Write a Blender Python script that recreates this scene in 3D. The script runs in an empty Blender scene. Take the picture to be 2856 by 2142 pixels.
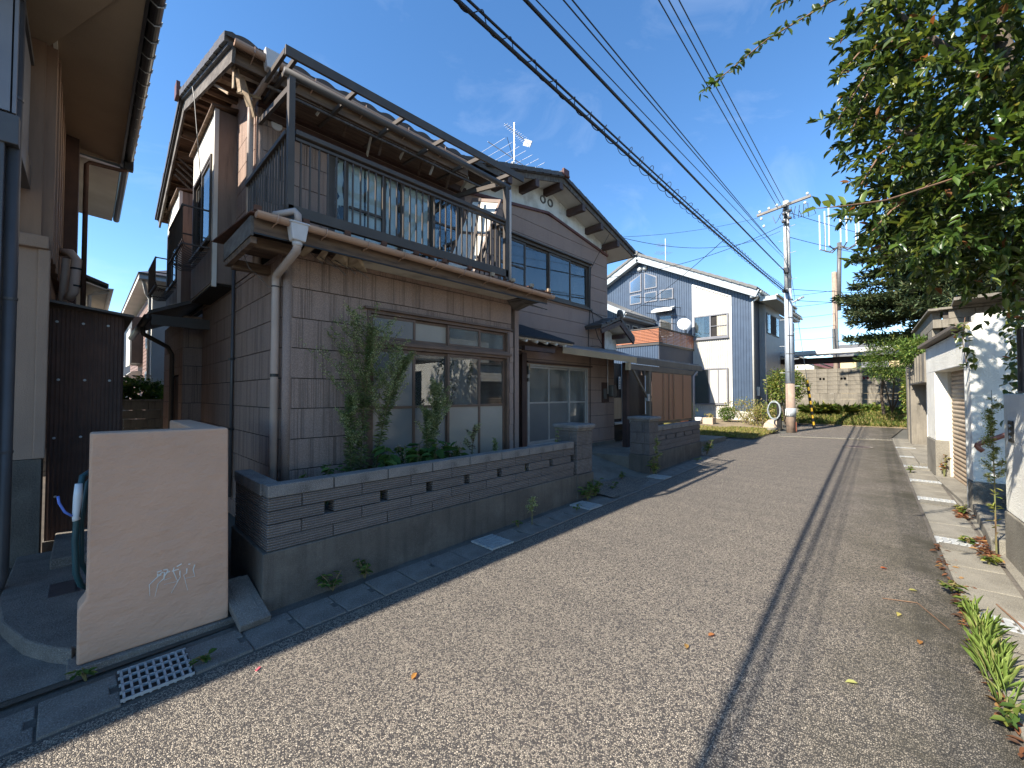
import bpy, math, random
import numpy as np
from mathutils import Vector, Matrix
random.seed(7); RNG = np.random.default_rng(7)
S = bpy.context.scene
COL = S.collection
PI = math.pi; R = math.radians

# ------------------------------------------------------------------ camera
cd = bpy.data.cameras.new('camera'); cam = bpy.data.objects.new('camera', cd); COL.objects.link(cam)
cam.location = (0, 0, 1.609)
cam.rotation_euler = (R(90) + math.atan(29 / 1160), 0, R(44.3 - 90))
cd.sensor_width = 36; cd.lens = 36 * 1160 / 2856; cd.clip_start = 0.05; cd.clip_end = 3000
S.camera = cam
# ------------------------------------------------------------------ sky, sun, exposure
SUN_EL = R(40.6); LX, LY = 0.968, -0.248            # sunlight travels towards +X, slightly -Y
w = bpy.data.worlds.new('World'); S.world = w; w.use_nodes = True
nt = w.node_tree; bg = nt.nodes['Background']
sky = nt.nodes.new('ShaderNodeTexSky'); sky.sky_type = 'NISHITA'; sky.sun_disc = False
sky.sun_elevation = SUN_EL; sky.sun_rotation = math.atan2(-LX, -LY)
sky.altitude = 900; sky.air_density = 1.0; sky.dust_density = 0.0; sky.ozone_density = 2.2
# thin cirrus wisps, the same all round the sky
tc = nt.nodes.new('ShaderNodeTexCoord'); mp = nt.nodes.new('ShaderNodeMapping'); mp.inputs['Scale'].default_value = (1.6, 3.4, 5.5)
mp.inputs['Rotation'].default_value = (0.2, 0.1, 0.9)
nz = nt.nodes.new('ShaderNodeTexNoise'); nz.inputs['Scale'].default_value = 1.7; nz.inputs['Detail'].default_value = 9; nz.inputs['Roughness'].default_value = 0.62
nz.inputs['Distortion'].default_value = 0.6
rmp = nt.nodes.new('ShaderNodeMapRange'); rmp.inputs['From Min'].default_value = 0.56; rmp.inputs['From Max'].default_value = 0.95; rmp.inputs['To Max'].default_value = 0.13
mxs = nt.nodes.new('ShaderNodeMix'); mxs.data_type = 'RGBA'; mxs.inputs['B'].default_value = (6.2, 6.6, 7.2, 1)
nt.links.new(tc.outputs['Generated'], mp.inputs['Vector']); nt.links.new(mp.outputs['Vector'], nz.inputs['Vector'])
nt.links.new(nz.outputs['Fac'], rmp.inputs['Value']); nt.links.new(rmp.outputs['Result'], mxs.inputs['Factor'])
hsv = nt.nodes.new('ShaderNodeHueSaturation'); hsv.inputs['Saturation'].default_value = 1.2; nt.links.new(sky.outputs['Color'], hsv.inputs['Color']); nt.links.new(hsv.outputs['Color'], mxs.inputs['A']); nt.links.new(mxs.outputs['Result'], bg.inputs['Color'])
bg.inputs['Strength'].default_value = 0.12
sd = bpy.data.lights.new('sun', 'SUN'); sun = bpy.data.objects.new('sun', sd); COL.objects.link(sun)
sd.energy = 5.0; sd.angle = R(0.53); sd.color = (1.0, 0.93, 0.82)
ld = Vector((LX * math.cos(SUN_EL), LY * math.cos(SUN_EL), -math.sin(SUN_EL)))
sun.rotation_euler = ld.to_track_quat('-Z', 'Y').to_euler(); sun.location = (-12, 4, 14)
S.view_settings.view_transform = 'Standard'; S.view_settings.look = 'None'
S.view_settings.exposure = 1.3; S.view_settings.gamma = 1.0; S.view_settings.use_curve_mapping = False
S.render.engine = 'CYCLES'
S.cycles.max_bounces = 8; S.cycles.transparent_max_bounces = 12

# ------------------------------------------------------------------ materials
MATS = {}
def _new(name):
    m = bpy.data.materials.new(name); m.use_nodes = True
    nt = m.node_tree; b = nt.nodes['Principled BSDF']; MATS[name] = m
    return m, nt, b
def _n(nt, t, **k):
    n = nt.nodes.new(t)
    for a, v in k.items():
        if a in n.inputs: n.inputs[a].default_value = v
        else: setattr(n, a, v)
    return n
def _coord(nt, stretch=(1, 1, 1), out='Object', loc=(0, 0, 0)):
    t = _n(nt, 'ShaderNodeTexCoord'); m = _n(nt, 'ShaderNodeMapping'); m.inputs['Scale'].default_value = stretch; m.inputs['Location'].default_value = loc
    nt.links.new(t.outputs[out], m.inputs['Vector']); return m.outputs['Vector']
def _mix(nt, fac, a, b, mode='MIX'):
    m = _n(nt, 'ShaderNodeMix', data_type='RGBA', blend_type=mode)
    for s, v in (('Factor', fac), ('A', a), ('B', b)):
        if hasattr(v, 'is_output'): nt.links.new(v, m.inputs[s])
        elif s == 'Factor': m.inputs[s].default_value = v
        else: m.inputs[s].default_value = (v[0], v[1], v[2], 1)
    return m.outputs['Result']
def _rng(nt, v, a, b, c=0., d=1.):
    m = _n(nt, 'ShaderNodeMapRange'); nt.links.new(v, m.inputs['Value'])
    for s, x in (('From Min', a), ('From Max', b), ('To Min', c), ('To Max', d)): m.inputs[s].default_value = x
    return m.outputs['Result']
def _noise(nt, vec, scale, detail=5, rough=.55):
    n = _n(nt, 'ShaderNodeTexNoise'); n.inputs['Scale'].default_value = scale; n.inputs['Detail'].default_value = detail; n.inputs['Roughness'].default_value = rough
    nt.links.new(vec, n.inputs['Vector']); return n.outputs['Fac']
def pm(name, c1, c2=None, scale=4., rough=.8, bump=0., bscale=60., metallic=0., stretch=(1, 1, 1), bstretch=(1, 1, 1), streak=0., streakcol=(.03, .027, .025), lo=.35, hi=.68, spec=.4, blotch=None, bdist=.01, speck=0):
    """general weathered surface: two tones by noise, optional vertical streaks, fine bump"""
    m, nt, b = _new(name)
    v = _coord(nt, stretch)
    col = c1
    if c2 is not None:
        f = _rng(nt, _noise(nt, v, scale), lo, hi); col = _mix(nt, f, c1, c2)
    if blotch:
        f = _rng(nt, _noise(nt, _coord(nt, (1, 1, 1), loc=(3.1, 1.7, 5.)), blotch[1], 8, .65), .5, .75, 0, blotch[2]); col = _mix(nt, f, col, blotch[0])
    if streak:
        f = _rng(nt, _noise(nt, _coord(nt, (9, 9, .7)), 1.6, 6, .6), .5, .78, 0, streak); col = _mix(nt, f, col, streakcol)
    if speck:
        f = _rng(nt, _noise(nt, _coord(nt), 150, 3, .7), .5, .68, 0, speck); col = _mix(nt, f, col, tuple(min(.6, x * 1.9) for x in c1)); f = _rng(nt, _noise(nt, _coord(nt, loc=(7, 1, 2)), 120, 3, .7), .54, .7, 0, speck); col = _mix(nt, f, col, tuple(x * .3 for x in c1))
    if hasattr(col, 'is_output'): nt.links.new(col, b.inputs['Base Color'])
    else: b.inputs['Base Color'].default_value = (*col, 1)
    b.inputs['Roughness'].default_value = rough; b.inputs['Metallic'].default_value = metallic; b.inputs['Specular IOR Level'].default_value = spec
    if bump:
        bn = _n(nt, 'ShaderNodeBump'); bn.inputs['Strength'].default_value = bump; bn.inputs['Distance'].default_value = bdist
        nt.links.new(_noise(nt, _coord(nt, bstretch), bscale, 4, .6), bn.inputs['Height']); nt.links.new(bn.outputs['Normal'], b.inputs['Normal'])
    return m

def m_siding(name, base, base2, groove=True, axis=0):
    m, nt, b = _new(name); v = _coord(nt)
    oi = _n(nt, 'ShaderNodeObjectInfo'); sc_ = _n(nt, 'ShaderNodeVectorMath', operation='SCALE'); cx_ = _n(nt, 'ShaderNodeCombineXYZ')
    for q_ in ('X', 'Y'): nt.links.new(oi.outputs['Random'], cx_.inputs[q_])
    nt.links.new(cx_.outputs[0], sc_.inputs[0]); sc_.inputs['Scale'].default_value = 61
    def shift(vec):
        a_ = _n(nt, 'ShaderNodeVectorMath', operation='ADD'); nt.links.new(vec, a_.inputs[0]); nt.links.new(sc_.outputs[0], a_.inputs[1]); return a_.outputs[0]
    f = _rng(nt, _noise(nt, v, 1.1, 6), .35, .7); col = _mix(nt, f, base, base2)
    tone = _rng(nt, oi.outputs['Random'], 0, 1, 0, .22); col = _mix(nt, tone, col, tuple(x * .72 for x in base))
    st = (1, 1, 1)
    sp = _rng(nt, _noise(nt, v, 170, 2, .5), .42, .66, 0, .55); col = _mix(nt, sp, col, tuple(min(1, x * 1.7) for x in base))
    f3 = _rng(nt, _noise(nt, _coord(nt, (5, 5, .8)), 1.4, 7, .65), .52, .85, 0, .35); col = _mix(nt, f3, col, tuple(x * .42 for x in base))
    bn = _n(nt, 'ShaderNodeBump'); bn.inputs['Strength'].default_value = .75; bn.inputs['Distance'].default_value = .006
    if groove:   # bundles of irregular vertical scratched grooves
        s = (1, 1, .004) if axis == 0 else (1, 1, .004)
        g1 = _noise(nt, shift(_coord(nt, s)), 95, 1, .4); g2 = _rng(nt, _noise(nt, shift(_coord(nt, s, loc=(2, 3, 0))), 11, 1, .4), .44, .56)
        mu = _n(nt, 'ShaderNodeMath', operation='MULTIPLY'); nt.links.new(_rng(nt, g1, .46, .62), mu.inputs[0]); nt.links.new(g2, mu.inputs[1])
        inv = _n(nt, 'ShaderNodeMath', operation='SUBTRACT'); inv.inputs[0].default_value = 1; nt.links.new(mu.outputs[0], inv.inputs[1])
        mu2 = _n(nt, 'ShaderNodeMath', operation='MULTIPLY'); nt.links.new(mu.outputs[0], mu2.inputs[0]); mu2.inputs[1].default_value = .6; col = _mix(nt, mu2.outputs[0], col, tuple(x * .4 for x in base)); hgt = inv.outputs[0]
        ad = _n(nt, 'ShaderNodeMath', operation='MULTIPLY_ADD'); nt.links.new(_noise(nt, v, 220, 2), ad.inputs[0]); ad.inputs[1].default_value = .5; nt.links.new(hgt, ad.inputs[2]); hgt = ad.outputs[0]
    else:
        hgt = _noise(nt, v, 220, 3)
    nt.links.new(hgt, bn.inputs['Height']); nt.links.new(bn.outputs['Normal'], b.inputs['Normal'])
    nt.links.new(col, b.inputs['Base Color']); b.inputs['Roughness'].default_value = .85; b.inputs['Specular IOR Level'].default_value = .3
    return m

def m_road():
    m, nt, b = _new('exposed_aggregate_asphalt'); v = _coord(nt)
    vo = _n(nt, 'ShaderNodeTexVoronoi'); vo.inputs['Scale'].default_value = 125; vo.inputs['Randomness'].default_value = 1; nt.links.new(v, vo.inputs['Vector'])
    vo2 = _n(nt, 'ShaderNodeTexVoronoi', feature='DISTANCE_TO_EDGE'); vo2.inputs['Scale'].default_value = 125; nt.links.new(v, vo2.inputs['Vector'])
    sep = _n(nt, 'ShaderNodeSeparateColor'); nt.links.new(vo.outputs['Color'], sep.inputs['Color'])
    stone = _mix(nt, sep.outputs['Red'], (.30, .25, .19), (.60, .51, .39))
    dark = _rng(nt, sep.outputs['Green'], .66, .74); stone = _mix(nt, dark, stone, (.10, .088, .078))
    edge = _rng(nt, vo2.outputs['Distance'], .03, .17); col = _mix(nt, edge, (.045, .04, .038), stone)
    wear = _rng(nt, _noise(nt, v, .9, 7, .6), .35, .7, 0, .25); col = _mix(nt, wear, col, (.09, .08, .07))
    # mossy, dirty strip along the right kerb
    sx = _n(nt, 'ShaderNodeSeparateXYZ'); nt.links.new(v, sx.inputs[0])
    e = _n(nt, 'ShaderNodeMath', operation='MULTIPLY_ADD'); nt.links.new(sx.outputs['X'], e.inputs[0]); e.inputs[1].default_value = -.064; nt.links.new(sx.outputs['Y'], e.inputs[2])
    dirt = _rng(nt, e.outputs[0], -.45, .55, 1, 0); nn = _rng(nt, _noise(nt, v, 2.2, 7, .65), .3, .62)
    mu = _n(nt, 'ShaderNodeMath', operation='MULTIPLY'); nt.links.new(dirt, mu.inputs[0]); nt.links.new(nn, mu.inputs[1])
    col = _mix(nt, mu.outputs[0], col, (.062, .055, .036))
    nt.links.new(col, b.inputs['Base Color']); b.inputs['Roughness'].default_value = .75; b.inputs['Specular IOR Level'].default_value = .35
    bn = _n(nt, 'ShaderNodeBump'); bn.inputs['Strength'].default_value = .9; bn.inputs['Distance'].default_value = .006
    nt.links.new(_rng(nt, vo2.outputs['Distance'], 0, .25), bn.inputs['Height']); nt.links.new(bn.outputs['Normal'], b.inputs['Normal'])
    return m

def m_rib(name, c1, c2, per=.0165):
    """split block with horizontal ribs"""
    m, nt, b = _new(name); v = _coord(nt)
    f = _rng(nt, _noise(nt, _coord(nt, out='Generated'), 2.3, 6), .3, .7)
    oi = _n(nt, 'ShaderNodeObjectInfo'); f2 = _rng(nt, oi.outputs['Random'], 0, 1, 0, .7)
    col = _mix(nt, f, c1, c2); col = _mix(nt, f2, col, tuple((x + y) * .36 for x, y in zip(c1, c2)))
    sp = _rng(nt, _noise(nt, v, 160, 3), .52, .68, 0, .75); col = _mix(nt, sp, col, (.36, .34, .32))
    wv = _n(nt, 'ShaderNodeTexWave', wave_type='BANDS', bands_direction='Z', wave_profile='SIN'); wv.inputs['Scale'].default_value = 1 / per / 3.183; wv.inputs['Distortion'].default_value = .12; wv.inputs['Detail'].default_value = 2
    nt.links.new(v, wv.inputs['Vector'])
    gd = _rng(nt, wv.outputs['Fac'], 0, .32, .72, 0); col = _mix(nt, gd, col, (.022, .02, .02))
    ad = _n(nt, 'ShaderNodeMath', operation='MULTIPLY_ADD'); nt.links.new(_noise(nt, v, 130, 4), ad.inputs[0]); ad.inputs[1].default_value = .45; nt.links.new(wv.outputs['Fac'], ad.inputs[2])
    bn = _n(nt, 'ShaderNodeBump'); bn.inputs['Strength'].default_value = 1; bn.inputs['Distance'].default_value = .007
    nt.links.new(ad.outputs[0], bn.inputs['Height']); nt.links.new(bn.outputs['Normal'], b.inputs['Normal'])
    nt.links.new(col, b.inputs['Base Color']); b.inputs['Roughness'].default_value = .9
    return m

def m_glass(name, tint=(.9, .95, .95), ior=1.75, dirt=.06, dcol=(.5, .52, .5)):
    m = bpy.data.materials.new(name); m.use_nodes = True; nt = m.node_tree; nt.nodes.clear(); MATS[name] = m
    out = _n(nt, 'ShaderNodeOutputMaterial'); fr = _n(nt, 'ShaderNodeFresnel'); fr.inputs['IOR'].default_value = ior
    tr = _n(nt, 'ShaderNodeBsdfTransparent'); tr.inputs['Color'].default_value = (*tint, 1)
    gl = _n(nt, 'ShaderNodeBsdfGlossy'); gl.inputs['Roughness'].default_value = .012
    bn = _n(nt, 'ShaderNodeBump'); bn.inputs['Strength'].default_value = .006; bn.inputs['Distance'].default_value = .02
    nt.links.new(_noise(nt, _coord(nt), 3.0, 1), bn.inputs['Height']); nt.links.new(bn.outputs['Normal'], gl.inputs['Normal'])
    mx = _n(nt, 'ShaderNodeMixShader'); nt.links.new(fr.outputs[0], mx.inputs[0]); nt.links.new(tr.outputs[0], mx.inputs[1]); nt.links.new(gl.outputs[0], mx.inputs[2])
    df = _n(nt, 'ShaderNodeBsdfDiffuse'); df.inputs['Color'].default_value = (*dcol, 1)
    m2 = _n(nt, 'ShaderNodeMixShader'); nt.links.new(_rng(nt, _noise(nt, _coord(nt, (2, 2, .8)), 2.0, 7, .6), .35, .8, dirt * .4, dirt * 1.6), m2.inputs[0])
    nt.links.new(mx.outputs[0], m2.inputs[1]); nt.links.new(df.outputs[0], m2.inputs[2]); nt.links.new(m2.outputs[0], out.inputs[0])
    return m

def m_leaf(name, trans=.35, rough=.38, gloss=.35):
    """leaf colour comes from the per-leaf colour attribute"""
    m = bpy.data.materials.new(name); m.use_nodes = True; nt = m.node_tree; MATS[name] = m
    b = nt.nodes['Principled BSDF']; out = nt.nodes['Material Output']
    at = _n(nt, 'ShaderNodeAttribute'); at.attribute_name = 'lc'
    nt.links.new(at.outputs['Color'], b.inputs['Base Color']); b.inputs['Roughness'].default_value = rough; b.inputs['Specular IOR Level'].default_value = gloss
    tl = _n(nt, 'ShaderNodeBsdfTranslucent'); hs = _n(nt, 'ShaderNodeHueSaturation'); hs.inputs['Value'].default_value = 1.9; hs.inputs['Hue'].default_value = .485; hs.inputs['Saturation'].default_value = 1.1
    nt.links.new(at.outputs['Color'], hs.inputs['Color']); nt.links.new(hs.outputs['Color'], tl.inputs['Color'])
    mx = _n(nt, 'ShaderNodeMixShader'); mx.inputs[0].default_value = trans
    nt.links.new(b.outputs[0], mx.inputs[1]); nt.links.new(tl.outputs[0], mx.inputs[2]); nt.links.new(mx.outputs[0], out.inputs[0])
    return m

m_road()
m_siding('brown_siding', (.275, .192, .152), (.232, .162, .13))
m_siding('brown_siding_fine', (.285, .202, .162), (.24, .17, .138), groove=False)
m_rib('ribbed_block', (.205, .172, .148), (.12, .10, .088), .02)
pm('block_cap', (.22, .20, .18), (.14, .128, .117), 6, .9, .9, 140, blotch=((.06, .055, .05), 9, .6), speck=.8)
pm('wall_footing', (.115, .10, .082), (.07, .06, .05), 2.2, .9, .6, 60, streak=.6, blotch=((.26, .235, .195), 3, .3), speck=.4)
pm('mortar', (.085, .073, .062), (.055, .047, .04), 12, .95)
pm('gutter_concrete', (.19, .168, .142), (.115, .10, .085), 5, .9, .8, 110, blotch=((.06, .055, .047), 2.5, .75), speck=.7)
pm('old_concrete', (.20, .183, .148), (.125, .113, .09), 3, .9, .6, 60, blotch=((.06, .054, .04), 1.8, .85), speck=.6)
pm('wall_concrete', (.215, .19, .15), (.14, .124, .10), 2.5, .92, .6, 50, streak=.7, streakcol=(.05, .045, .036), blotch=((.07, .063, .05), 1.3, .75), speck=.35)
pm('dark_metal', (.050, .041, .035), (.065, .054, .046), 6, .6, 0, metallic=0, spec=.5)
pm('balcony_metal', (.085, .068, .054), (.065, .052, .042), 5, .55, 0, spec=.35)
pm('bronze_frame', (.15, .088, .058), (.10, .062, .043), 5, .45, 0, spec=.5)
pm('grey_aluminium', (.42, .41, .38), (.34, .33, .31), 8, .45, 0, metallic=.3)
pm('galvanized', (.46, .47, .46), (.34, .35, .345), 25, .5, .1, 60, metallic=.25)
pm('old_wood', (.19, .122, .08), (.085, .056, .04), 3, .9, .8, 30, stretch=(1.2, 9, 9), bstretch=(.6, 8, 8))
pm('grey_wood', (.17, .15, .13), (.075, .062, .054), 3, .9, .9, 30, stretch=(9, 1.2, 3), bstretch=(8, .6, 3), blotch=((.03, .026, .024), 4, .6))
pm('pale_ply', (.46, .36, .25), (.26, .18, .115), 3, .85, .4, 40, stretch=(6, 1, 6))
pm('brown_beam', (.08, .044, .034), (.055, .032, .026), 5, .6, .2, 40)
pm('red_trim', (.13, .045, .034), (.085, .033, .027), 5, .55, .1, 40)
pm('white_plaster', (.70, .70, .66), (.54, .54, .49), 2.5, .9, .3, 30, blotch=((.27, .24, .185), 2.4, .85), streak=.25, streakcol=(.22, .2, .16))
pm('soffit_white', (.60, .58, .53), (.50, .47, .42), 2, .85, .1, 40)
pm('soffit_stained', (.62, .57, .48), (.46, .40, .32), 2, .85, .1, 40, blotch=((.16, .13, .1), 2.5, .6))
pm('roof_tile', (.050, .044, .041), (.085, .072, .064), 7, .55, .5, 60, blotch=((.15, .14, .12), 5, .35))
pm('roof_shingle', (.020, .020, .022), (.035, .034, .036), 12, .9, 1, 80)
pm('gutter_brown', (.45, .285, .195), (.37, .23, .16), 2, .4, 0, spec=.5)
pm('collector_plastic', (.56, .52, .50), (.46, .43, .41), 4, .4, 0)
pm('downspout_tan', (.44, .34, .285), (.36, .28, .235), 3, .45, .05, 20)
pm('downspout_grey', (.085, .08, .08), (.065, .062, .062), 3, .4, 0)
pm('rust_sheet', (.13, .055, .03), (.07, .034, .022), 8, .8, .6, 50)
pm('corrugated_brown', (.095, .05, .036), (.062, .035, .027), 4, .7, .2, 50, streak=.5)
pm('bay_white', (.74, .70, .60), (.62, .58, .49), 2.5, .75, .15, 40, streak=.18, streakcol=(.35, .31, .25))
pm('bay_brown', (.15, .108, .086), (.24, .175, .135), 3, .7, .3, 30, streak=.75, streakcol=(.03, .023, .02), stretch=(1, 1, .3))
pm('terracotta_stucco', (.54, .335, .225), (.48, .298, .20), 2.2, .9, .75, 9, bstretch=(1, 1, 1.6), blotch=((.43, .31, .245), 6, .25), bdist=.022)
pm('stucco_white', (.80, .78, .70), (.68, .66, .59), 2, .92, 1., 70, streak=.22, streakcol=(.42, .42, .38), bdist=.012)
pm('beige_stucco', (.35, .245, .18), (.30, .21, .155), 2, .9, .5, 120, streak=.3, streakcol=(.16, .12, .1))
pm('house_boards', (.28, .18, .122), (.20, .13, .092), 2, .75, .2, 40, stretch=(6, 6, .6))
pm('soffit_beige', (.36, .275, .19), (.32, .245, .17), 2, .85, .2, 90)
pm('dark_gutter', (.022, .02, .021), (.032, .03, .03), 4, .35, 0, spec=.5)
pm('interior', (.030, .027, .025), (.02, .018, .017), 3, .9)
pm('interior_room', (.22, .20, .17), (.16, .145, .12), 2, .9)
pm('torn_paper', (.86, .83, .77), (.72, .70, .66), 3, .8, .2, 20)
pm('curtain', (.46, .41, .32), (.38, .34, .27), 5, .9, .1, 20)
pm('frosted_pane', (.33, .29, .235), (.28, .245, .2), 1.3, .30, .35, 140, spec=.6)
pm('pale_pane', (.22, .21, .20), (.18, .175, .165), 1.3, .16, .12, 140, spec=.7)
pm('grey_screen', (.135, .14, .135), (.115, .12, .115), 3, .5, 0, spec=.6)
pm('blue_corrugated', (.052, .08, .125), (.042, .065, .104), 3, .42, 0, spec=.5, streak=.2, streakcol=(.05, .08, .13))
pm('pale_corrugated', (.50, .47, .41), (.44, .41, .36), 3, .5, 0, streak=.15, streakcol=(.4, .38, .34))
pm('fascia_paleblue', (.36, .395, .415), (.32, .355, .375), 3, .5, 0)
pm('grey_panel', (.20, .20, .215), (.17, .17, .185), 3, .5, 0)
pm('grey_ribbed', (.30, .29, .275), (.25, .245, .235), 3, .55, 0)
pm('blue_shade_siding', (.085, .095, .12), (.07, .08, .10), 3, .5, 0)
pm('cedar_slat', (.42, .16, .075), (.30, .11, .055), 6, .6, .2, 50, stretch=(2, 2, 12))
pm('far_tile', (.12, .12, .115), (.17, .165, .155), 8, .7, .3, 40)
pm('white_paint', (.66, .65, .60), (.58, .57, .53), 3, .5, 0)
pm('dish_white', (.82, .82, .80), None, rough=.45)
pm('black_plastic', (.015, .015, .016), None, rough=.4)
pm('meter_grey', (.12, .115, .105), (.09, .085, .08), 6, .4, 0)
def m_poly(name, c):
    m, nt, b = _new(name); b.inputs['Base Color'].default_value = (*c, 1); b.inputs['Roughness'].default_value = .3
    tl = _n(nt, 'ShaderNodeBsdfTranslucent'); tl.inputs['Color'].default_value = (*c, 1); mx = _n(nt, 'ShaderNodeMixShader'); mx.inputs[0].default_value = .55
    nt.links.new(b.outputs[0], mx.inputs[1]); nt.links.new(tl.outputs[0], mx.inputs[2]); nt.links.new(mx.outputs[0], nt.nodes['Material Output'].inputs[0])
m_poly('poly_brown', (.62, .34, .22))
pm('poly_brown_dark', (.16, .065, .045), (.13, .055, .04), 3, .35, 0)
pm('sheet_roof', (.30, .27, .26), (.20, .175, .165), 4, .5, .2, 20, blotch=((.36, .24, .16), 3, .5))
pm('fascia_sunlit', (.40, .29, .165), (.33, .235, .135), 3, .6, .1, 30)  # canopy fascia's brown as sunlight shows it; the light is in the colour
pm('fascia_brown', (.16, .125, .09), (.12, .094, .07), 3, .6, .1, 30, streak=.4)
pm('dark_siding', (.055, .036, .026), (.04, .027, .02), 3, .7, .2, 40, stretch=(8, 8, .5))
pm('pale_boards', (.52, .38, .24), (.42, .30, .18), 3, .7, .2, 40, stretch=(12, 12, .5))
pm('pole_concrete', (.34, .25, .185), (.26, .19, .145), 6, .9, .4, 60, streak=.3, streakcol=(.15, .11, .085))
pm('pole_sheath', (.46, .50, .54), (.40, .44, .475), 3, .55, .15, 20, stretch=(4, 4, .6), blotch=((.33, .35, .37), 5, .4))
pm('pole_top', (.56, .55, .52), (.40, .395, .375), 6, .8, .3, 40, blotch=((.2, .19, .18), 6, .5))
pm('arm_steel', (.22, .20, .175), (.15, .135, .12), 6, .7, .2, 40)
pm('cable_black', (.012, .012, .014), None, rough=.5)
pm('insulator', (.75, .78, .80), None, rough=.25)
pm('antenna_metal', (.62, .63, .64), (.48, .49, .5), 20, .35, 0, metallic=.7)
pm('shutter_rust', (.36, .29, .21), (.25, .175, .11), 3, .6, .1, 30, stretch=(1, 1, 5), streak=.65, streakcol=(.10, .052, .028))
pm('shutter_pale', (.55, .50, .41), (.45, .40, .32), 3, .55, 0, streak=.3, streakcol=(.25, .17, .1))
pm('handrail_red', (.25, .085, .05), (.2, .065, .04), 5, .35, 0, spec=.5)
pm('soil', (.085, .066, .048), (.05, .04, .03), 3, .95, .7, 40)
pm('far_ground', (.10, .095, .08), (.07, .068, .056), .3, .95)
pm('dry_soil', (.24, .185, .115), (.15, .115, .075), 2, .95, .8, 40)
pm('paving', (.46, .41, .32), (.36, .32, .25), 4, .9, .4, 60)
pm('bark', (.13, .10, .075), (.07, .055, .042), 8, .9, .8, 30, stretch=(4, 4, 1))
pm('twig', (.20, .115, .065), (.14, .08, .05), 10, .8)
pm('stem_green', (.13, .15, .05), (.17, .10, .055), 4, .7)
pm('terracotta_pot', (.36, .15, .085), (.30, .125, .07), 6, .8, .2, 50)
pm('planter_stone', (.48, .38, .27), (.40, .31, .22), 6, .9, .5, 50)
pm('hose_teal', (.025, .075, .085), (.02, .06, .07), 5, .45, 0)
pm('nozzle_white', (.62, .65, .66), None, rough=.4)
pm('nozzle_blue', (.10, .18, .55), None, rough=.35)
pm('hazard_black', (.015, .015, .015), None, rough=.5)
pm('hazard_yellow', (.62, .36, .03), None, rough=.5)
pm('sign_grey', (.36, .39, .40), (.31, .34, .35), 4, .5)
pm('hatch_rust', (.075, .055, .05), (.055, .04, .037), 7, .7, .3, 60)
pm('far_white', (.58, .56, .50), (.50, .48, .43), 2, .7)
pm('far_cream', (.62, .49, .28), (.55, .43, .24), 2, .8)
pm('far_brick', (.23, .15, .125), (.17, .11, .095), 3, .8)
pm('salmon_grit', (.6, .1, .12), None, rough=.6)
pm('paint_white', (.68, .66, .60), (.58, .56, .5), 12, .8)
m_glass('window_glass', ior=2.1, dirt=.05)
m_glass('clear_glass', ior=1.45, dirt=.03)
m_glass('dusty_glass', ior=1.7, dirt=.20)
m_glass('bright_glass', ior=1.9, dirt=.05)
m_leaf('leaf_glossy', .30, .34, .5)
m_leaf('leaf_soft', .30, .6, .2)
m_leaf('needle', .12, .6, .2)

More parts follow.
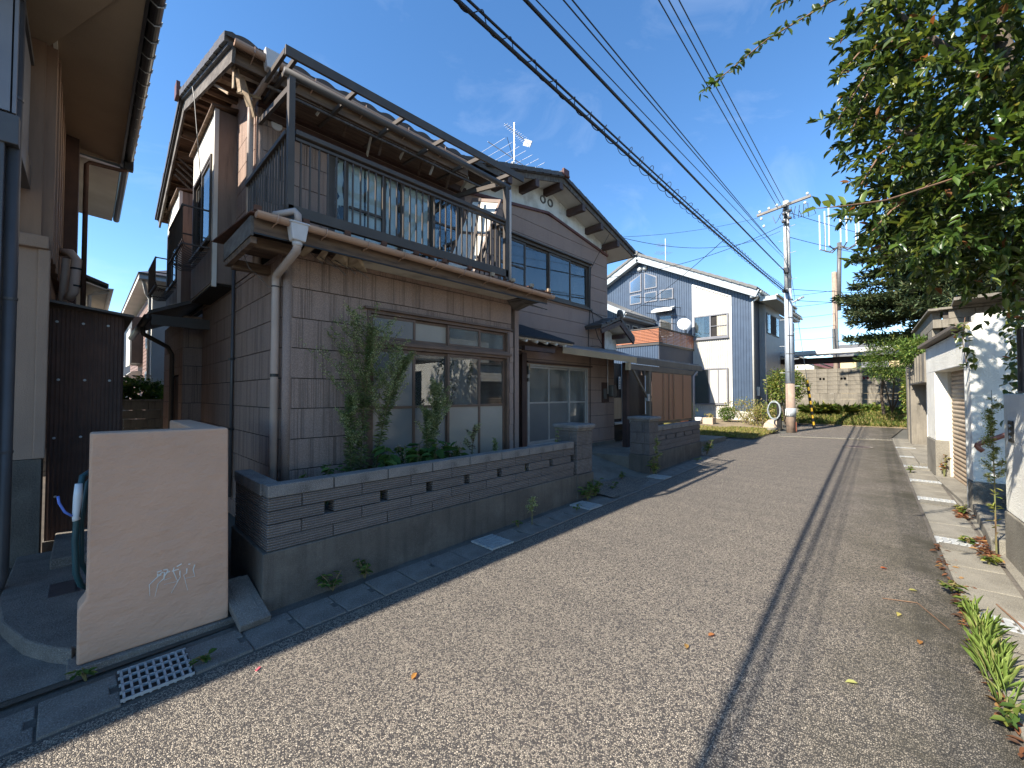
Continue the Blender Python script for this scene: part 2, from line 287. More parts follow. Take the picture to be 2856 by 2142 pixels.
# ------------------------------------------------------------------ mesh builder
class MB:
    def __init__(s): s.v = []; s.f = []
    def add(s, vs, fs):
        o = len(s.v); s.v += [tuple(p) for p in vs]; s.f += [tuple(i + o for i in q) for q in fs]; return s
    def box(s, a, b):
        x0, y0, z0 = (min(p, q) for p, q in zip(a, b)); x1, y1, z1 = (max(p, q) for p, q in zip(a, b))
        return s.add([(x0,y0,z0),(x1,y0,z0),(x1,y1,z0),(x0,y1,z0),(x0,y0,z1),(x1,y0,z1),(x1,y1,z1),(x0,y1,z1)],
                     [(0,3,2,1),(4,5,6,7),(0,1,5,4),(1,2,6,5),(2,3,7,6),(3,0,4,7)])
    def bar(s, p, q, w, h, up=(0, 0, 1)):
        """rectangular bar from p to q, width w, height h"""
        p = Vector(p); q = Vector(q); d = (q - p).normalized(); u = Vector(up)
        if abs(d.dot(u)) > .98: u = Vector((1, 0, 0))
        sd_ = d.cross(u).normalized(); u = sd_.cross(d).normalized()
        a = sd_ * (w / 2); b = u * (h / 2)
        vs = [p - a - b, p + a - b, p + a + b, p - a + b, q - a - b, q + a - b, q + a + b, q - a + b]
        return s.add(vs, [(0,1,2,3),(7,6,5,4),(0,4,5,1),(1,5,6,2),(2,6,7,3),(3,7,4,0)])
    def tube(s, pts, r, n=8, cap=True):
        pts = [Vector(p) for p in pts]; rs = r if isinstance(r, (list, tuple)) else [r] * len(pts)
        o = len(s.v); prev = None
        for i, p in enumerate(pts):
            d = (pts[min(i + 1, len(pts) - 1)] - pts[max(i - 1, 0)]).normalized()
            if prev is None:
                u = Vector((0, 0, 1)) if abs(d.z) < .9 else Vector((1, 0, 0)); a = d.cross(u).normalized()
            else:
                a = (prev - d * prev.dot(d)).normalized()
            prev = a; b = d.cross(a)
            for k in range(n):
                t = 2 * PI * k / n; s.v.append(tuple(p + (a * math.cos(t) + b * math.sin(t)) * rs[i]))
        for i in range(len(pts) - 1):
            for k in range(n):
                k2 = (k + 1) % n; s.f.append((o + i*n + k, o + i*n + k2, o + (i+1)*n + k2, o + (i+1)*n + k))
        if cap:
            s.f.append(tuple(o + k for k in reversed(range(n)))); e = o + (len(pts) - 1) * n; s.f.append(tuple(e + k for k in range(n)))
        return s
    def poly(s, pts, h=None, d=(0, 0, 1)):
        """flat polygon, extruded by h along d when given"""
        n = len(pts); o = len(s.v); s.v += [tuple(p) for p in pts]; s.f.append(tuple(range(o, o + n)))
        if h is not None:
            d = Vector(d) * h; s.v += [tuple(Vector(p) + d) for p in pts]; s.f.append(tuple(range(o + 2*n - 1, o + n - 1, -1)))
            for i in range(n): j = (i + 1) % n; s.f.append((o + j, o + i, o + n + i, o + n + j))
        return s
    def grid(s, fn, nu, nv):
        o = len(s.v)
        for i in range(nu + 1):
            for j in range(nv + 1): s.v.append(tuple(fn(i / nu, j / nv)))
        for i in range(nu):
            for j in range(nv):
                a = o + i * (nv + 1) + j; s.f.append((a, a + nv + 1, a + nv + 2, a + 1))
        return s
    def lathe(s, prof, c, n=16):
        o = len(s.v); m = len(prof)
        for k in range(n):
            t = 2 * PI * k / n
            for r, z in prof: s.v.append((c[0] + r * math.cos(t), c[1] + r * math.sin(t), c[2] + z))
        for k in range(n):
            k2 = (k + 1) % n
            for i in range(m - 1): s.f.append((o + k*m + i, o + k2*m + i, o + k2*m + i + 1, o + k*m + i + 1))
        return s
    def mesh(s, name, mat, smooth=False):
        me = bpy.data.meshes.new(name); me.from_pydata(s.v, [], s.f); me.update()
        if mat: me.materials.append(MATS[mat])
        if smooth:
            for p in me.polygons: p.use_smooth = True
        return me
def wpos(o):
    return Vector((0, 0, 0)) if o is None else (o.location + wpos(o.parent))
def link(name, me, parent=None, loc=(0, 0, 0), bevel=0):
    o = bpy.data.objects.new(name, me); COL.objects.link(o)
    if parent is not None: o.parent = parent
    o.location = Vector(loc) - wpos(parent)
    if bevel:
        b = o.modifiers.new('bevel', 'BEVEL'); b.width = bevel; b.segments = 2; b.limit_method = 'ANGLE'
    return o
def ob(name, mb, mat, parent=None, smooth=False, bevel=0, kind=None, label=None):
    o = link(name, mb.mesh(name, mat, smooth), parent, bevel=bevel)
    if kind: o['kind'] = kind
    if label: o['label'] = label
    return o
def thing(name, label, cat, loc, group=None):
    o = bpy.data.objects.new(name, None); COL.objects.link(o); o.location = loc; o.empty_display_size = .2
    o['label'] = label; o['category'] = cat
    if group: o['group'] = group
    return o
def tag(o, label, cat, group=None):
    o['label'] = label; o['category'] = cat
    if group: o['group'] = group
    return o
def struct(name, mb, mat, smooth=False, bevel=0):
    return ob(name, mb, mat, None, smooth, bevel, kind='structure')
def part(name, mat, parent, *a, bevel=0):
    return ob(name, MB().box(*a), mat, parent, bevel=bevel)
def gz(x): return .0165 * (max(-14, min(22, x)) - .7)
def yw(x): return 3.46 + .03 * (x - .95)        # street face of the left walls
def yr(x): return .064 * x - .487               # right road edge

# ------------------------------------------------------------------ foliage
def nrm(a): return a / np.maximum(np.linalg.norm(a, axis=1, keepdims=True), 1e-9)
def leaf_arrays(P, D, L, W, fold=.18, droop=.12, roll=None):
    n = len(P); D = nrm(D)
    up = np.tile(np.array([0, 0, 1.]), (n, 1)) + RNG.normal(0, .45 if roll is None else roll, (n, 3))
    Sd = nrm(np.cross(D, up)); N = nrm(np.cross(Sd, D))
    L = np.broadcast_to(np.asarray(L, float).reshape(-1, 1), (n, 1)); W = np.broadcast_to(np.asarray(W, float).reshape(-1, 1), (n, 1))
    v = np.stack([P, P + D*L*.30 + Sd*W*.46 + N*W*fold, P + D*L*.68 + Sd*W*.40 + N*W*fold*.8, P + D*L - N*L*droop,
                  P + D*L*.68 - Sd*W*.40 + N*W*fold*.8, P + D*L*.30 - Sd*W*.46 + N*W*fold], 1)
    return v.reshape(-1, 3)
def mesh_np(name, v, quads, mat, col=None):
    me = bpy.data.meshes.new(name); nq = len(quads); me.vertices.add(len(v)); me.vertices.foreach_set('co', v.ravel().astype(np.float32))
    me.loops.add(nq * 4); me.loops.foreach_set('vertex_index', quads.ravel().astype(np.int32))
    me.polygons.add(nq); me.polygons.foreach_set('loop_start', np.arange(0, nq * 4, 4, dtype=np.int32)); me.polygons.foreach_set('loop_total', np.full(nq, 4, np.int32))
    me.update(calc_edges=True); me.validate()
    if mat: me.materials.append(MATS[mat])
    if col is not None:
        a = me.attributes.new('lc', 'FLOAT_COLOR', 'POINT'); a.data.foreach_set('color', np.c_[col, np.ones(len(col))].ravel().astype(np.float32))
    return me
def foliage(name, P, D, L, W, cols, mat='leaf_soft', parent=None, kind=None, **k):
    """P positions, D directions; cols: list of (colour, weight)"""
    P = np.asarray(P, float); D = np.asarray(D, float); n = len(P)
    v = leaf_arrays(P, D, L, W, **k); b = np.arange(n)[:, None] * 6
    q = np.concatenate([b + np.array([0, 1, 2, 3]), b + np.array([0, 3, 4, 5])])
    c = pick_cols(n, cols); me = mesh_np(name, v, q, mat, np.repeat(c, 6, 0))
    o = link(name, me, parent)
    if kind: o['kind'] = kind
    return o
def pick_cols(n, cols):
    pal = np.array([c for c, _ in cols]); p = np.array([w_ for _, w_ in cols], float); p /= p.sum()
    c = pal[RNG.choice(len(pal), n, p=p)]; return np.clip(c * RNG.uniform(.75, 1.25, (n, 1)), 0.004, 1)
def sphere(n):
    return nrm(RNG.normal(0, 1, (n, 3)))
def sprays(C, Dir, length, nleaf, spread=.9):
    """leaves set along twigs: twig starts C, directions Dir -> leaf positions and directions"""
    n = len(C); Dir = nrm(Dir); L = np.broadcast_to(np.asarray(length, float).reshape(-1, 1), (n, 1))
    t = RNG.uniform(.15, 1, (n, nleaf, 1)); P = C[:, None] + Dir[:, None] * t * L[:, None] - np.array([0, 0, .12]) * (t ** 2) * L[:, None]
    d = Dir[:, None] * .9 + RNG.normal(0, spread, (n, nleaf, 3))
    return P.reshape(-1, 3), nrm(d.reshape(-1, 3))
GREEN_DARK = [((.034, .056, .013), 3), ((.048, .078, .016), 4), ((.075, .108, .021), 3), ((.12, .145, .03), 1.3), ((.18, .18, .04), .3), ((.18, .08, .03), .15)]
GREEN_MID = [((.055, .10, .02), 3), ((.085, .14, .03), 4), ((.13, .18, .04), 2), ((.19, .21, .05), .8)]
GREEN_YEL = [((.12, .16, .03), 3), ((.19, .21, .045), 3), ((.26, .25, .07), 2), ((.30, .25, .10), 1)]
STRAW = [((.34, .26, .10), 3), ((.28, .25, .08), 3), ((.20, .22, .06), 2), ((.40, .32, .15), 2)]
WEED = [((.11, .155, .055), 3), ((.15, .195, .07), 4), ((.21, .235, .10), 2), ((.10, .12, .06), 1)]

# ------------------------------------------------------------------ the setting
# ground sheet, reaching the horizon
g = MB(); xs = [-900, -14, 0, 8, 16, 22, 40, 1200]; ys = [-900, -40, -4, 0, 4, 12, 40, 1200]
for i in range(len(xs)):
    for y in ys: g.v.append((xs[i], y, gz(xs[i]) - .03))
for i in range(len(xs) - 1):
    for j in range(len(ys) - 1): a = i * len(ys) + j; g.f.append((a, a + len(ys), a + len(ys) + 1, a + 1))
struct('ground', g, 'far_ground')
# road
left = [(-14, yw(-14) - .46), (.85, yw(.85) - .46), (5, yw(5) - .46), (10.25, yw(10.25) - .46), (10.5, 4.4), (11.2, 5.2), (14.5, 5.2), (16.2, 3.6), (17.3, 3.05), (19.8, 3.42), (21.2, 3.3)]
right = [(21.6, 1.9), (21.7, .4), (17.2, yr(17.2)), (16, yr(16)), (8, yr(8)), (0, yr(0)), (-14, yr(-14))]
m = MB(); pts = left + right
# triangulated strips along X so that the sheet follows the slope
cuts = sorted({p[0] for p in pts} | {-8, 2, 3.5, 6.5})
def edge_y(line, x):
    ln = sorted(line)
    for (xa, ya), (xb, yb) in zip(ln, ln[1:]):
        if xa <= x <= xb: return ya + (yb - ya) * ((x - xa) / max(1e-6, xb - xa))
    return ln[-1][1]
LL = sorted(left) + [(21.7, 3.2)]; RR = [(x, y) for x, y in right if y < 1] 
prev = None
for x in cuts:
    yl, yrr = edge_y(LL, x), edge_y(RR, x)
    a = len(m.v); n = 5
    for k in range(n): m.v.append((x, yl + (yrr - yl) * k / (n - 1), gz(x)))
    if prev is not None:
        for k in range(n - 1): m.f.append((prev + k, prev + k + 1, a + k + 1, a + k))
    prev = a
road = struct('road', m, 'exposed_aggregate_asphalt')
# manhole and cross drain at the far end of the road
t = thing('manhole', 'round iron manhole cover in the road before the cross drain', 'manhole', (14.2, 1.17, gz(14.2)))
ob('cover', MB().lathe([(0, .012), (.27, .012), (.27, .002)], (14.2, 1.17, gz(14.2)), 24), 'hatch_rust', t)
ob('rim', MB().lathe([(.275, .004), (.275, .014), (.32, .014), (.32, .002)], (14.2, 1.17, gz(14.2)), 24), 'gutter_concrete', t)
t = thing('cross_drain', 'pale concrete slotted drain crossing the road by the utility pole', 'drain', (16, 1.8, .25))
for i in range(6):
    xa = 15.75 + i * .13; ya = 3.25 - i * .46
    mm = MB().bar((xa, ya, gz(xa) + .012), (xa + .12, ya - .45, gz(xa) + .014), .26, .024)
    c = ob('drain_cover', mm, 'old_concrete', t, bevel=.004)
    for k in range(6):
        f = .12 + k * .15; ob('slot', MB().bar((xa + .12 * f - .05, ya - .45 * f, gz(xa) + .0275), (xa + .12 * f + .05, ya - .45 * f + .012, gz(xa) + .0275), .03, .004), 'hazard_black', c)

# soil, yards and aprons (each sheet a little above the one below)
struct('planting_bed', MB().poly([(1.08, 3.60, -.1), (5.0, 3.705, -.1), (5.0, 4.47, -.1), (1.08, 4.47, -.1)], .70), 'soil')
struct('alley_ground', MB().poly([(-9, 3.07, -.012), (.95, 3.42, .012), (1.36, 14, .05), (-9, 14, .05)]), 'soil')
struct('neighbour_yard', MB().poly([(-9, 3.05, .0), (-.02, 3.44, .014), (-.02, 5.0, .016), (-9, 5.0, .014)]), 'gutter_concrete')
m = MB()
def ramp(u, v):
    x = 5.40 + u * 2.02; y = 3.22 + v * 2.28
    z = gz(x) + .006 + (.03 * v if v < .3 else .009 + (.40 - gz(x)) * min(1, (v - .3) / .55))
    return (x, y, z)
struct('driveway', m.grid(ramp, 8, 14), 'old_concrete', True)
m = MB().grid(lambda u, v: (5.41 + u * (2.0 - .75 * v), 3.20 + v * .62, gz(6) + .016 + .035 * v), 6, 4)
struct('driveway_apron', m, 'exposed_aggregate_asphalt')
struct('yard', MB().box((5.3, 5.5 - .02, -.1), (13.6, 9, .40)).box((7.42, 3.9, -.1), (10.2, 5.5, .395)).box((10.2, 4.2, -.1), (13.6, 5.5, .33)), 'old_concrete')
struct('garden_ground', MB().grid(lambda u, v: (10.6 + u * 10.4, 4.3 + v * 8, gz(10.6 + u * 10.4) + .03 + .28 * u * v * 1.5 + .03 * math.sin(9 * u + 5 * v)), 20, 12), 'dry_soil', True)
m = MB(); 
def bank(u, v):
    y = 3.9 - u * 4.3; x = 21.25 + v * 2.9
    return (x, y, gz(21) + .01 + .62 * min(1, v / .85) ** .8 + .05 * math.sin(7 * u) * v)
struct('bank', m.grid(bank, 24, 8), 'dry_soil', True)

# left gutter: a row of concrete lids with grates, along the walls
gl = ob('gutter', MB().add([(-6, yw(-6) - .47, gz(-6) + .002), (10.3, yw(10.3) - .47, gz(10.3) + .002), (10.3, yw(10.3) + .02, gz(10.3) + .002), (-6, yw(-6) + .02, gz(-6) + .002)], [(0, 1, 2, 3)]), 'wall_footing', None)
gl['kind'] = 'structure'
lid = MB().box((-.146, -.165, -.02), (.146, .165, .022)).mesh('lid', 'gutter_concrete')
def notched():
    # lid with the two hand holes cut into its ends
    a, b, c = .146, .165, .035
    p = [(-a, -b), (a, -b), (a, -.03), (a - c, -.03), (a - c, .05), (a, .05), (a, b), (-a, b)]
    return MB().poly([(x, y, -.02) for x, y in reversed(p)], .042)
lid2 = notched().mesh('lid', 'gutter_concrete')
ang = math.atan(.03); grates = {.31: (.155, 8, 3), 3.02: (.155, 9, 4), 4.83: (.155, 9, 4), 7.24: (.155, 9, 4)}
x = -6.03
while x < 10.1:
    isg = any(abs(x - gx) < .16 for gx in grates)
    if not isg:
        o = link('lid', random.choice((lid, lid2, lid2)), gl, (x, yw(x) - .285, gz(x) - .010 + random.uniform(-.004, .005))); o.rotation_euler = (R(random.uniform(-.6, .6)), math.atan(-.0165), ang + R(random.uniform(-.6, .6)))
        bv = o.modifiers.new('bevel', 'BEVEL'); bv.width = .006; bv.segments = 2
    x += .3019
for gx, (hl, nx, ny) in grates.items():
    yc, zc = yw(gx) - .285, gz(gx) + .006
    pit = ob('pit', MB().box((gx - hl + .02, yc - .15, zc - .004), (gx + hl - .02, yc + .15, zc + .0005)), 'hazard_black', gl)
    gr = MB()
    for i in range(nx + 1):
        xx = gx - hl + .015 + i * (2 * hl - .03) / nx; gr.bar((xx, yc - .16, zc + .010), (xx, yc + .16, zc + .010), .010, .022)
    for j in range(ny + 2):
        yy = yc - .16 + j * .32 / (ny + 1); gr.bar((gx - hl, yy, zc + .014), (gx + hl, yy, zc + .014), .008, .014)
    ob('grate', gr, 'galvanized', gl)
# right gutter
gr_ = ob('gutter', MB().add([(-6, yr(-6) - .42, gz(-6) + .002), (17.2, yr(17.2) - .42, gz(17.2) + .002), (17.2, yr(17.2) + .01, gz(17.2) + .002), (-6, yr(-6) + .01, gz(-6) + .002)], [(0, 1, 2, 3)]), 'wall_footing', None)
gr_['kind'] = 'structure'
ang2 = math.atan(.064); rg = [14.57, 12.8, 11.35, 9.74, 8.27, 6.19, 4.30, 2.5]
x = -5.4
edges = []
lid3 = MB().box((-.245, -.175, -.02), (.245, .175, .020)).mesh('lid', 'old_concrete')
while x < 17:
    if not any(abs(x - q) < .31 for q in rg):
        o = link('lid', lid3, gr_, (x, yr(x) - .19, gz(x) + .004 + random.uniform(-.004, .004))); o.rotation_euler = (0, math.atan(-.0165), ang2 + R(random.uniform(-.5, .5)))
        bv = o.modifiers.new('bevel', 'BEVEL'); bv.width = .006; bv.segments = 2
    x += .502
for q in rg:
    # a steel grate strip beside a short concrete infill
    zc = gz(q) + .004
    mm = MB()
    for j in range(7):
        dy = .16 - j * .055
        mm.bar((q - .10, yr(q) - .19 + dy - .0064, zc + .016), (q + .10, yr(q) - .19 + dy + .0064, zc + .016), .036, .016)
    for dx in (-.10, 0, .10): mm.bar((q + dx, yr(q + dx) - .37, zc + .012), (q + dx, yr(q + dx) - .012, zc + .012), .018, .016)
    ob('grate', mm, 'galvanized', gr_)
    for sx in (-.235, .235):
        o = ob('infill', MB().bar((q + sx, yr(q + sx) - .36, zc + .004), (q + sx, yr(q + sx) - .02, zc + .004), .24, .036), 'old_concrete', gr_)
# concrete aprons in front of the garages on the right
struct('pavement', MB().add([(-6, yr(-6) - .40, gz(-6) + .012), (17.2, yr(17.2) - .40, gz(17.2) + .012), (17.2, yr(17.2) - 1.6, gz(17.2) + .03), (-6, yr(-6) - 1.6, gz(-6) + .03)], [(0, 3, 2, 1)]), 'old_concrete')

# ------------------------------------------------------------------ wall helpers
def rects(a0, a1, z0, z1, ops):
    """rectangles that cover [a0,a1]x[z0,z1] except the openings"""
    zs = sorted({z0, z1} | {z for o in ops for z in (o[2], o[3]) if z0 < z < z1}); out = []
    for lo, hi in zip(zs, zs[1:]):
        mid = (lo + hi) / 2; cur = [(a0, a1)]
        for o in ops:
            if o[2] < mid < o[3]:
                nx = []
                for p, q in cur:
                    if o[1] <= p or o[0] >= q: nx.append((p, q)); continue
                    if o[0] > p: nx.append((p, o[0]))
                    if o[1] < q: nx.append((o[1], q))
                cur = nx
        out += [(p, q, lo, hi) for p, q in cur if q - p > .004]
    return out
def wbox(mb, ax, c, d0, d1, r):
    """box on wall plane: ax 'Y' faces -Y at Y=c, 'X' faces -X at X=c; d = depth outwards"""
    a0, a1, z0, z1 = r
    if ax == 'Y': mb.box((a0, c - d0, z0), (a1, c - d1, z1))
    else: mb.box((c - d0, a0, z0), (c - d1, a1, z1))
def siding(parent, ax, c, a0, a1, z0, z1, ops=(), step=.303, zref=2.68, mat='brown_siding', seams=(), th=.018, gap=.009, clip=None):
    rows = [z0]; k = math.ceil((z0 - zref) / step + 1e-6)
    while zref + k * step < z1 - .01: rows.append(zref + k * step); k += 1
    rows.append(z1)
    for i, (lo, hi) in enumerate(zip(rows, rows[1:])):
        if hi - lo < .02: continue
        cut = [a0] + [s for s in sorted((seams[i % len(seams)] if seams else ())) if a0 + .05 < s < a1 - .05] + [a1]
        for p, q in zip(cut, cut[1:]):
            rr = rects(p, q, lo, hi, ops); groups = []
            for r_ in rr:
                hit = [g_ for g_ in groups if any((abs(r_[2] - o_[3]) < 1e-6 or abs(r_[3] - o_[2]) < 1e-6) and r_[0] < o_[1] and o_[0] < r_[1] for o_ in g_)]
                for g_ in hit: groups.remove(g_)
                groups.append(sum(hit, []) + [r_])
            for grp in groups:
             mb = MB()
             for a, b, zl, zh in grp:
                if clip:   # shave against a sloping top edge
                    ta, tb = clip(a), clip(b)
                    if zl >= max(ta, tb): continue
                    pts = [(a, zl + (gap/2 if zl == lo else 0)), (b, zl + (gap/2 if zl == lo else 0))]
                    top = zh - (gap/2 if zh == hi else 0)
                    if min(ta, tb) >= top: pts += [(b, top), (a, top)]
                    else:
                        xs_ = [b + (a - b) * t / 12 for t in range(13)]; pts += [(x_, max(min(top, clip(x_)), zl + .003)) for x_ in xs_]
                    if ax == 'Y': mb.poly([(x_, c - th, z_) for x_, z_ in pts], th, (0, 1, 0))
                    continue
                e = (a + (gap/2 if a == p and p != a0 else 0), b - (gap/2 if b == q and q != a1 else 0), zl + (gap/2 if zl == lo else 0), zh - (gap/2 if zh == hi else 0))
                wbox(mb, ax, c, 0, th, e)
             if mb.v: ob('siding_panel', mb, mat, parent)
def core(parent, ax, c, a0, a1, z0, z1, ops=(), mat='interior', th=.08, name='wall'):
    mb = MB()
    for r in rects(a0, a1, z0, z1, ops): wbox(mb, ax, c, -.003, -th, r)
    return ob(name, mb, mat, parent)
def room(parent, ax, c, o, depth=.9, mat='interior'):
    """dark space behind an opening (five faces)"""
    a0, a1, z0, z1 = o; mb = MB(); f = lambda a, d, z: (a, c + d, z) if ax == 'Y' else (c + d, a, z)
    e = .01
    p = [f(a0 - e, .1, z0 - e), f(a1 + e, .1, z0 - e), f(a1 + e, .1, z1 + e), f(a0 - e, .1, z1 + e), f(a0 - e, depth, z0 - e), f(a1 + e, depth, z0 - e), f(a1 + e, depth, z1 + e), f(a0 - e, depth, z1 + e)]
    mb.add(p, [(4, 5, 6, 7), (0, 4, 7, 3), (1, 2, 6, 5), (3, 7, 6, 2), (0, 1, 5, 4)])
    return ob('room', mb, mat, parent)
def frame_rect(mb, ax, c, o, w_, d0, d1):
    a0, a1, z0, z1 = o
    for r in ((a0, a0 + w_, z0, z1), (a1 - w_, a1, z0, z1), (a0 + w_, a1 - w_, z0, z0 + w_), (a0 + w_, a1 - w_, z1 - w_, z1)): wbox(mb, ax, c, d0, d1, r)
def window(parent, ax, c, o, cols, fmat, gmat, fw=.045, sw=.035, out=.03, mids=(), panes=None, thick=.03):
    """outer frame; one sash per column, alternately set in front and behind; mids: heights of cross bars; panes: material per (column,row)"""
    wn = MB(); frame_rect(wn, ax, c, (o[0] - .005, o[1] + .005, o[2] - .005, o[3] + .005), fw, out, -.07)
    W_ = ob('window', wn, fmat, parent, bevel=.003)
    sill = MB(); wbox(sill, ax, c, out, out + .035, (o[0] - .03, o[1] + .03, o[2] - .03, o[2] + .01)); ob('sill', sill, fmat, W_, bevel=.003)
    xs_ = [o[0] + fw] + list(cols) + [o[1] - fw]
    for i, (a, b) in enumerate(zip(xs_, xs_[1:])):
        off = 0.0 if i % 2 == 0 else .028
        r = (a - (.014 if i else 0), b + (.014 if i < len(xs_) - 2 else 0), o[2] + fw, o[3] - fw)
        sb = MB(); frame_rect(sb, ax, c, r, sw, .012 - off, -.014 - off)
        zz_ = [r[2] + sw] + [m_ for m_ in mids] + [r[3] - sw]
        for m_ in mids: wbox(sb, ax, c, .010 - off, -.012 - off, (r[0] + sw, r[1] - sw, m_ - .016, m_ + .016))
        ob('sash', sb, fmat, W_, bevel=.002)
        for j, (zl, zh) in enumerate(zip(zz_, zz_[1:])):
            g_ = gmat if panes is None else panes.get((i, j), gmat)
            pb = MB(); wbox(pb, ax, c, -.001 - off, -.005 - off, (r[0] + sw - .004, r[1] - sw + .004, zl, zh)); ob('pane', pb, g_, W_)
    return W_
def curtain(parent, ax, c, a0, a1, z0, z1, mat='curtain', amp=.025, per=.11, jag=0):
    mb = MB(); n = max(8, int((a1 - a0) / per * 8))
    def fn(u, v):
        a = a0 + (a1 - a0) * u; z = z0 + (z1 - z0) * v + (jag * math.sin(u * 37) * (1 - v) if jag else 0); d = amp * math.sin(2 * PI * a / per + .8 * math.sin(a * 9)) * (.6 + .4 * (1 - v))
        return (a, c + d, z) if ax == 'Y' else (c + d, a, z)
    return ob('curtain', mb.grid(fn, n, 6), mat, parent, True)
def roof_field(mb, org, eu, ev, nu_w, nv, per=.27, amp=.028, step=.022):
    """pantile sheet: org corner at the eave, eu along the eave, ev up the slope"""
    eu = Vector(eu); ev = Vector(ev); n = eu.cross(ev).normalized(); L = eu.length
    if n.z < 0: n = -n
    k = int(L / per * 8)
    rows = nv
    o = len(mb.v)
    vv = []
    for r_ in range(rows):
        vv += [(r_ / rows, 0.0), ((r_ + .999) / rows, -step)]
    for t_, dz in vv:
        for i in range(k + 1):
            u = i / k; ph = (u * L / per) % 1.0
            h = amp * (math.cos(2 * PI * ph) if ph < .5 else -1 + .0) if False else amp * math.sin(2 * PI * ph) * (1.0 if ph < .5 else .55)
            mb.v.append(tuple(Vector(org) + eu * u + ev * t_ + n * (h + dz + step)))
    w_ = k + 1
    for r_ in range(len(vv) - 1):
        for i in range(k): a = o + r_ * w_ + i; mb.f.append((a, a + 1, a + w_ + 1, a + w_))
    return mb

# ------------------------------------------------------------------ the old house
H = thing('old_house', 'derelict two storey house clad in brown grooved siding with a broken balcony', 'house', (1.36, 4.46, .4))
XA0, XA1, YA = 1.357, 4.56, 4.457
WA = (2.21, 4.47, .62, 2.57)
# -- wing with the balcony, ground floor
seamsA = [(), (3.4,), (), (2.9,), ()]
siding(H, 'Y', YA, XA0 + .045, XA1 - .03, .45, 3.07, [WA], seams=seamsA)
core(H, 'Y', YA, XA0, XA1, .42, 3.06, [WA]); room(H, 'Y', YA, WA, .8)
ob('corner_trim', MB().tube([(XA0 + .03, YA + .018, .42), (XA0 + .03, YA + .018, 3.06)], .045, 12), 'brown_siding_fine', H, True)
m = MB()
for k in range(9): z = .45 + k * .235; m.box((XA1 - .075 + .006 * (k % 2), YA - .028 - .004 * (k % 2), z), (XA1 + .004 * (k % 2), YA - .017, z + .228))
ob('edge_trim', m, 'brown_siding_fine', H)
core(H, 'X', XA1 + .09, YA + .02, 5.5, .42, 3.05, name='return_wall', mat='brown_siding_fine', th=.09)
# -- side wall (faces the alley), both floors
core(H, 'X', XA0, YA + .01, 8.54, .05, 3.06); core(H, 'X', XA0, 5.5, 11.2, 3.06, 5.6)
siding(H, 'X', XA0, YA + .06, 8.53, .06, 3.04, seams=[(), (6.3,), (), (5.4, 7.6)])
siding(H, 'X', XA0, 5.55, 11.2, 3.05, 5.62, seams=[(), (5.9,), ()])
core(H, 'X', 1.11, 8.55, 10.85, .05, 2.9, [(8.95, 9.75, .25, 1.95)]); siding(H, 'X', 1.11, 8.58, 10.85, .06, 2.9, [(8.95, 9.75, .25, 1.95)])
core(H, 'Y', 8.54, 1.11, 1.36, .05, 2.9); siding(H, 'Y', 8.54, 1.10, 1.34, .06, 2.9)
d = part('side_door', 'dark_siding', H, (1.13, 8.97, .25), (1.17, 9.73, 1.93)); part('door_frame', 'bronze_frame', d, (1.095, 9.60, .25), (1.13, 9.68, 1.9))
# rear lean-to roof with its gutter and pipe
ob('lean_to_roof', MB().poly([(1.36, 7.95, 3.12), (.62, 7.95, 2.78), (.62, 10.9, 2.78), (1.36, 10.9, 3.12)], .05), 'roof_tile', H)
part('lean_to_fascia', 'dark_metal', H, (.64, 7.92, 2.62), (1.36, 7.96, 2.77)); m = MB()
m.tube([(.60, 7.9, 2.72), (.60, 10.9, 2.70)], .05, 8); ob('rear_gutter', m, 'dark_gutter', H, True)
ob('rear_downspout', MB().tube([(.60, 8.7, 2.68), (.62, 8.72, 2.56), (.97, 9.2, 2.42), (1.04, 9.3, 2.3), (1.04, 9.3, .05)], .034, 8), 'dark_metal', H, True)
ob('conduit', MB().tube([(1.31, 6.32, .3), (1.31, 6.32, 3.4)], .019, 8), 'downspout_grey', H, True)
for z in (1.15, 2.05): part('pipe_clip', 'black_plastic', H, (1.285, 6.30, z), (1.36, 6.40, z + .03))
# -- big ground floor window: transom lights, clear row, frosted row
panes = {}
for i in range(4): panes[(i, 0)] = 'frosted_pane' if i > 1 else 'pale_pane'; panes[(i, 1)] = 'window_glass' if i else 'pale_pane'
window(H, 'Y', YA, (WA[0], WA[1], WA[2], 2.19), (2.83, 3.35, 3.90), 'bronze_frame', 'window_glass', .045, .036, .035, (1.455,), panes)
window(H, 'Y', YA, (WA[0], WA[1], 2.215, WA[3]), (2.83, 3.35, 3.90), 'bronze_frame', 'dusty_glass', .04, .03, .035, (), {(0, 0): 'pale_pane', (1, 0): 'frosted_pane', (2, 0): 'dusty_glass', (3, 0): 'dusty_glass'})
part('window_hood', 'bronze_frame', H, (WA[0] - .05, YA - .075, WA[3] + .006), (WA[1] + .03, YA - .018, WA[3] + .03))
ob('curtain', MB().grid(lambda u, v: (3.9 + u * .5, YA + .25 + .02 * math.sin(u * 40), 1.5 + v * 1.0), 40, 2), 'interior_room', H, True)

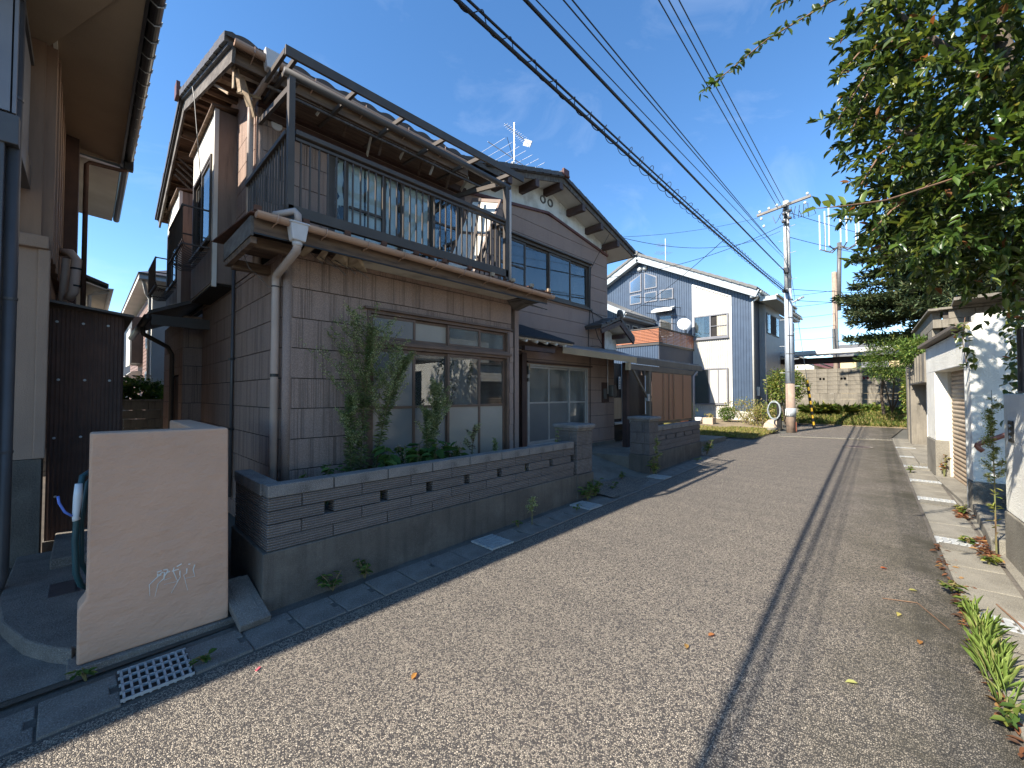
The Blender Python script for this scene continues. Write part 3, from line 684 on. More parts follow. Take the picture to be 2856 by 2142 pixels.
# -- balcony ledge: soffit, fascia, sheet metal cover, gutter
part('soffit', 'soffit_stained', H, (1.95, 4.03, 3.035), (4.42, YA - .02, 3.05))
for k, (a, b) in enumerate(((1.42, 1.52), (1.58, 1.63), (1.72, 1.80), (1.84, 1.93))):
    ob('soffit_board', MB().add([(a, 4.04, 3.03), (b, 4.05, 3.025), (b + .05 * k, YA - .03 - .08 * k, 3.0 - .03 * k), (a + .03, YA - .1, 2.99)], [(0, 1, 2, 3)]), 'pale_ply', H)
for k in range(6):
    a = 1.52 + k * .075; ob('splinter', MB().bar((a, 4.30 + .03 * (k % 2), 3.03), (a + .10 + .04 * (k % 3), 4.20 - .05 * (k % 2), 2.90 - .03 * (k % 3)), .022, .006), 'grey_wood', H)
for k in range(4):
    a = 4.5 + k * .06; ob('splinter', MB().bar((a, 4.3, 3.02), (a + .16, 4.10 - .04 * k, 2.93 - .015 * k), .045 - .008 * k, .008), 'grey_wood', H)
ob('torn_felt', MB().grid(lambda u, v: (4.42 + .42 * u, 4.42 - .36 * v, 3.03 - .13 * math.sin(PI * u) * (1 - v) - .02 * v), 8, 5), 'grey_wood', H, True)
for xx in (1.02, 1.75, 2.5, 3.3, 4.1, 4.75): part('ledge_joist', 'old_wood', H, (xx, 4.05, 3.056), (xx + .06, 5.4, 3.14))
part('fascia', 'old_wood', H, (.97, 4.0, 2.985), (4.86, 4.028, 3.105)); part('edge_strip', 'black_plastic', H, (.97, 3.993, 2.972), (4.86, 4.01, 2.984))
part('barge_board', 'grey_wood', H, (.945, 4.0, 2.955), (.968, 4.98, 3.12)); part('barge_board', 'old_wood', H, (.955, 4.03, 2.90), (1.0, 4.98, 2.953))
part('end_beam', 'old_wood', H, (1.0, 4.22, 2.93), (1.36, 4.28, 3.02)); part('end_beam', 'old_wood', H, (1.0, 4.86, 2.87), (1.36, 4.95, 2.96))
part('end_soffit', 'old_wood', H, (1.0, 4.28, 3.03), (1.35, 4.86, 3.045))
m = MB().poly([(.93, 3.95, 3.13), (4.93, 3.95, 3.13), (4.93, 5.48, 3.27), (.93, 5.48, 3.27)], .012)
ob('ledge_cover', m, 'rust_sheet', H)
for k in range(11):
    a = .98 + k * .385; c_ = ob('batten', MB().bar((a, 3.94, 3.155), (a, 5.4, 3.285), .035, .03), 'rust_sheet', H)
    ob('batten_cap', MB().box((a - .028, 3.925, 3.15), (a + .028, 3.955, 3.195)), 'pale_ply' if k > 6 else 'rust_sheet', c_)
def half_gutter(p, q, r=.052, mat='gutter_brown', parent=None, n=9):
    p = Vector(p); q = Vector(q); d = (q - p).normalized(); s_ = d.cross(Vector((0, 0, 1))).normalized(); mb = MB()
    for e in (p, q):
        for rr in (r, r - .005):
            for k in range(n + 1):
                t_ = PI * k / n; mb.v.append(tuple(e + s_ * (rr * math.cos(t_)) - Vector((0, 0, 1)) * (rr * math.sin(t_))))
    w_ = n + 1
    for k in range(n):
        mb.f.append((k, k + 1, 2 * w_ + k + 1, 2 * w_ + k)); mb.f.append((w_ + k + 1, w_ + k, 3 * w_ + k, 3 * w_ + k + 1))
        mb.f.append((k + 1, k, w_ + k, w_ + k + 1)); mb.f.append((2 * w_ + k, 2 * w_ + k + 1, 3 * w_ + k + 1, 3 * w_ + k))
    for k in (0, n): mb.f.append((k, 2 * w_ + k, 3 * w_ + k, w_ + k))
    mb.f.append(tuple(range(0, w_))); mb.f.append(tuple(range(3 * w_ - 1, 2 * w_ - 1, -1)))
    return ob('gutter', mb, mat, parent)
Gt = half_gutter((.965, 3.925, 3.135), (4.92, 3.935, 3.095), .050, 'gutter_brown', H)
for k in range(10):
    a = 1.12 + k * .41; zt = 3.135 - .04 * (a - .965) / 3.955
    ob('gutter_hook', MB().tube([(a, 3.872, zt + .004), (a, 3.868, zt - .02), (a, 3.885, zt - .047), (a, 3.925, zt - .058), (a, 3.965, zt - .05), (a - .012, 4.0, zt - .075)], .0055, 6), 'gutter_brown', Gt, True)
B_ = MB(); B_.add([(1.215,3.855,3.115),(1.365,3.855,3.11),(1.365,3.985,3.11),(1.215,3.985,3.115),(1.235,3.87,2.965),(1.345,3.87,2.96),(1.345,3.97,2.96),(1.235,3.97,2.965)], [(0,1,2,3),(7,6,5,4),(0,4,5,1),(1,5,6,2),(2,6,7,3),(3,7,4,0)])
B_.box((1.207, 3.847, 3.105), (1.373, 3.993, 3.125)); ob('collector_box', B_, 'collector_plastic', H, bevel=.01)
ob('overflow_pipe', MB().tube([(1.29, 3.90, 3.12), (1.285, 3.905, 3.20), (1.27, 3.93, 3.235), (1.20, 4.0, 3.215), (1.14, 4.06, 3.2)], .030, 10), 'downspout_tan', H, True)
dsp = ob('downspout', MB().tube([(1.29, 3.92, 2.97), (1.29, 3.93, 2.92), (1.292, 3.95, 2.89), (1.285, 4.45, 2.78), (1.283, 4.49, 2.755), (1.283, 4.50, 2.70), (1.283, 4.50, .35)], [.036, .036, .036, .035, .035, .0345, .0345], 12), 'downspout_tan', H, True)
for z, dz in ((2.66, .012), (1.78, .03)): ob('pipe_band', MB().tube([(1.283, 4.5, z), (1.283, 4.5, z + dz)], .038, 12), 'black_plastic', dsp)
ob('pipe_socket', MB().tube([(1.29, 3.925, 2.965), (1.29, 3.928, 2.93)], .042, 12), 'collector_plastic', dsp, True)

# -- upper floor front wall behind the balcony
UW = (2.18, 4.40, 3.36, 4.86); YU = 5.5
core(H, 'Y', YU, XA0, 4.45, 3.05, 5.7, [UW]); siding(H, 'Y', YU, XA0 + .04, 4.44, 3.29, 5.55, [UW], seams=[(1.6,), (1.9, 3.1), (1.45,)])
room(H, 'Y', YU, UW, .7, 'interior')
ob('corner_trim', MB().tube([(XA0 + .025, YU + .012, 3.06), (XA0 + .025, YU + .012, 5.35)], .04, 12), 'brown_siding_fine', H, True)
window(H, 'Y', YU, UW, (2.43, 2.98, 3.27, 3.82), 'balcony_metal', 'clear_glass', .05, .035, .03, (), None)
part('cross_rail', 'balcony_metal', H, (2.46, 5.485, 4.145), (2.96, 5.515, 4.175)); part('cross_rail', 'balcony_metal', H, (3.85, 5.485, 4.36), (4.36, 5.515, 4.39))
# torn paper screens behind the glass
def torn(a0, a1, z0, z1, holes, y, seed):
    rr = random.Random(seed); n = 14; pts = []
    for i in range(n + 1): pts.append((a0 + (a1 - a0) * i / n, z0 + (rr.uniform(0, .16) if holes else rr.uniform(0, .03))))
    for i in range(6): pts.append((a1 - rr.uniform(0, .05 if holes else .008), z0 + (z1 - z0) * (i + .5) / 6))
    for i in range(n + 1): pts.append((a1 - (a1 - a0) * i / n, z1 - rr.uniform(0, .015)))
    for i in range(6): pts.append((a0 + rr.uniform(0, .09 if holes else .01), z1 - (z1 - z0) * (i + .5) / 6))
    return MB().poly([(a, y + .01 * math.sin(a * 20), z) for a, z in pts], .002, (0, 1, 0))
for k, (a0, a1, z0, z1, h) in enumerate(((2.27, 2.43, 4.12, 4.82, 1), (2.23, 2.43, 3.38, 3.98, 1), (2.45, 2.71, 3.39, 4.82, 0), (2.72, 2.97, 3.40, 4.82, 0), (3.0, 3.26, 3.66, 4.82, 1), (3.0, 3.14, 3.38, 3.72, 1), (3.28, 3.82, 3.80, 4.82, 1), (3.29, 3.60, 3.38, 3.95, 1), (3.62, 3.81, 3.37, 3.66, 1), (3.84, 3.98, 3.38, 4.3, 1))):
    ob('torn_paper', torn(a0, a1, z0, z1, h, YU + .065 + .008 * (k % 3), k + 3), 'torn_paper', H)
for k, (p, q) in enumerate((((2.26, 3.36), (2.44, 4.05)), ((2.3, 4.3), (2.45, 3.9)), ((3.0, 3.4), (3.2, 4.1)), ((3.6, 3.45), (3.75, 3.95)))):
    ob('lattice_strip', MB().bar((p[0], YU + .17, p[1]), (q[0], YU + .17, q[1]), .03, .012), 'pale_ply', H)
ob('round_vent', MB().lathe([(0, 0), (.055, 0), (.062, .006), (.062, .02)], (0, 0, 0), 24), 'collector_plastic', H).matrix_local = Matrix.Translation(Vector((1.55, 5.465, 4.85)) - H.location) @ Matrix.Rotation(R(-90), 4, 'X')
part('wall_plate', 'brown_beam', H, (XA0 - .02, 5.40, 4.985), (4.43, 5.482, 5.085)); part('wall_plate', 'brown_beam', H, (XA0 + .05, 5.44, 4.87), (4.43, 5.482, 4.95))

# -- balcony
Bc = ob('balcony', MB().box((1.24, 4.02, 3.225), (4.05, 4.07, 3.325)), 'balcony_metal', H, bevel=.003)
for xx in (1.235, 4.0): part('post', 'balcony_metal', Bc, (xx, 4.02, 3.19), (xx + .055, 4.08, 4.50), bevel=.003)
part('handrail', 'balcony_metal', Bc, (1.30, 4.015, 3.985), (3.99, 4.085, 4.03), bevel=.004); part('rail', 'balcony_metal', Bc, (1.30, 4.035, 3.94), (3.99, 4.065, 3.965))
part('side_rail', 'balcony_metal', Bc, (1.225, 4.09, 3.985), (1.285, 5.46, 4.03), bevel=.004); part('side_beam', 'balcony_metal', Bc, (1.225, 4.09, 3.25), (1.285, 5.46, 3.34))
part('side_rail', 'balcony_metal', Bc, (4.0, 4.09, 3.985), (4.06, 5.46, 4.03), bevel=.004)
bal = MB().box((-.0065, -.009, 0), (.0065, .009, .62)).mesh('baluster', 'balcony_metal')
for k in range(32): link('baluster', bal, Bc, (1.352 + k * .0826, 4.05, 3.33))
for k in range(15): link('baluster', bal, Bc, (1.255, 4.17 + k * .088, 3.34)).scale = (1, 1, 1.05)
for k in range(12): link('baluster', bal, Bc, (4.03, 4.17 + k * .108, 3.30)).scale = (1, 1, 1.12)
ob('post_beam', MB().tube([(1.20, 4.05, 4.535), (4.10, 4.05, 4.50)], .036, 14), 'dark_metal', Bc, True)
part('top_beam', 'balcony_metal', Bc, (1.29, 4.315, 4.90), (4.69, 4.345, 5.0), bevel=.003)
for xx in (1.30, 1.40, 2.02, 2.62, 3.22, 3.83, 4.44): ob('rafter', MB().bar((xx, 5.47, 5.035), (xx, 4.34, 4.945), .032, .055), 'balcony_metal', Bc, bevel=.002)
for xx in (1.34, 4.03): ob('tie_bar', MB().bar((xx, 4.07, 4.56), (xx + .03, 5.46, 4.80), .035, .06), 'balcony_metal', Bc)
for yy, zz_ in ((5.0, 4.96),): part('purlin', 'grey_wood', Bc, (1.32, yy - .012, zz_ - .012), (4.46, yy + .012, zz_ + .012))
ob('brace', MB().bar((3.95, 4.5, 4.45), (3.52, 4.2, 3.35), .03, .03), 'balcony_metal', Bc); ob('brace', MB().bar((4.02, 4.3, 4.1), (3.72, 4.2, 3.35), .03, .03), 'balcony_metal', Bc)
ob('rain_pipe', MB().tube([(4.10, 4.05, 4.50), (4.105, 4.045, 4.44), (4.105, 4.045, 3.2)], .02, 8), 'collector_plastic', Bc, True)
# an old screen leaf leaning on the rail, behind it
t = thing('screen_leaf', 'brown framed pale screen leaf leaning behind the right end of the balcony rail', 'screen', (4.0, 4.6, 3.3))
def lean(u, v): # u across 0..1, v up 0..1
    return (3.50 + .10 * u + .52 * v, 4.75 - .52 * u, 3.36 + 1.20 * v - .16 * u)
def lq(mb, u0, u1, v0, v1, th): mb.poly([lean(u0, v0), lean(u1, v0), lean(u1, v1), lean(u0, v1)], th, (.8, .1, -.2))
m = MB(); lq(m, .05, .95, .04, .96, .01); ob('panel', m, 'bay_white', t)
for r_ in ((0, .06, 0, 1), (.94, 1, 0, 1), (.06, .94, .955, 1), (.06, .94, 0, .045), (.06, .94, .5, .53)):
    m = MB(); lq(m, *r_, .03); m.v = [(a - .012, b_, c_ + .003) for a, b_, c_ in m.v]; ob('frame', m, 'bronze_frame', t)
# -- projecting window boxes on the alley side
for k, (y0, y1, z0, z1, wy0, wy1, wz0, wz1) in enumerate(((6.37, 7.95, 3.03, 5.27, 6.55, 7.80, 3.62, 4.75), (9.25, 10.8, 3.2, 5.2, 9.45, 10.65, 3.62, 4.75))):
    xb = 1.10; op = (wy0, wy1, wz0, wz1)
    b_ = core(H, 'X', xb, y0 + .03, y1, z0, z1, [op], 'bay_white', .03, 'window_box')
    low = MB(); wbox(low, 'X', xb, .004, .010, (y0 + .09, y1 - .04, z0 + .01, wz0 - .04)); ob('apron_board', low, 'bay_brown', b_)
    part('side_panel', 'bay_brown', b_, (xb + .0, y0, z0), (1.345, y0 + .028, z1)); part('side_panel', 'bay_brown', b_, (xb + .03, y1 - .03, z0), (1.345, y1, z1))
    part('corner_strip', 'soffit_white', b_, (xb - .012, y0 - .012, z0 - .05), (xb + .035, y0 + .03, z1))
    part('underside', 'interior', b_, (xb + .005, y0 + .03, z0 - .02), (1.345, y1 - .03, z0))
    ob('top_board', MB().poly([(1.345, y0 - .04, z1 + .06), (xb - .05, y0 - .04, z1), (xb - .05, y1 + .04, z1), (1.345, y1 + .04, z1 + .06)], .03), 'old_wood', b_)
    room(b_, 'X', xb, op, .5)
    window(b_, 'X', xb, op, ((wy0 + wy1) / 2,), 'balcony_metal', 'bright_glass', .04, .035, .02)
    gd = ob('window_guard', MB().box((xb - .30, y0 + .2, 3.98), (xb - .28, y1 - .2, 4.01)).box((xb - .30, y0 + .2, 3.50), (xb - .28, y1 - .2, 3.52)), 'dark_metal', b_)
    for yy in (y0 + .2, y1 - .2):
        ob('bracket', MB().bar((xb - .29, yy, 3.995), (xb, yy, 3.995), .018, .018).bar((xb - .29, yy, 3.51), (xb, yy, 3.51), .018, .018), 'dark_metal', gd)
    n = 13
    for i in range(n):
        yy = y0 + .22 + i * (y1 - y0 - .44) / (n - 1)
        ob('bar', MB().tube([(xb - .29, yy, 4.0), (xb - .29, yy, 3.58), (xb - .26, yy, 3.48), (xb - .16, yy, 3.43), (xb - .03, yy, 3.45)], .007, 5), 'dark_metal', gd)

# -- main roof of the balcony wing: ridge along X
EY, EZ, RY, RZ, VX = 4.90, 5.20, 8.0, 6.18, .97
def rz(y): return EZ + (RZ - EZ) * (y - EY) / (RY - EY)
Rf = ob('roof', roof_field(roof_field(MB(), (VX - .03, EY, EZ), (3.9, 0, 0), (0, RY - EY, RZ - EZ), 14, 14), (VX - .03, 11.1, EZ), (3.9, 0, 0), (0, RY - 11.1, RZ - EZ), 14, 14), 'roof_tile', H)
ob('roof_deck', MB().poly([(VX, EY + .02, EZ - .035), (4.8, EY + .02, EZ - .035), (4.8, RY, RZ - .035), (VX, RY, RZ - .035)], -.03).poly([(VX, RY, RZ - .035), (4.8, RY, RZ - .035), (4.8, 11.05, EZ - .035), (VX, 11.05, EZ - .035)], -.03), 'old_wood', Rf)
# verge tiles and eave tiles that show one by one
vt = MB().poly([(-.045, 0, -.05), (.10, 0, -.05), (.10, 0, .035), (.02, 0, .055), (-.045, 0, .035)], .27, (0, 1, 0)).mesh('verge_tile', 'roof_tile')
sl = math.atan2(RZ - EZ, RY - EY)
for side in (0, 1):
    for k in range(12):
        t_ = (k + .02) / 12; o = link('verge_tile', vt, Rf, (VX - .02, EY + (RY - EY) * t_, EZ + (RZ - EZ) * t_ + .012) if side == 0 else (VX - .02 + .07, 11.1 + (RY - 11.1) * t_, EZ + (RZ - EZ) * t_ + .012))
        o.rotation_euler = (sl + .03, R(random.uniform(-2, 2)), 0 if side == 0 else PI)
et = MB().grid(lambda u, v: (-.15 + .30 * u, .30 * v, .045 * math.sin(PI * u) * (1 - .1 * v)), 10, 1)
et.grid(lambda u, v: (-.15 + .30 * u, 0, .045 * math.sin(PI * u) - .045 * v * math.sin(PI * u) - .012 * v), 10, 1)
et = et.mesh('eave_tile', 'roof_tile', True)
for k in range(14):
    o = link('eave_tile', et, Rf, (VX + .10 + k * .27, EY - .035, EZ + .005)); o.rotation_euler = (sl, 0, 0)
ob('ridge', MB().tube([(VX - .06, RY, RZ + .05), (4.9, RY, RZ + .05)], .085, 10), 'roof_tile', Rf); part('ridge_end', 'red_trim', Rf, (VX - .10, RY - .10, RZ - .06), (VX - .055, RY + .10, RZ + .16))
# barge boards, fascia, gutter
for (ya, za, yb, zb) in ((EY + .02, EZ, RY, RZ), (RY, RZ, 11.0, EZ)):
    ob('barge_board', MB().bar((VX + .02, ya, za - .135), (VX + .02, yb, zb - .135), .03, .15), 'grey_wood', Rf); ob('barge_cap', MB().bar((VX - .005, ya, za - .045), (VX - .005, yb, zb - .045), .05, .035), 'dark_metal', Rf)
part('eave_fascia', 'old_wood', Rf, (VX + .04, EY + .06, EZ - .19), (4.1, EY + .09, EZ - .04))
half_gutter((VX + .01, EY - .045, EZ - .035), (4.05, EY - .045, EZ - .065), .05, 'gutter_brown', Rf)
for xx in (1.15, 1.75, 2.35, 2.95, 3.55): ob('gutter_hook', MB().tube([(xx, EY - .1, EZ - .03), (xx, EY - .095, EZ - .085), (xx, EY - .045, EZ - .1), (xx, EY + .06, EZ - .12)], .006, 5), 'gutter_brown', Rf)
B_ = MB(); B_.add([(1.24,EY-.11,EZ+.03),(1.40,EY-.11,EZ+.03),(1.40,EY+.03,EZ+.03),(1.24,EY+.03,EZ+.03),(1.265,EY-.09,EZ-.16),(1.375,EY-.09,EZ-.16),(1.375,EY+.01,EZ-.16),(1.265,EY+.01,EZ-.16)], [(0,1,2,3),(7,6,5,4),(0,4,5,1),(1,5,6,2),(2,6,7,3),(3,7,4,0)])
ob('collector_box', B_, 'collector_plastic', Rf, bevel=.01)
ob('downspout', MB().tube([(1.32, EY - .04, EZ - .15), (1.32, EY, EZ - .19), (1.30, EY + .1, EZ - .205), (1.285, EY + .52, EZ - .22), (1.28, EY + .58, EZ - .26), (1.28, EY + .59, EZ - .36), (1.28, EY + .59, 3.25)], .033, 10), 'downspout_tan', Rf, True)
# rotten soffit: joists and boards, some of them hanging
for k in range(8):
    y = 5.1 + k * .42 + .02 * (k % 3); z = rz(y) if y < RY else RZ - (y - RY) * (RZ - EZ) / 3.1
    part('soffit_joist', 'old_wood', Rf, (VX + .05, y, z - .20), (1.5, y + .07, z - .12))
for k in range(5):
    y = 8.45 + k * .5; z = RZ - (y - RY) * (RZ - EZ) / 3.1; part('soffit_joist', 'old_wood', Rf, (VX + .05, y, z - .22), (1.4, y + .10, z - .13))
rr = random.Random(4)
for k in range(20):
    y = 5.2 + k * .285; z = (rz(y) if y < RY else RZ - (y - RY) * (RZ - EZ) / 3.1) - .115
    if k in (1, 3): continue
    dz = rr.uniform(-.05, .01) if k in (0, 2, 4, 13, 14, 15) else 0
    ob('soffit_board', MB().add([(VX + .05, y, z + dz), (1.36, y, z + rr.uniform(-.02, 0)), (1.36, y + .26, z + .05), (VX + .05, y + .26, z + .05 + dz)], [(0, 1, 2, 3), (3, 2, 1, 0)][:1]), 'pale_ply' if k % 3 else 'soffit_stained', Rf)
for p, q, w_ in (((1.06, 5.12, 5.06), (1.10, 5.16, 4.86), .06), ((1.12, 5.2, 5.05), (1.22, 5.28, 4.82), .10), ((1.03, 5.1, 5.08), (1.03, 5.12, 4.84), .03), ((1.20, 5.3, 5.0), (1.3, 5.42, 4.80), .05), ((1.1, 5.3, 4.93), (1.32, 5.25, 4.95), .03), ((1.0, 6.0, 5.35), (1.1, 5.7, 5.12), .03)):
    ob('hanging_slat', MB().bar(p, q, w_, .012, (1, .3, 0)), 'pale_ply', Rf)
for k in range(4):
    y = 9.0 + k * .12; ob('hanging_slat', MB().bar((VX + .06, y, 5.66 - k * .05), (1.3, y + .1, 5.52 - k * .06), .05, .01), 'grey_wood', Rf)
m = MB().poly([(1.55, EY + .09, EZ - .21), (4.1, EY + .09, EZ - .21), (4.1, 5.48, EZ - .17), (1.55, 5.48, EZ - .17)], .01); ob('eave_soffit', m, 'old_wood', Rf)
for k in range(9):
    a = 1.9 + k * .27 + .05 * (k % 3); ob('hanging_slat', MB().bar((a, 5.02 + .05 * (k % 2), 5.03), (a + .05 * (k % 3) - .03, 5.1 + .1 * (k % 3), 4.95 - .05 * (k % 4)), .05, .006, (1, 0, .2)), 'old_wood' if k % 2 else 'soffit_stained', Rf)
ob('loose_wire', MB().tube([(.93, 7.1, 6.0), (.95, 6.9, 5.6), (.98, 6.85, 5.1), (1.03, 6.9, 4.6), (1.03, 6.9, 4.0)], .006, 5), 'cable_black', H)
ob('loose_wire', MB().tube([(1.0, 4.5, 2.95), (1.05, 4.48, 2.8), (1.2, 4.5, 2.68), (1.27, 4.5, 2.62)], .003, 4), 'grey_wood', H)

# -- gabled wing, upper floor
YB = 5.5; XB0, XB1, XR = 4.40, 9.0, 6.70
BW = (5.25, 8.24, 3.60, 4.64)
def trimz(x): return 5.40 - .150 * abs(x - 6.68)
def soffz(x): return 5.93 - .283 * abs(x - XR)
seamsB = [(5.9, 7.8), (6.6,), (7.4,), (5.6, 8.5), (7.0,)]
GW = (6.05, 8.12, .60, 2.21)
core(H, 'Y', YB, XB0, XB1, 2.6, 4.95, [BW]); siding(H, 'Y', YB, XB0 + .02, XB1, 2.93, 5.45, [BW], zref=3.232, mat='brown_siding_fine', seams=seamsB, clip=lambda x: trimz(x) - .02)
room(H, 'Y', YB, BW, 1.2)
m = MB().poly([(XB0, YB + .02, 4.9), (XB1, YB + .02, 4.9), (XB1, YB + .02, soffz(XB1) + .02), (XR, YB + .02, soffz(XR) + .02), (XB0, YB + .02, soffz(XB0) + .02)], .06, (0, 1, 0)); ob('gable_plaster', m, 'white_plaster', H)
for xa, xb_ in ((XB0, 6.68), (6.68, XB1 + .01)): ob('trim', MB().bar((xa, YB - .03, trimz(xa)), (xb_, YB - .03, trimz(xb_)), .05, .05), 'red_trim', H)
window(H, 'Y', YB, BW, (6.0, 6.75, 7.49), 'balcony_metal', 'window_glass', .05, .04, .035)
part('cross_rail', 'balcony_metal', H, (5.3, 5.48, 4.06), (5.96, 5.51, 4.09)); part('window_hood', 'balcony_metal', H, (BW[0] - .05, 5.41, BW[3] + .012), (BW[1] + .05, 5.483, BW[3] + .035))
for a0, a1 in ((5.35, 5.9), (6.5, 6.72), (6.85, 7.0)): curtain(H, 'Y', YB + .22, a0, a1, 3.62, 4.62)
for vx in (6.57, 6.81):
    o = ob('round_vent', MB().lathe([(0, -.02), (.05, -.02), (.055, .012), (.085, .018), (.085, 0)], (0, 0, 0), 24), 'meter_grey', H); o.matrix_local = Matrix.Translation(Vector((vx, YB + .018, 5.665)) - H.location) @ Matrix.Rotation(R(90), 4, 'X')
core(H, 'X', XB1 - .01, YB + .02, 11, 2.6, 5.2, name='end_wall', mat='brown_siding_fine')
# -- gabled wing, ground floor: entrance door, sliding window, meter
DR = (4.75, 5.98, .45, 2.42)
core(H, 'Y', YB, XA1, 9.32, .42, 2.75, [GW, DR]); siding(H, 'Y', YB, XA1 + .02, 9.30, .45, 2.93, [GW, DR], zref=2.62, mat='brown_siding_fine', seams=[(), (8.6,), (), (8.35,), (8.75,)])
room(H, 'Y', YB, GW, .8); window(H, 'Y', YB, GW, (6.73, 7.44), 'grey_aluminium', 'dusty_glass', .04, .035, .03, (1.44,), {(0, 0): 'grey_screen', (1, 0): 'grey_screen', (0, 1): 'dusty_glass'})
curtain(H, 'Y', YB + .14, 6.1, 8.1, .62, 2.2, amp=.03, per=.17); part('window_hood', 'brown_beam', H, (5.98, 5.40, 2.235), (8.22, 5.482, 2.262))
dd = part('entrance_door', 'dark_siding', H, (4.80, 5.52, .45), (5.86, 5.56, 2.38)); part('door_frame', 'brown_beam', dd, (5.86, 5.44, .45), (5.99, 5.56, 2.42)); part('door_frame', 'brown_beam', dd, (4.78, 5.46, 2.38), (5.86, 5.56, 2.45))
part('door_panel', 'interior', dd, (4.95, 5.505, 1.0), (5.76, 5.518, 1.75)); ob('peephole', MB().lathe([(0, .012), (.014, .012), (.016, 0)], (0, 0, 0), 12), 'galvanized', dd).matrix_local = Matrix.Translation(Vector((5.79, 5.515, 1.93)) - Vector((0, 0, 0)) - wpos(dd)) @ Matrix.Rotation(R(90), 4, 'X')
part('white_lintel', 'soffit_white', H, (XA1 + .1, 5.44, 2.46), (6.0, 5.482, 2.58))
ob('door_bell', MB().box((6.0, 5.41, 2.0), (6.035, 5.483, 2.16)).box((5.99, 5.4, 1.86), (6.03, 5.483, 1.93)), 'meter_grey', H, bevel=.006); part('bell_pull', 'pale_ply', H, (6.005, 5.40, 2.09), (6.045, 5.41, 2.20))
part('step', 'red_trim', H, (5.95, 5.1, .40), (7.6, 5.48, .56)); part('foundation', 'old_concrete', H, (6.0, 5.46, .35), (9.31, 5.482, .47))
part('meter_board', 'brown_beam', H, (8.72, 5.455, 1.42), (9.02, 5.482, 1.90)); ob('electricity_meter', MB().box((8.98, 5.32, 1.55), (9.16, 5.46, 1.84)), 'meter_grey', H, bevel=.03); part('fuse_box', 'meter_grey', H, (8.76, 5.41, 1.5), (8.86, 5.455, 1.75), bevel=.01)
ob('conduit', MB().tube([(8.96, 5.455, 3.15), (8.96, 5.455, 1.62)], .016, 8), 'collector_plastic', H, True)
ob('cable', MB().tube([(8.22, 5.44, 4.6), (8.20, 5.46, 3.5), (8.15, 5.46, 3.1), (8.14, 5.46, 2.75), (8.19, 5.45, 2.62), (8.2, 5.46, .55)], .008, 5), 'cable_black', H); ob('cable', MB().tube([(8.24, 5.44, 3.6), (8.30, 5.42, 3.3), (8.42, 5.38, 2.95), (8.58, 5.3, 2.68), (8.35, 5.35, 2.74), (8.16, 5.42, 2.72)], .008, 5), 'cable_black', H)
ob('cable', MB().tube([(8.35, 5.02, 5.30), (8.28, 5.25, 4.9), (8.23, 5.45, 4.55)], .006, 5), 'cable_black', H); ob('cable', MB().tube([(8.24, 5.46, 3.56), (8.6, 5.47, 3.5), (9.0, 5.47, 3.42)], .007, 5), 'cable_black', H)
# small tiled side roof over a white wall at the far end
part('white_wall', 'white_plaster', H, (8.78, 5.43, 2.62), (9.33, 5.479, 3.16)); part('wall_edge', 'red_trim', H, (8.74, 5.42, 2.6), (8.775, 5.482, 3.14))
sr = ob('side_roof', MB().poly([(8.05, 5.05, 3.10), (8.90, 5.05, 3.40), (8.90, 5.60, 3.40), (8.05, 5.60, 3.10)], .07).poly([(8.90, 5.05, 3.40), (9.58, 5.05, 2.98), (9.58, 7.4, 2.98), (8.90, 7.4, 3.40)], .07), 'roof_tile', H)
for k in range(4): ob('side_tile', MB().bar((8.10 + k * .21, 5.02, 3.19 + k * .074), (8.10 + k * .21, 5.6, 3.19 + k * .074), .17, .05, (-.33, 0, 1)), 'roof_tile', sr, bevel=.012)
ob('ridge_end', MB().lathe([(0, .05), (.06, .05), (.11, .02), (.12, -.03), (0, -.03)], (0, 0, 0), 14), 'roof_tile', sr).matrix_local = Matrix.Translation(Vector((8.90, 5.06, 3.52)) - wpos(sr)) @ Matrix.Rotation(R(90), 4, 'X')
ob('barge_board', MB().bar((8.92, 5.07, 3.31), (9.56, 5.07, 2.92), .04, .12), 'brown_beam', sr); ob('barge_board', MB().bar((8.06, 5.07, 3.03), (8.9, 5.07, 3.32), .04, .10), 'brown_beam', sr); part('purlin', 'brown_beam', sr, (9.12, 5.1, 2.98), (9.2, 5.5, 3.08))
ob('side_soffit', MB().poly([(8.78, 5.1, 3.30), (9.55, 5.1, 2.90), (9.55, 5.6, 2.90), (8.78, 5.6, 3.30)], .01), 'soffit_stained', sr)

# -- gable roof
VY = 5.06; TZ = 6.04; SB = .283
def bz(x): return TZ - SB * abs(x - XR)
XE = 9.66; XL = 3.85
Rb = ob('roof', roof_field(roof_field(MB(), (XE, VY, bz(XE)), (0, 6.2, 0), (XR - XE, 0, TZ - bz(XE)), 14, 12), (XL, VY, bz(XL)), (0, 6.2, 0), (XR - XL, 0, TZ - bz(XL)), 14, 12), 'roof_tile', H)
ob('soffit', MB().poly([(XL + .1, VY + .06, bz(XL + .1) - .115), (XR, VY + .06, TZ - .115), (XR, YB + .04, TZ - .115), (XL + .1, YB + .04, bz(XL + .1) - .115)], .012).poly([(XR, VY + .06, TZ - .115), (XE - .03, VY + .06, bz(XE) - .107), (XE - .03, YB + 6, bz(XE) - .107), (XR, YB + 6, TZ - .115)], .012), 'soffit_white', Rb)
for xa, xb_ in ((XL, XR), (XR, XE)):
    ob('barge_board', MB().bar((xa, VY + .045, bz(xa) - .075), (xb_, VY + .045, bz(xb_) - .075), .03, .11), 'grey_wood', Rb); ob('barge_cap', MB().bar((xa, VY + .015, bz(xa) - .022), (xb_, VY + .015, bz(xb_) - .022), .06, .03), 'dark_metal', Rb)
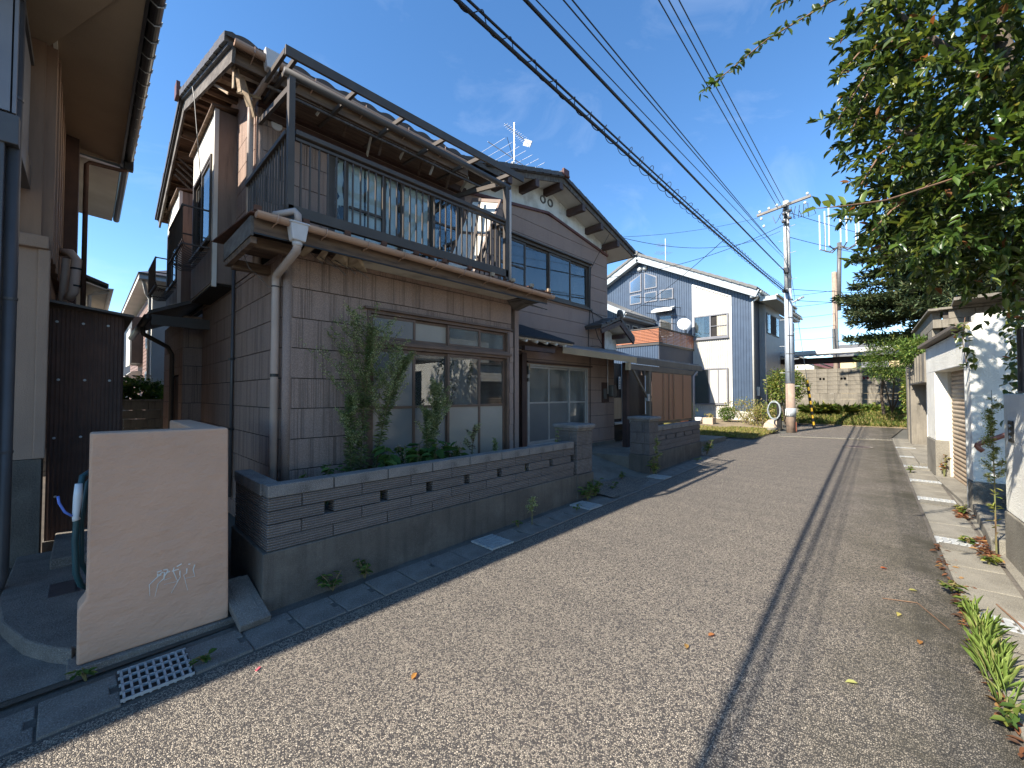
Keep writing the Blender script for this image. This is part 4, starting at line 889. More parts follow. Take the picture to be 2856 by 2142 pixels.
vt2 = MB().poly([(0, -.045, -.045), (0, .12, -.045), (0, .12, .03), (0, .03, .055), (0, -.045, .03)], .25, (1, 0, 0)).mesh('verge_tile', 'roof_tile')
sb_ = math.atan(SB)
for k in range(12): o = link('verge_tile', vt2, Rb, (XL + k * .238, VY - .005, bz(XL + k * .238) + .016)); o.rotation_euler = (R(random.uniform(-2, 2)), -sb_ - .045, 0)
for k in range(12): o = link('verge_tile', vt2, Rb, (XE - k * .247, VY + .115, bz(XE - k * .247) + .016)); o.rotation_euler = (R(random.uniform(-2, 2)), -sb_ - .045, PI); 
ob('ridge', MB().tube([(XR, VY - .02, TZ + .05), (XR, 11.2, TZ + .05)], .08, 10), 'roof_tile', Rb); ob('ridge_end', MB().box((XR - .10, VY - .07, TZ - .03), (XR + .10, VY - .01, TZ + .12)).box((XR - .13, VY - .06, TZ - .03), (XR + .13, VY - .012, TZ + .03)), 'red_trim', Rb, bevel=.03)
for xp in (5.16, 5.90, 6.64, 7.43, 8.15, 8.87): part('purlin', 'brown_beam', Rb, (xp - .055, VY + .02, bz(xp) - .27), (xp + .055, YB + .02, bz(xp) - .115 - SB * .055), bevel=.004)
half_gutter((XE + .03, VY, bz(XE) - .06), (XE + .03, 11, bz(XE) - .08), .045, 'dark_gutter', Rb)
# -- porch hip roof with round white rafter ends
P_ = ob('porch_roof', MB().poly([(4.66, 5.48, 2.93), (5.9, 5.48, 2.93), (6.45, 4.64, 2.56), (4.66, 4.64, 2.56)], .03).poly([(5.9, 5.48, 2.93), (6.45, 5.48, 2.56), (6.45, 4.64, 2.56)], .03), 'roof_shingle', H)
part('eave_board', 'pale_ply', P_, (4.66, 4.655, 2.525), (6.42, 4.68, 2.557)); part('eave_beam', 'brown_beam', P_, (4.66, 4.9, 2.40), (6.2, 4.98, 2.50)); part('bracket', 'brown_beam', P_, (5.15, 4.72, 2.36), (5.95, 4.80, 2.43))
for k in range(6): ob('rafter_end', MB().tube([(4.86 + k * .27, 4.66, 2.505), (4.86 + k * .27, 5.4, 2.80)], .026, 12), 'soffit_white' if k < 6 else 'brown_beam', P_, True)
# -- lean-to over the entrance yard, with a brown plastic screen
C_ = ob('canopy', MB().poly([(6.62, 5.06, 2.56), (8.57, 4.5, 2.435), (12.5, 4.5, 2.42), (12.75, 6.1, 2.66), (9.3, 6.1, 2.80), (9.3, 5.48, 2.72), (6.62, 5.48, 2.66)], .02), 'sheet_roof', H)
for k in range(11): a = 9.0 + k * .33; ob('sheet_rib', MB().bar((a, 4.5, 2.462), (a + .06, 6.08, 2.74 - .008 * k), .03, .02), 'sheet_roof', C_)
ob('fascia', MB().bar((6.62, 5.05, 2.49), (8.57, 4.485, 2.37), .025, .125), 'fascia_sunlit', C_); ob('fascia', MB().bar((8.57, 4.485, 2.365), (12.5, 4.485, 2.35), .025, .135), 'fascia_brown', C_)
ob('beam', MB().bar((8.3, 4.53, 2.22), (12.2, 4.53, 2.20), .07, .12), 'fascia_brown', C_); part('beam_end', 'fascia_sunlit', C_, (8.24, 4.49, 2.14), (8.33, 4.575, 2.31))
for px, py in ((8.75, 4.85),): part('post', 'brown_beam', C_, (px - .06, py - .06, .38), (px + .06, py + .06, 2.35))
part('post', 'fascia_brown', C_, (9.22, 4.50, .38), (9.32, 4.59, 2.2)); part('post', 'fascia_brown', C_, (11.72, 4.50, .33), (11.80, 4.58, 2.2))
ob('strut', MB().bar((8.45, 4.53, 2.2), (9.2, 4.53, 1.50), .04, .05), 'fascia_brown', C_); part('strut_foot', 'grey_aluminium', C_, (9.13, 4.49, 1.45), (9.22, 4.57, 1.62))
Sc = ob('screen_frame', MB().box((9.32, 4.515, 2.12), (11.72, 4.545, 2.15)).box((9.32, 4.515, 1.53), (11.72, 4.54, 1.56)).box((9.32, 4.515, .90), (11.72, 4.545, .95)), 'fascia_brown', C_)
for k in range(4): a = 9.34 + k * .595; part('screen_panel', 'poly_brown', Sc, (a, 4.49 + .004 * (k % 2), .96), (a + .585, 4.496 + .004 * (k % 2), 2.13))
for a in (9.90, 10.22, 10.50, 11.08): part('screen_strip', 'poly_brown_dark', Sc, (a, 4.482, .97), (a + .09, 4.486, 2.12))
ob('rain_pipe', MB().tube([(12.1, 4.47, 2.25), (11.85, 4.48, 2.12), (11.82, 4.48, .3)], .025, 8), 'downspout_tan', C_, True)
# entrance block behind the canopy
core(H, 'Y', 7.0, 9.3, 15.5, .4, 2.62, [(12.6, 13.9, .75, 2.5), (13.9, 14.6, .75, 2.3)], 'dark_siding', .1, 'entrance_wall'); part('pale_dado', 'pale_boards', H, (11.6, 6.96, .82), (12.28, 6.985, 1.5)); part('white_jamb', 'white_paint', H, (12.3, 6.93, .72), (12.37, 6.99, 2.62)); part('sliding_door', 'dark_siding', H, (12.4, 6.95, .74), (13.4, 6.99, 2.5))
part('door_pull', 'grey_aluminium', H, (12.52, 6.93, 1.45), (12.56, 6.95, 1.6)); part('threshold', 'white_paint', H, (11.6, 6.8, .66), (13.6, 7.0, .72))
npl = part('name_plate', 'white_paint', H, (12.08, 6.945, 1.78), (12.20, 6.965, 2.18))
for k in range(4):
    z = 2.11 - k * .085
    for p, q in (((12.105, z), (12.175, z)), ((12.14, z + .025), (12.14, z - .03)), ((12.11, z - .02), (12.17, z - .03))): ob('brush_stroke', MB().bar((p[0], 6.943, p[1]), (q[0], 6.943, q[1]), .004, .009, (0, 0, 1) if p[1] == q[1] else (1, 0, 0)), 'black_plastic', npl)
for k in range(4): part('stacked_board', ('pale_ply', 'white_paint', 'soffit_stained', 'old_wood')[k], H, (12.9 + .03 * k, 6.2, .72 + .06 * k), (14.0 - .1 * k, 6.6, .765 + .06 * k))
part('plinth', 'interior', H, (9.3, 5.6, .30), (12.6, 5.64, .66)); ob('far_room', MB().box((12.6, 7.4, .4), (14.8, 7.44, 2.6)), 'dark_siding', H)

# ------------------------------------------------------------------ block walls along the street
def bevmesh(mb, name, mat, w_=.006):
    o = ob('tmp', mb, mat); b_ = o.modifiers.new('b', 'BEVEL'); b_.width = w_; b_.segments = 2
    dg = bpy.context.evaluated_depsgraph_get(); me = bpy.data.meshes.new_from_object(o.evaluated_get(dg)); me.name = name
    bpy.data.objects.remove(o); return me
CH = .0985
BL = {}
def block(L, mat='ribbed_block', T=.12, h=CH):
    key = (round(L, 3), mat, T, h)
    if key not in BL: BL[key] = bevmesh(MB().box((.005, 0, .004), (L - .005, T, h - .004)), 'block', mat, .005)
    return BL[key]
def block_run(parent, p0, ang, length, z0, rows, hole_row=None, T=.12, mat='ribbed_block', hole=.07, cap='block_cap', name='block'):
    """courses of blocks along direction ang from p0; running bond, one course with open joints"""
    dx, dy = math.cos(ang), math.sin(ang)
    for r_ in range(rows):
        off = 0 if (rows - 1 - r_) % 2 == 0 else .25
        s_ = -off if off else 0
        top = r_ == rows - 1 and cap
        while s_ < length - .02:
            a = max(0, s_); b_ = min(length, s_ + .5)
            if hole_row == r_: b_ = min(length, s_ + .5 - hole) if s_ + .5 < length else length
            if b_ - a > .03:
                o = link(name if not top else 'cap_' + name, block(b_ - a, cap if top else mat, T + (.012 if top else 0)), parent, (p0[0] + dx * a, p0[1] + dy * a - (.006 if top else 0) + random.uniform(-.002, .002), z0 + r_ * CH)); o.rotation_euler = (0, 0, ang)
            s_ += .5
def pillar(parent, x0, x1, y0, y1, z0, z1, capz):
    part('pillar_core', 'mortar', parent, (x0 + .012, y0 + .012, z0), (x1 - .012, y1 - .012, z1))
    n = 3; h = (z1 - z0) / n
    for r_ in range(n):
        za, zb = z0 + r_ * h + .004, z0 + (r_ + 1) * h - .004; f = .64 if r_ % 2 == 0 else .36
        xm = x0 + (x1 - x0) * f; ym = y0 + (y1 - y0) * (1 - f)
        for a, b_ in ((x0, xm - .003), (xm + .003, x1)): ob('pillar_block', MB().box((a, y0, za), (b_, y0 + .1, zb)), 'ribbed_block', parent, bevel=.005)
        for a, b_ in ((y0 + .103, ym - .003), (ym + .003, y1)): ob('pillar_block', MB().box((x0, a, za), (x0 + .1, b_, zb)), 'ribbed_block', parent, bevel=.005); ob('pillar_block', MB().box((x1 - .1, a, za), (x1, b_, zb)), 'ribbed_block', parent, bevel=.005)
    part('pillar_neck', 'block_cap', parent, (x0 - .015, y0 - .015, z1), (x1 + .015, y1 + .015, z1 + .035), bevel=.012); part('pillar_cap', 'block_cap', parent, (x0 - .045, y0 - .045, z1 + .032), (x1 + .045, y1 + .045, capz), bevel=.02)
W1 = thing('block_wall', 'low ribbed block wall on a concrete footing with weeds behind and a row of open joints', 'wall', (.95, 3.46, 0))
a1 = math.atan(.03)
block_run(W1, (.95, 3.46), a1, 4.02, .44, 5, 2)
block_run(W1, (.95 + .115, 3.585), R(90), .80, .44, 5, None, .115)
o = ob('footing', MB().add([(.925, 3.445, -.1), (5.02, 3.565, -.1), (5.02, 3.70, -.1), (1.09, 3.60, -.1), (1.09, 4.40, -.1), (.925, 4.40, -.1), (.925, 3.445, .438), (5.02, 3.565, .438), (5.02, 3.70, .438), (1.09, 3.60, .438), (1.09, 4.40, .438), (.925, 4.40, .438)], [(6, 7, 8, 9, 10, 11), (0, 1, 7, 6), (1, 2, 8, 7), (2, 3, 9, 8), (3, 4, 10, 9), (4, 5, 11, 10), (5, 0, 6, 11)]), 'wall_footing', W1, bevel=.008)
ob('joint_fill', MB().bar((.96, 3.52, .53), (4.97, 3.64, .53), .10, .19).bar((.96, 3.52, .825), (4.97, 3.64, .825), .10, .18).bar((1.005, 3.53, .68), (1.005, 4.37, .68), .09, .46), 'mortar', W1)
pillar(W1, 5.01, 5.40, 3.565, 3.95, .44, 1.07, 1.165); part('footing', 'wall_footing', W1, (4.995, 3.55, -.1), (5.415, 3.97, .437), bevel=.008)
W2 = thing('block_wall', 'ribbed block wall with a broad capped pillar beyond the driveway, below the brown screen', 'wall', (7.4, 3.6, .1))
pillar(W2, 7.42, 7.80, 3.63, 4.03, .46, 1.09, 1.18); part('footing', 'wall_footing', W2, (7.40, 3.615, -.1), (7.83, 4.05, .458), bevel=.01)
block_run(W2, (7.80, 3.665), a1, 2.47, .495, 5, 2); ob('joint_fill', MB().bar((7.8, 3.725, .59), (10.2, 3.795, .59), .10, .19).bar((7.8, 3.725, .88), (10.2, 3.795, .88), .10, .17), 'mortar', W2)
ob('footing', MB().add([(7.78, 3.645, -.1), (10.29, 3.72, -.1), (10.29, 3.87, -.1), (7.78, 3.80, -.1), (7.78, 3.645, .493), (10.29, 3.72, .493), (10.29, 3.87, .493), (7.78, 3.80, .493)], [(4, 5, 6, 7), (0, 1, 5, 4), (1, 2, 6, 5), (2, 3, 7, 6), (3, 0, 4, 7)]), 'wall_footing', W2, bevel=.008)
# terracotta rendered wall in front of the neighbour's entrance
m = MB().poly([(-.01, 3.475, .05), (.725, 3.475, .05), (.705, 3.475, 1.375), (.022, 3.475, 1.38), (.022, 3.475, .42), (-.012, 3.475, .37)], .16, (0, 1, 0)).box((.545, 3.636, .05), (.705, 4.95, 1.37))
tw = ob('rendered_wall', m, 'terracotta_stucco', None, bevel=.012); tag(tw, 'terracotta rendered L shaped garden wall with white scuff marks beside the street gutter', 'wall')
rr = random.Random(12)
for k in range(7):
    a = .34 + .03 * k + rr.uniform(-.01, .01); z = .46 + rr.uniform(-.02, .03)
    pts = [(a, 3.4735, z)]
    for i in range(3): pts.append((a + rr.uniform(-.02, .01) * (i + 1), 3.4735, z - .035 * (i + 1) * rr.uniform(.5, 1.4)))
    ob('scuff', MB().tube(pts, [.0035, .003, .002, .001], 4), 'paint_white', tw)
for k in range(9):
    a = .33 + rr.uniform(0, .22); z = .47 + rr.uniform(-.03, .02); ob('scuff', MB().bar((a, 3.4738, z), (a + rr.uniform(.01, .04), 3.4738, z + rr.uniform(-.005, .012)), .004, .006), 'paint_white', tw)
struct('wall_kerb', MB().poly([(-.05, 3.44, -.03), (.76, 3.455, -.03), (.76, 3.66, -.03), (-.05, 3.66, -.03)], .078), 'gutter_concrete', bevel=.008)
t = ob('loose_lid', MB().bar((.845, 3.28, .035), (.80, 3.72, .20), .19, .05).bar((.845, 3.29, .063), (.80, 3.71, .227), .10, .008), 'gutter_concrete', None, bevel=.006); tag(t, 'spare concrete gutter lid lying tilted between the two garden walls', 'slab')

# ------------------------------------------------------------------ neighbour's house on the left
N_ = thing('neighbour_house', 'beige rendered neighbouring house with deep boxed eaves and brown boards', 'house', (-.3, 6, .1))
part('wall', 'beige_stucco', N_, (-9, 6.0, 1.0), (-.30, 6.15, 3.05)); part('wall', 'beige_stucco', N_, (-.46, 6.15, 1.0), (-.30, 14, 3.0)); part('plinth', 'wall_footing', N_, (-9, 5.985, 0), (-.285, 6.3, .995)); part('corner', 'beige_stucco', N_, (-.34, 5.97, 1.0), (-.26, 6.03, 3.0), bevel=.01)
part('plaster_band', 'beige_stucco', N_, (-6, 5.93, 3.0), (-.27, 6.0, 3.12), bevel=.01)
part('upper_wall', 'house_boards', N_, (-9, 6.05, 3.05), (-.33, 6.2, 5.05)); m = MB()
for k in range(34): y = 6.1 + k * .235; m = MB().box((-.34, y, 2.95), (-.255 + .012 * (k % 2), y + .228, 5.12)); ob('board', m, 'house_boards', N_)
part('brown_pilaster', 'corrugated_brown', N_, (-.30, 8.1, 2.3), (-.12, 8.75, 5.1))
# boxed eave and gutter
ob('eave_soffit', MB().poly([(.31, 4.35, 5.02), (-.31, 4.35, 5.10), (-.31, 8.4, 5.10), (.31, 8.4, 5.02)], .02), 'soffit_beige', N_)
ob('soffit_trim', MB().bar((-.27, 4.5, 5.075), (-.27, 8.4, 5.075), .03, .035), 'bay_white', N_)
part('fascia', 'dark_gutter', N_, (.30, 4.35, 4.99), (.325, 8.4, 5.12)); ob('roof', MB().poly([(.36, 4.35, 5.12), (.36, 8.4, 5.12), (-1.7, 8.4, 6.0), (-1.7, 6.4, 6.0)], .06).poly([(.36, 4.35, 5.12), (-1.7, 6.4, 6.0), (-8, 6.4, 6.0), (-10, 4.35, 5.12)], .06), 'roof_tile', N_); ob('front_soffit', MB().poly([(.31, 4.37, 5.0), (-10, 4.37, 5.0), (-10, 6.1, 5.06), (-.31, 6.1, 5.06)], .02), 'soffit_beige', N_)
ob('roof_end', MB().poly([(.33, 8.38, 5.02), (-1.7, 8.38, 5.02), (-1.7, 8.38, 6.0)], .03, (0, 1, 0)), 'soffit_beige', N_)
gN = half_gutter((.385, 4.35, 5.11), (.385, 8.35, 5.09), .052, 'dark_gutter', N_)
for k in range(15): ob('gutter_hook', MB().tube([(.443, 4.5 + k * .27, 5.115), (.435, 4.5 + k * .27, 5.07), (.385, 4.5 + k * .27, 5.045), (.33, 4.5 + k * .27, 5.08)], .006, 5), 'galvanized', gN)
part('gutter_box', 'black_plastic', gN, (.33, 8.3, 4.94), (.44, 8.42, 5.1), bevel=.01)
ob('downspout', MB().tube([(.37, 8.38, 4.95), (.30, 8.38, 4.92), (-.02, 8.36, 4.90), (-.05, 8.36, 4.86), (-.05, 8.36, 2.3)], .028, 8), 'corrugated_brown', N_, True)
# second, lower roof further back
ob('rear_eave', MB().poly([(.30, 8.6, 5.02), (-.6, 8.6, 5.08), (-.6, 11.3, 5.08), (.30, 11.3, 5.02)], .03), 'soffit_white', N_); ob('rear_roof', MB().poly([(.34, 8.6, 5.08), (-2.4, 8.6, 6.0), (-2.4, 11.3, 6.0), (.34, 11.3, 5.08)], .06), 'roof_tile', N_); g2 = half_gutter((.36, 8.65, 5.08), (.36, 11.3, 5.06), .05, 'dark_gutter', N_)
part('rear_wall', 'white_plaster', N_, (-.45, 8.8, 2.5), (-.2, 11.2, 5.05))
# steel balcony frame and pipe at the near corner
bf = ob('steel_balcony', MB().box((-.55, 4.98, 3.55), (-.40, 6.0, 3.78)).box((-4, 4.98, 3.55), (-.55, 5.06, 3.78)), 'downspout_grey', N_, bevel=.005)
part('post', 'downspout_grey', bf, (-.54, 5.0, .03), (-.47, 5.07, 3.6), bevel=.006); part('deck', 'house_boards', bf, (-4, 5.07, 3.60), (-.56, 6.0, 3.64)); part('guard_panel', 'grey_panel', bf, (-4, 4.99, 3.80), (-.45, 5.01, 4.98)); part('guard_panel', 'grey_panel', bf, (-.44, 5.0, 3.80), (-.42, 6.0, 4.75)); part('top_rail', 'downspout_grey', bf, (-.47, 4.97, 4.75), (-.40, 6.0, 4.82))
for k in range(4): ob('rivet', MB().lathe([(0, .008), (.014, .004), (.016, 0)], (0, 0, 0), 8), 'galvanized', bf).matrix_local = Matrix.Translation(Vector((-.62 - .25 * (k % 2), 4.978, 3.61 + .1 * (k // 2))) - wpos(bf)) @ Matrix.Rotation(R(90), 4, 'X')
dp = ob('downspout', MB().tube([(-.435, 5.10, 5.0), (-.435, 5.10, .20), (-.45, 5.08, .13), (-.50, 5.02, .09), (-.56, 4.95, .085)], .043, 12), 'downspout_grey', bf, True)
for z in (1.15, 2.35, 3.95): ob('pipe_band', MB().tube([(-.435, 5.1, z), (-.435, 5.1, z + .02)], .048, 12), 'downspout_grey', dp)
# lean-to of rusty corrugated sheets
Sh = thing('corrugated_shed', 'rusty brown corrugated iron lean-to against the beige house', 'shed', (0, 6.35, .1))
def corr(mb, f, L, per, amp, z0, z1, n=6):
    k = int(L / per * n); mb.grid(lambda u, v: f(u * L, amp * math.sin(2 * PI * u * L / per), z0 + (z1 - z0) * v), k, 1); return mb
ob('front_sheet', corr(MB(), lambda s_, d_, z: (-.27 + s_, 6.36 + d_, z), .555, .032, .007, .12, 2.50), 'corrugated_brown', Sh, True)
ob('side_sheet', corr(MB(), lambda s_, d_, z: (.285 + d_, 6.36 + s_, z), 1.7, .032, .007, .12, 2.45), 'corrugated_brown', Sh, True)
ob('roof_sheet', MB().poly([(-.30, 6.2, 2.54), (.36, 6.2, 2.46), (.36, 8.1, 2.46), (-.30, 8.1, 2.54)], .025), 'dark_metal', Sh); part('post', 'old_wood', Sh, (-.27, 6.375, .1), (-.20, 6.45, 2.5)); part('sill_board', 'wall_footing', Sh, (-.28, 6.33, .02), (.29, 6.5, .12))
for k in range(12): o = ob('screw', MB().lathe([(0, .007), (.012, .003), (.013, 0)], (0, 0, 0), 8), 'galvanized', Sh); o.matrix_local = Matrix.Translation(Vector((-.22 + .19 * (k % 3) + .02 * (k // 3 % 2), 6.349, 2.36 - .6 * (k // 3))) - Sh.location) @ Matrix.Rotation(R(90), 4, 'X')
# wrapped pipes of a boiler flue on the house side
t = thing('boiler_pipes', 'lagged grey boiler pipes with straps on the side of the beige house', 'pipes', (-.2, 7.2, 2.6))
ob('pipe', MB().tube([(-.22, 7.2, 2.5), (-.20, 7.15, 2.9), (-.18, 7.1, 3.2)], .04, 10), 'downspout_tan', t, True); ob('pipe', MB().tube([(-.16, 7.05, 2.72), (-.12, 7.0, 2.8), (-.10, 7.0, 3.18), (-.15, 7.05, 3.26), (-.25, 7.2, 3.28)], .045, 10), 'downspout_tan', t, True); ob('pipe', MB().tube([(-.2, 7.1, 2.68), (-.08, 7.05, 2.62), (0, 7.1, 2.58), (.02, 7.2, 2.5)], .03, 8), 'downspout_tan', t, True)
for z in (2.86, 3.06): ob('strap', MB().tube([(-.105, 7.0, z), (-.105, 7.0, z + .02)], .049, 10), 'black_plastic', t)
# steps and hatch by the entrance
struct('entrance_step', MB().poly([(-.02, 3.64, -.05), (-.03, 3.60, -.05), (-.12, 3.72, -.05), (-.24, 3.95, -.05), (-.36, 4.35, -.05), (-.42, 4.8, -.05), (-.42, 6.0, -.05), (.55, 6.0, -.05), (.55, 3.64, -.05)], .155), 'gutter_concrete', bevel=.012)
struct('entrance_platform', MB().box((-.19, 5.35, .1), (.5, 6.4, .19)), 'gutter_concrete', bevel=.01)
t = thing('floor_hatch', 'rusty rectangular hatch plate set in the entrance step', 'hatch', (-.08, 4.75, .106)); ob('plate', MB().box((-.17, 4.62, .104), (-.005, 4.92, .111)), 'hatch_rust', t); ob('slot', MB().box((-.03, 4.63, .1112), (-.02, 4.91, .1124)), 'hazard_black', t)
# hose with nozzle hung on the back of the terracotta wall
t = thing('garden_hose', 'teal hose with a white and blue spray nozzle hung behind the terracotta wall', 'hose', (-.02, 3.75, .1))
ob('hose', MB().tube([(.03, 3.78, 1.12), (-.005, 3.74, 1.10), (-.02, 3.73, .95), (-.03, 3.74, .7), (-.022, 3.75, .5), (.0, 3.76, .42), (.03, 3.80, .38)], .016, 8), 'hose_teal', t, True); ob('hose', MB().tube([(.06, 3.80, 1.1), (.02, 3.78, 1.05), (-.005, 3.77, .8), (0, 3.78, .55), (.04, 3.82, .44)], .014, 8), 'hose_teal', t, True)
ob('nozzle', MB().tube([(-.02, 3.70, 1.06), (-.022, 3.70, .98), (-.03, 3.70, .86), (-.025, 3.70, .84)], [.018, .022, .016, .02], 10), 'nozzle_white', t, True); ob('trigger', MB().tube([(-.045, 3.69, .87), (-.075, 3.69, .90), (-.10, 3.69, .96), (-.105, 3.69, 1.0)], .007, 6), 'nozzle_blue', t, True)

# ------------------------------------------------------------------ things seen down the alley
t = thing('alley_wall', 'grey concrete block wall closing the end of the shaded alley', 'wall', (.6, 12, 0))
cb = bevmesh(MB().box((.003, 0, .003), (.387, .12, .187)), 'block', 'wall_concrete', .006)
for r_ in range(8):
    for k in range(-1, 5): o = link('block', cb, t, (-.4 + k * .39 + (.19 if r_ % 2 else 0), 12.0, r_ * .19 - .06))
part('cap', 'wall_concrete', t, (-.4, 11.99, 1.46), (1.6, 12.13, 1.50))
Dh = thing('brick_clad_house', 'far house with brick pattern cladding and white eaves seen down the alley', 'house', (1.2, 14, 0))
part('wall', 'far_brick', Dh, (1.20, 14.6, 0), (6, 22, 4.4)); part('front_wall', 'grey_panel', Dh, (1.62, 14.4, 0), (6, 14.6, 4.4)); part('white_corner', 'far_white', Dh, (1.18, 14.38, 0), (1.6, 14.65, 4.35)); m = MB()
for r_ in range(40): part('course', 'far_brick', Dh, (1.188, 14.7, .15 + r_ * .105), (1.199, 21.9, .24 + r_ * .105))
ob('eave', MB().poly([(.86, 13.6, 4.46), (6, 13.6, 4.46), (6, 22.5, 4.46), (.86, 22.5, 4.46)], .10), 'far_white', Dh); ob('roof', MB().poly([(.84, 13.55, 4.57), (6, 13.55, 4.57), (4.5, 15.5, 5.5), (2.8, 15.5, 5.5)], .03).poly([(.84, 13.55, 4.57), (2.8, 15.5, 5.5), (2.8, 20.5, 5.5), (.84, 22.5, 4.57)], .03), 'roof_tile', Dh)
ob('rain_pipe', MB().tube([(.95, 13.75, 4.45), (1.05, 14.2, 4.2), (1.13, 14.35, 4.1), (1.13, 14.35, 0)], .035, 8), 'white_paint', Dh, True)
for yy, z0 in ((15.2, 2.9), (15.2, 1.3)): part('window', 'white_paint', Dh, (1.165, yy, z0), (1.2, yy + .55, z0 + .95)); part('pane', 'grey_panel', Dh, (1.155, yy + .07, z0 + .07), (1.166, yy + .48, z0 + .88))
part('window_bay', 'dark_metal', Dh, (.93, 16.8, 2.55), (1.2, 18.4, 3.95)); part('bay_front', 'far_white', Dh, (.90, 16.9, 2.5), (.93, 18.5, 3.6)); o = ob('door_hood', MB().poly([(.75, 17.0, 1.95), (1.19, 17.0, 1.95), (1.19, 17.0, 2.35), (.95, 17.0, 2.3), (.80, 17.0, 2.15)], .9, (0, 1, 0)), 'far_white', Dh)
t = thing('white_house', 'sunlit white rendered house beyond the brick clad one', 'house', (1.0, 24, 0)); part('wall', 'far_white', t, (.55, 24, 0), (4, 30, 4.6)); part('window', 'grey_panel', t, (.53, 25.2, 2.6), (.55, 25.9, 3.6)); part('corner', 'far_white', t, (.52, 23.98, 0), (.62, 24.1, 4.6)); part('roof', 'roof_tile', t, (.4, 23.8, 4.6), (4.2, 30.2, 4.75))
t = thing('garden_shelter', 'small dark corrugated shelter roof above the alley wall', 'shelter', (.7, 13.2, 0)); ob('roof', corr(MB(), lambda s_, d_, z: (.35 + s_, 13 + (z - 1.7) * 2, 2.02 + d_ + .06 * s_), .75, .13, .02, 1.7, 2.1), 'dark_metal', t, True); part('post', 'dark_metal', t, (.42, 13.1, 0), (.58, 13.2, 2.0))
t = thing('gable_house', 'pale upper gable with a white gutter pipe behind the beige house eave', 'house', (.1, 12.5, 0)); part('wall', 'bay_white', t, (-2, 12.6, 0), (-.05, 16, 3.9)); ob('roof', MB().poly([(.30, 12.2, 3.88), (.30, 16, 3.88), (-1.5, 16, 4.6), (-1.5, 12.2, 4.6)], .06), 'roof_tile', t); ob('eave', MB().poly([(.28, 12.22, 3.80), (.28, 16, 3.80), (-.3, 16, 4.0), (-.3, 12.22, 4.0)], .03), 'bay_white', t); half_gutter((.33, 12.2, 3.85), (.33, 16, 3.83), .05, 'white_paint', t); ob('pipe', MB().tube([(.3, 12.35, 3.8), (.1, 12.4, 3.74), (.02, 12.4, 3.68), (.02, 12.4, 0)], .03, 8), 'white_paint', t, True)

# ------------------------------------------------------------------ right side: garages and gate wall (front line turns with the street)
GA = math.atan(.076)
def gy(x): return -.457 + .105 * (x - 8.12)
def gbox(mb, x0, x1, d0, d1, z0, z1):
    """box along the garage front: x along the street, d metres behind the front line"""
    p = [(x0, gy(x0) - d0), (x1, gy(x1) - d0), (x1, gy(x1) - d1), (x0, gy(x0) - d1)]
    return mb.add([(x, y, z) for z in (z0, z1) for x, y in p], [(0, 1, 2, 3)[::-1], (4, 5, 6, 7), (0, 4, 5, 1)[::-1], (1, 5, 6, 2)[::-1], (2, 6, 7, 3)[::-1], (3, 7, 4, 0)[::-1]])
G1 = thing('white_garage', 'white stucco garage with a rust stained roller shutter and brown roof edge', 'garage', (9.5, -.6, .12))
ob('near_pier', gbox(MB(), 7.90, 8.12, 0, 4.5, .50, 2.53), 'stucco_white', G1, bevel=.012); ob('pier_base', gbox(MB(), 7.885, 8.135, -.012, 4.5, -.05, .498), 'old_concrete', G1, bevel=.01); ob('corner_channel', gbox(MB(), 8.10, 8.135, -.016, .03, .1, 2.05), 'galvanized', G1)
ob('far_pier', gbox(MB(), 10.45, 11.32, 0, .4, .80, 2.45), 'stucco_white', G1, bevel=.012); ob('pier_base', gbox(MB(), 10.43, 11.33, -.012, .41, -.05, .798), 'old_concrete', G1, bevel=.01)
ob('lintel', gbox(MB(), 8.12, 11.32, -.002, .3, 2.0, 2.48), 'stucco_white', G1, bevel=.012); ob('side_wall', gbox(MB(), 11.1, 11.3, .4, 4.5, 0, 2.45), 'stucco_white', G1); ob('roof_slab', gbox(MB(), 7.93, 11.3, .02, 4.5, 2.44, 2.50), 'wall_concrete', G1)
ob('roof_edge', gbox(MB(), 8.06, 11.45, -.10, .1, 2.50, 2.56), 'fascia_brown', G1, bevel=.008); ob('parapet', gbox(MB(), 7.90, 8.14, .06, 4.5, 2.53, 2.64), 'stucco_white', G1, bevel=.012)
sh = ob('roller_shutter', gbox(MB(), 8.12, 10.45, .21, .23, .12, 2.0), 'shutter_rust', G1)
for k in range(26):
    z = .17 + k * .07
    def prof(u, v, z=z): x = 8.14 + u * 2.29; return (x, gy(x) - .208 + .016 * math.sin(PI * v), z + .064 * v)
    ob('slat', MB().grid(prof, 1, 4), 'shutter_rust', sh, True)
ob('guide_rail', gbox(MB(), 10.41, 10.45, .16, .25, .1, 2.0), 'shutter_pale', sh); ob('guide_rail', gbox(MB(), 8.137, 8.17, .16, .25, .1, 2.0), 'shutter_pale', sh)
ob('threshold', gbox(MB(), 8.13, 10.44, -.05, .35, -.02, gz(9.3) + .05), 'old_concrete', G1, bevel=.008)
hr = thing('handrail', 'reddish brown bent handrail fixed to the white garage side wall', 'handrail', (7.7, -.6, 1.0))
ob('rail', MB().tube([(7.72, -1.6, 1.62), (7.72, -.72, 1.11), (7.72, -.55, 1.01), (7.72, -.515, .99), (7.72, -.51, .97), (7.72, -.53, .94), (7.72, -.56, .91)], .028, 12), 'handrail_red', hr, True); ob('bracket', MB().tube([(7.72, -1.05, 1.27), (7.80, -1.05, 1.25), (7.89, -1.05, 1.25)], .012, 6), 'handrail_red', hr)
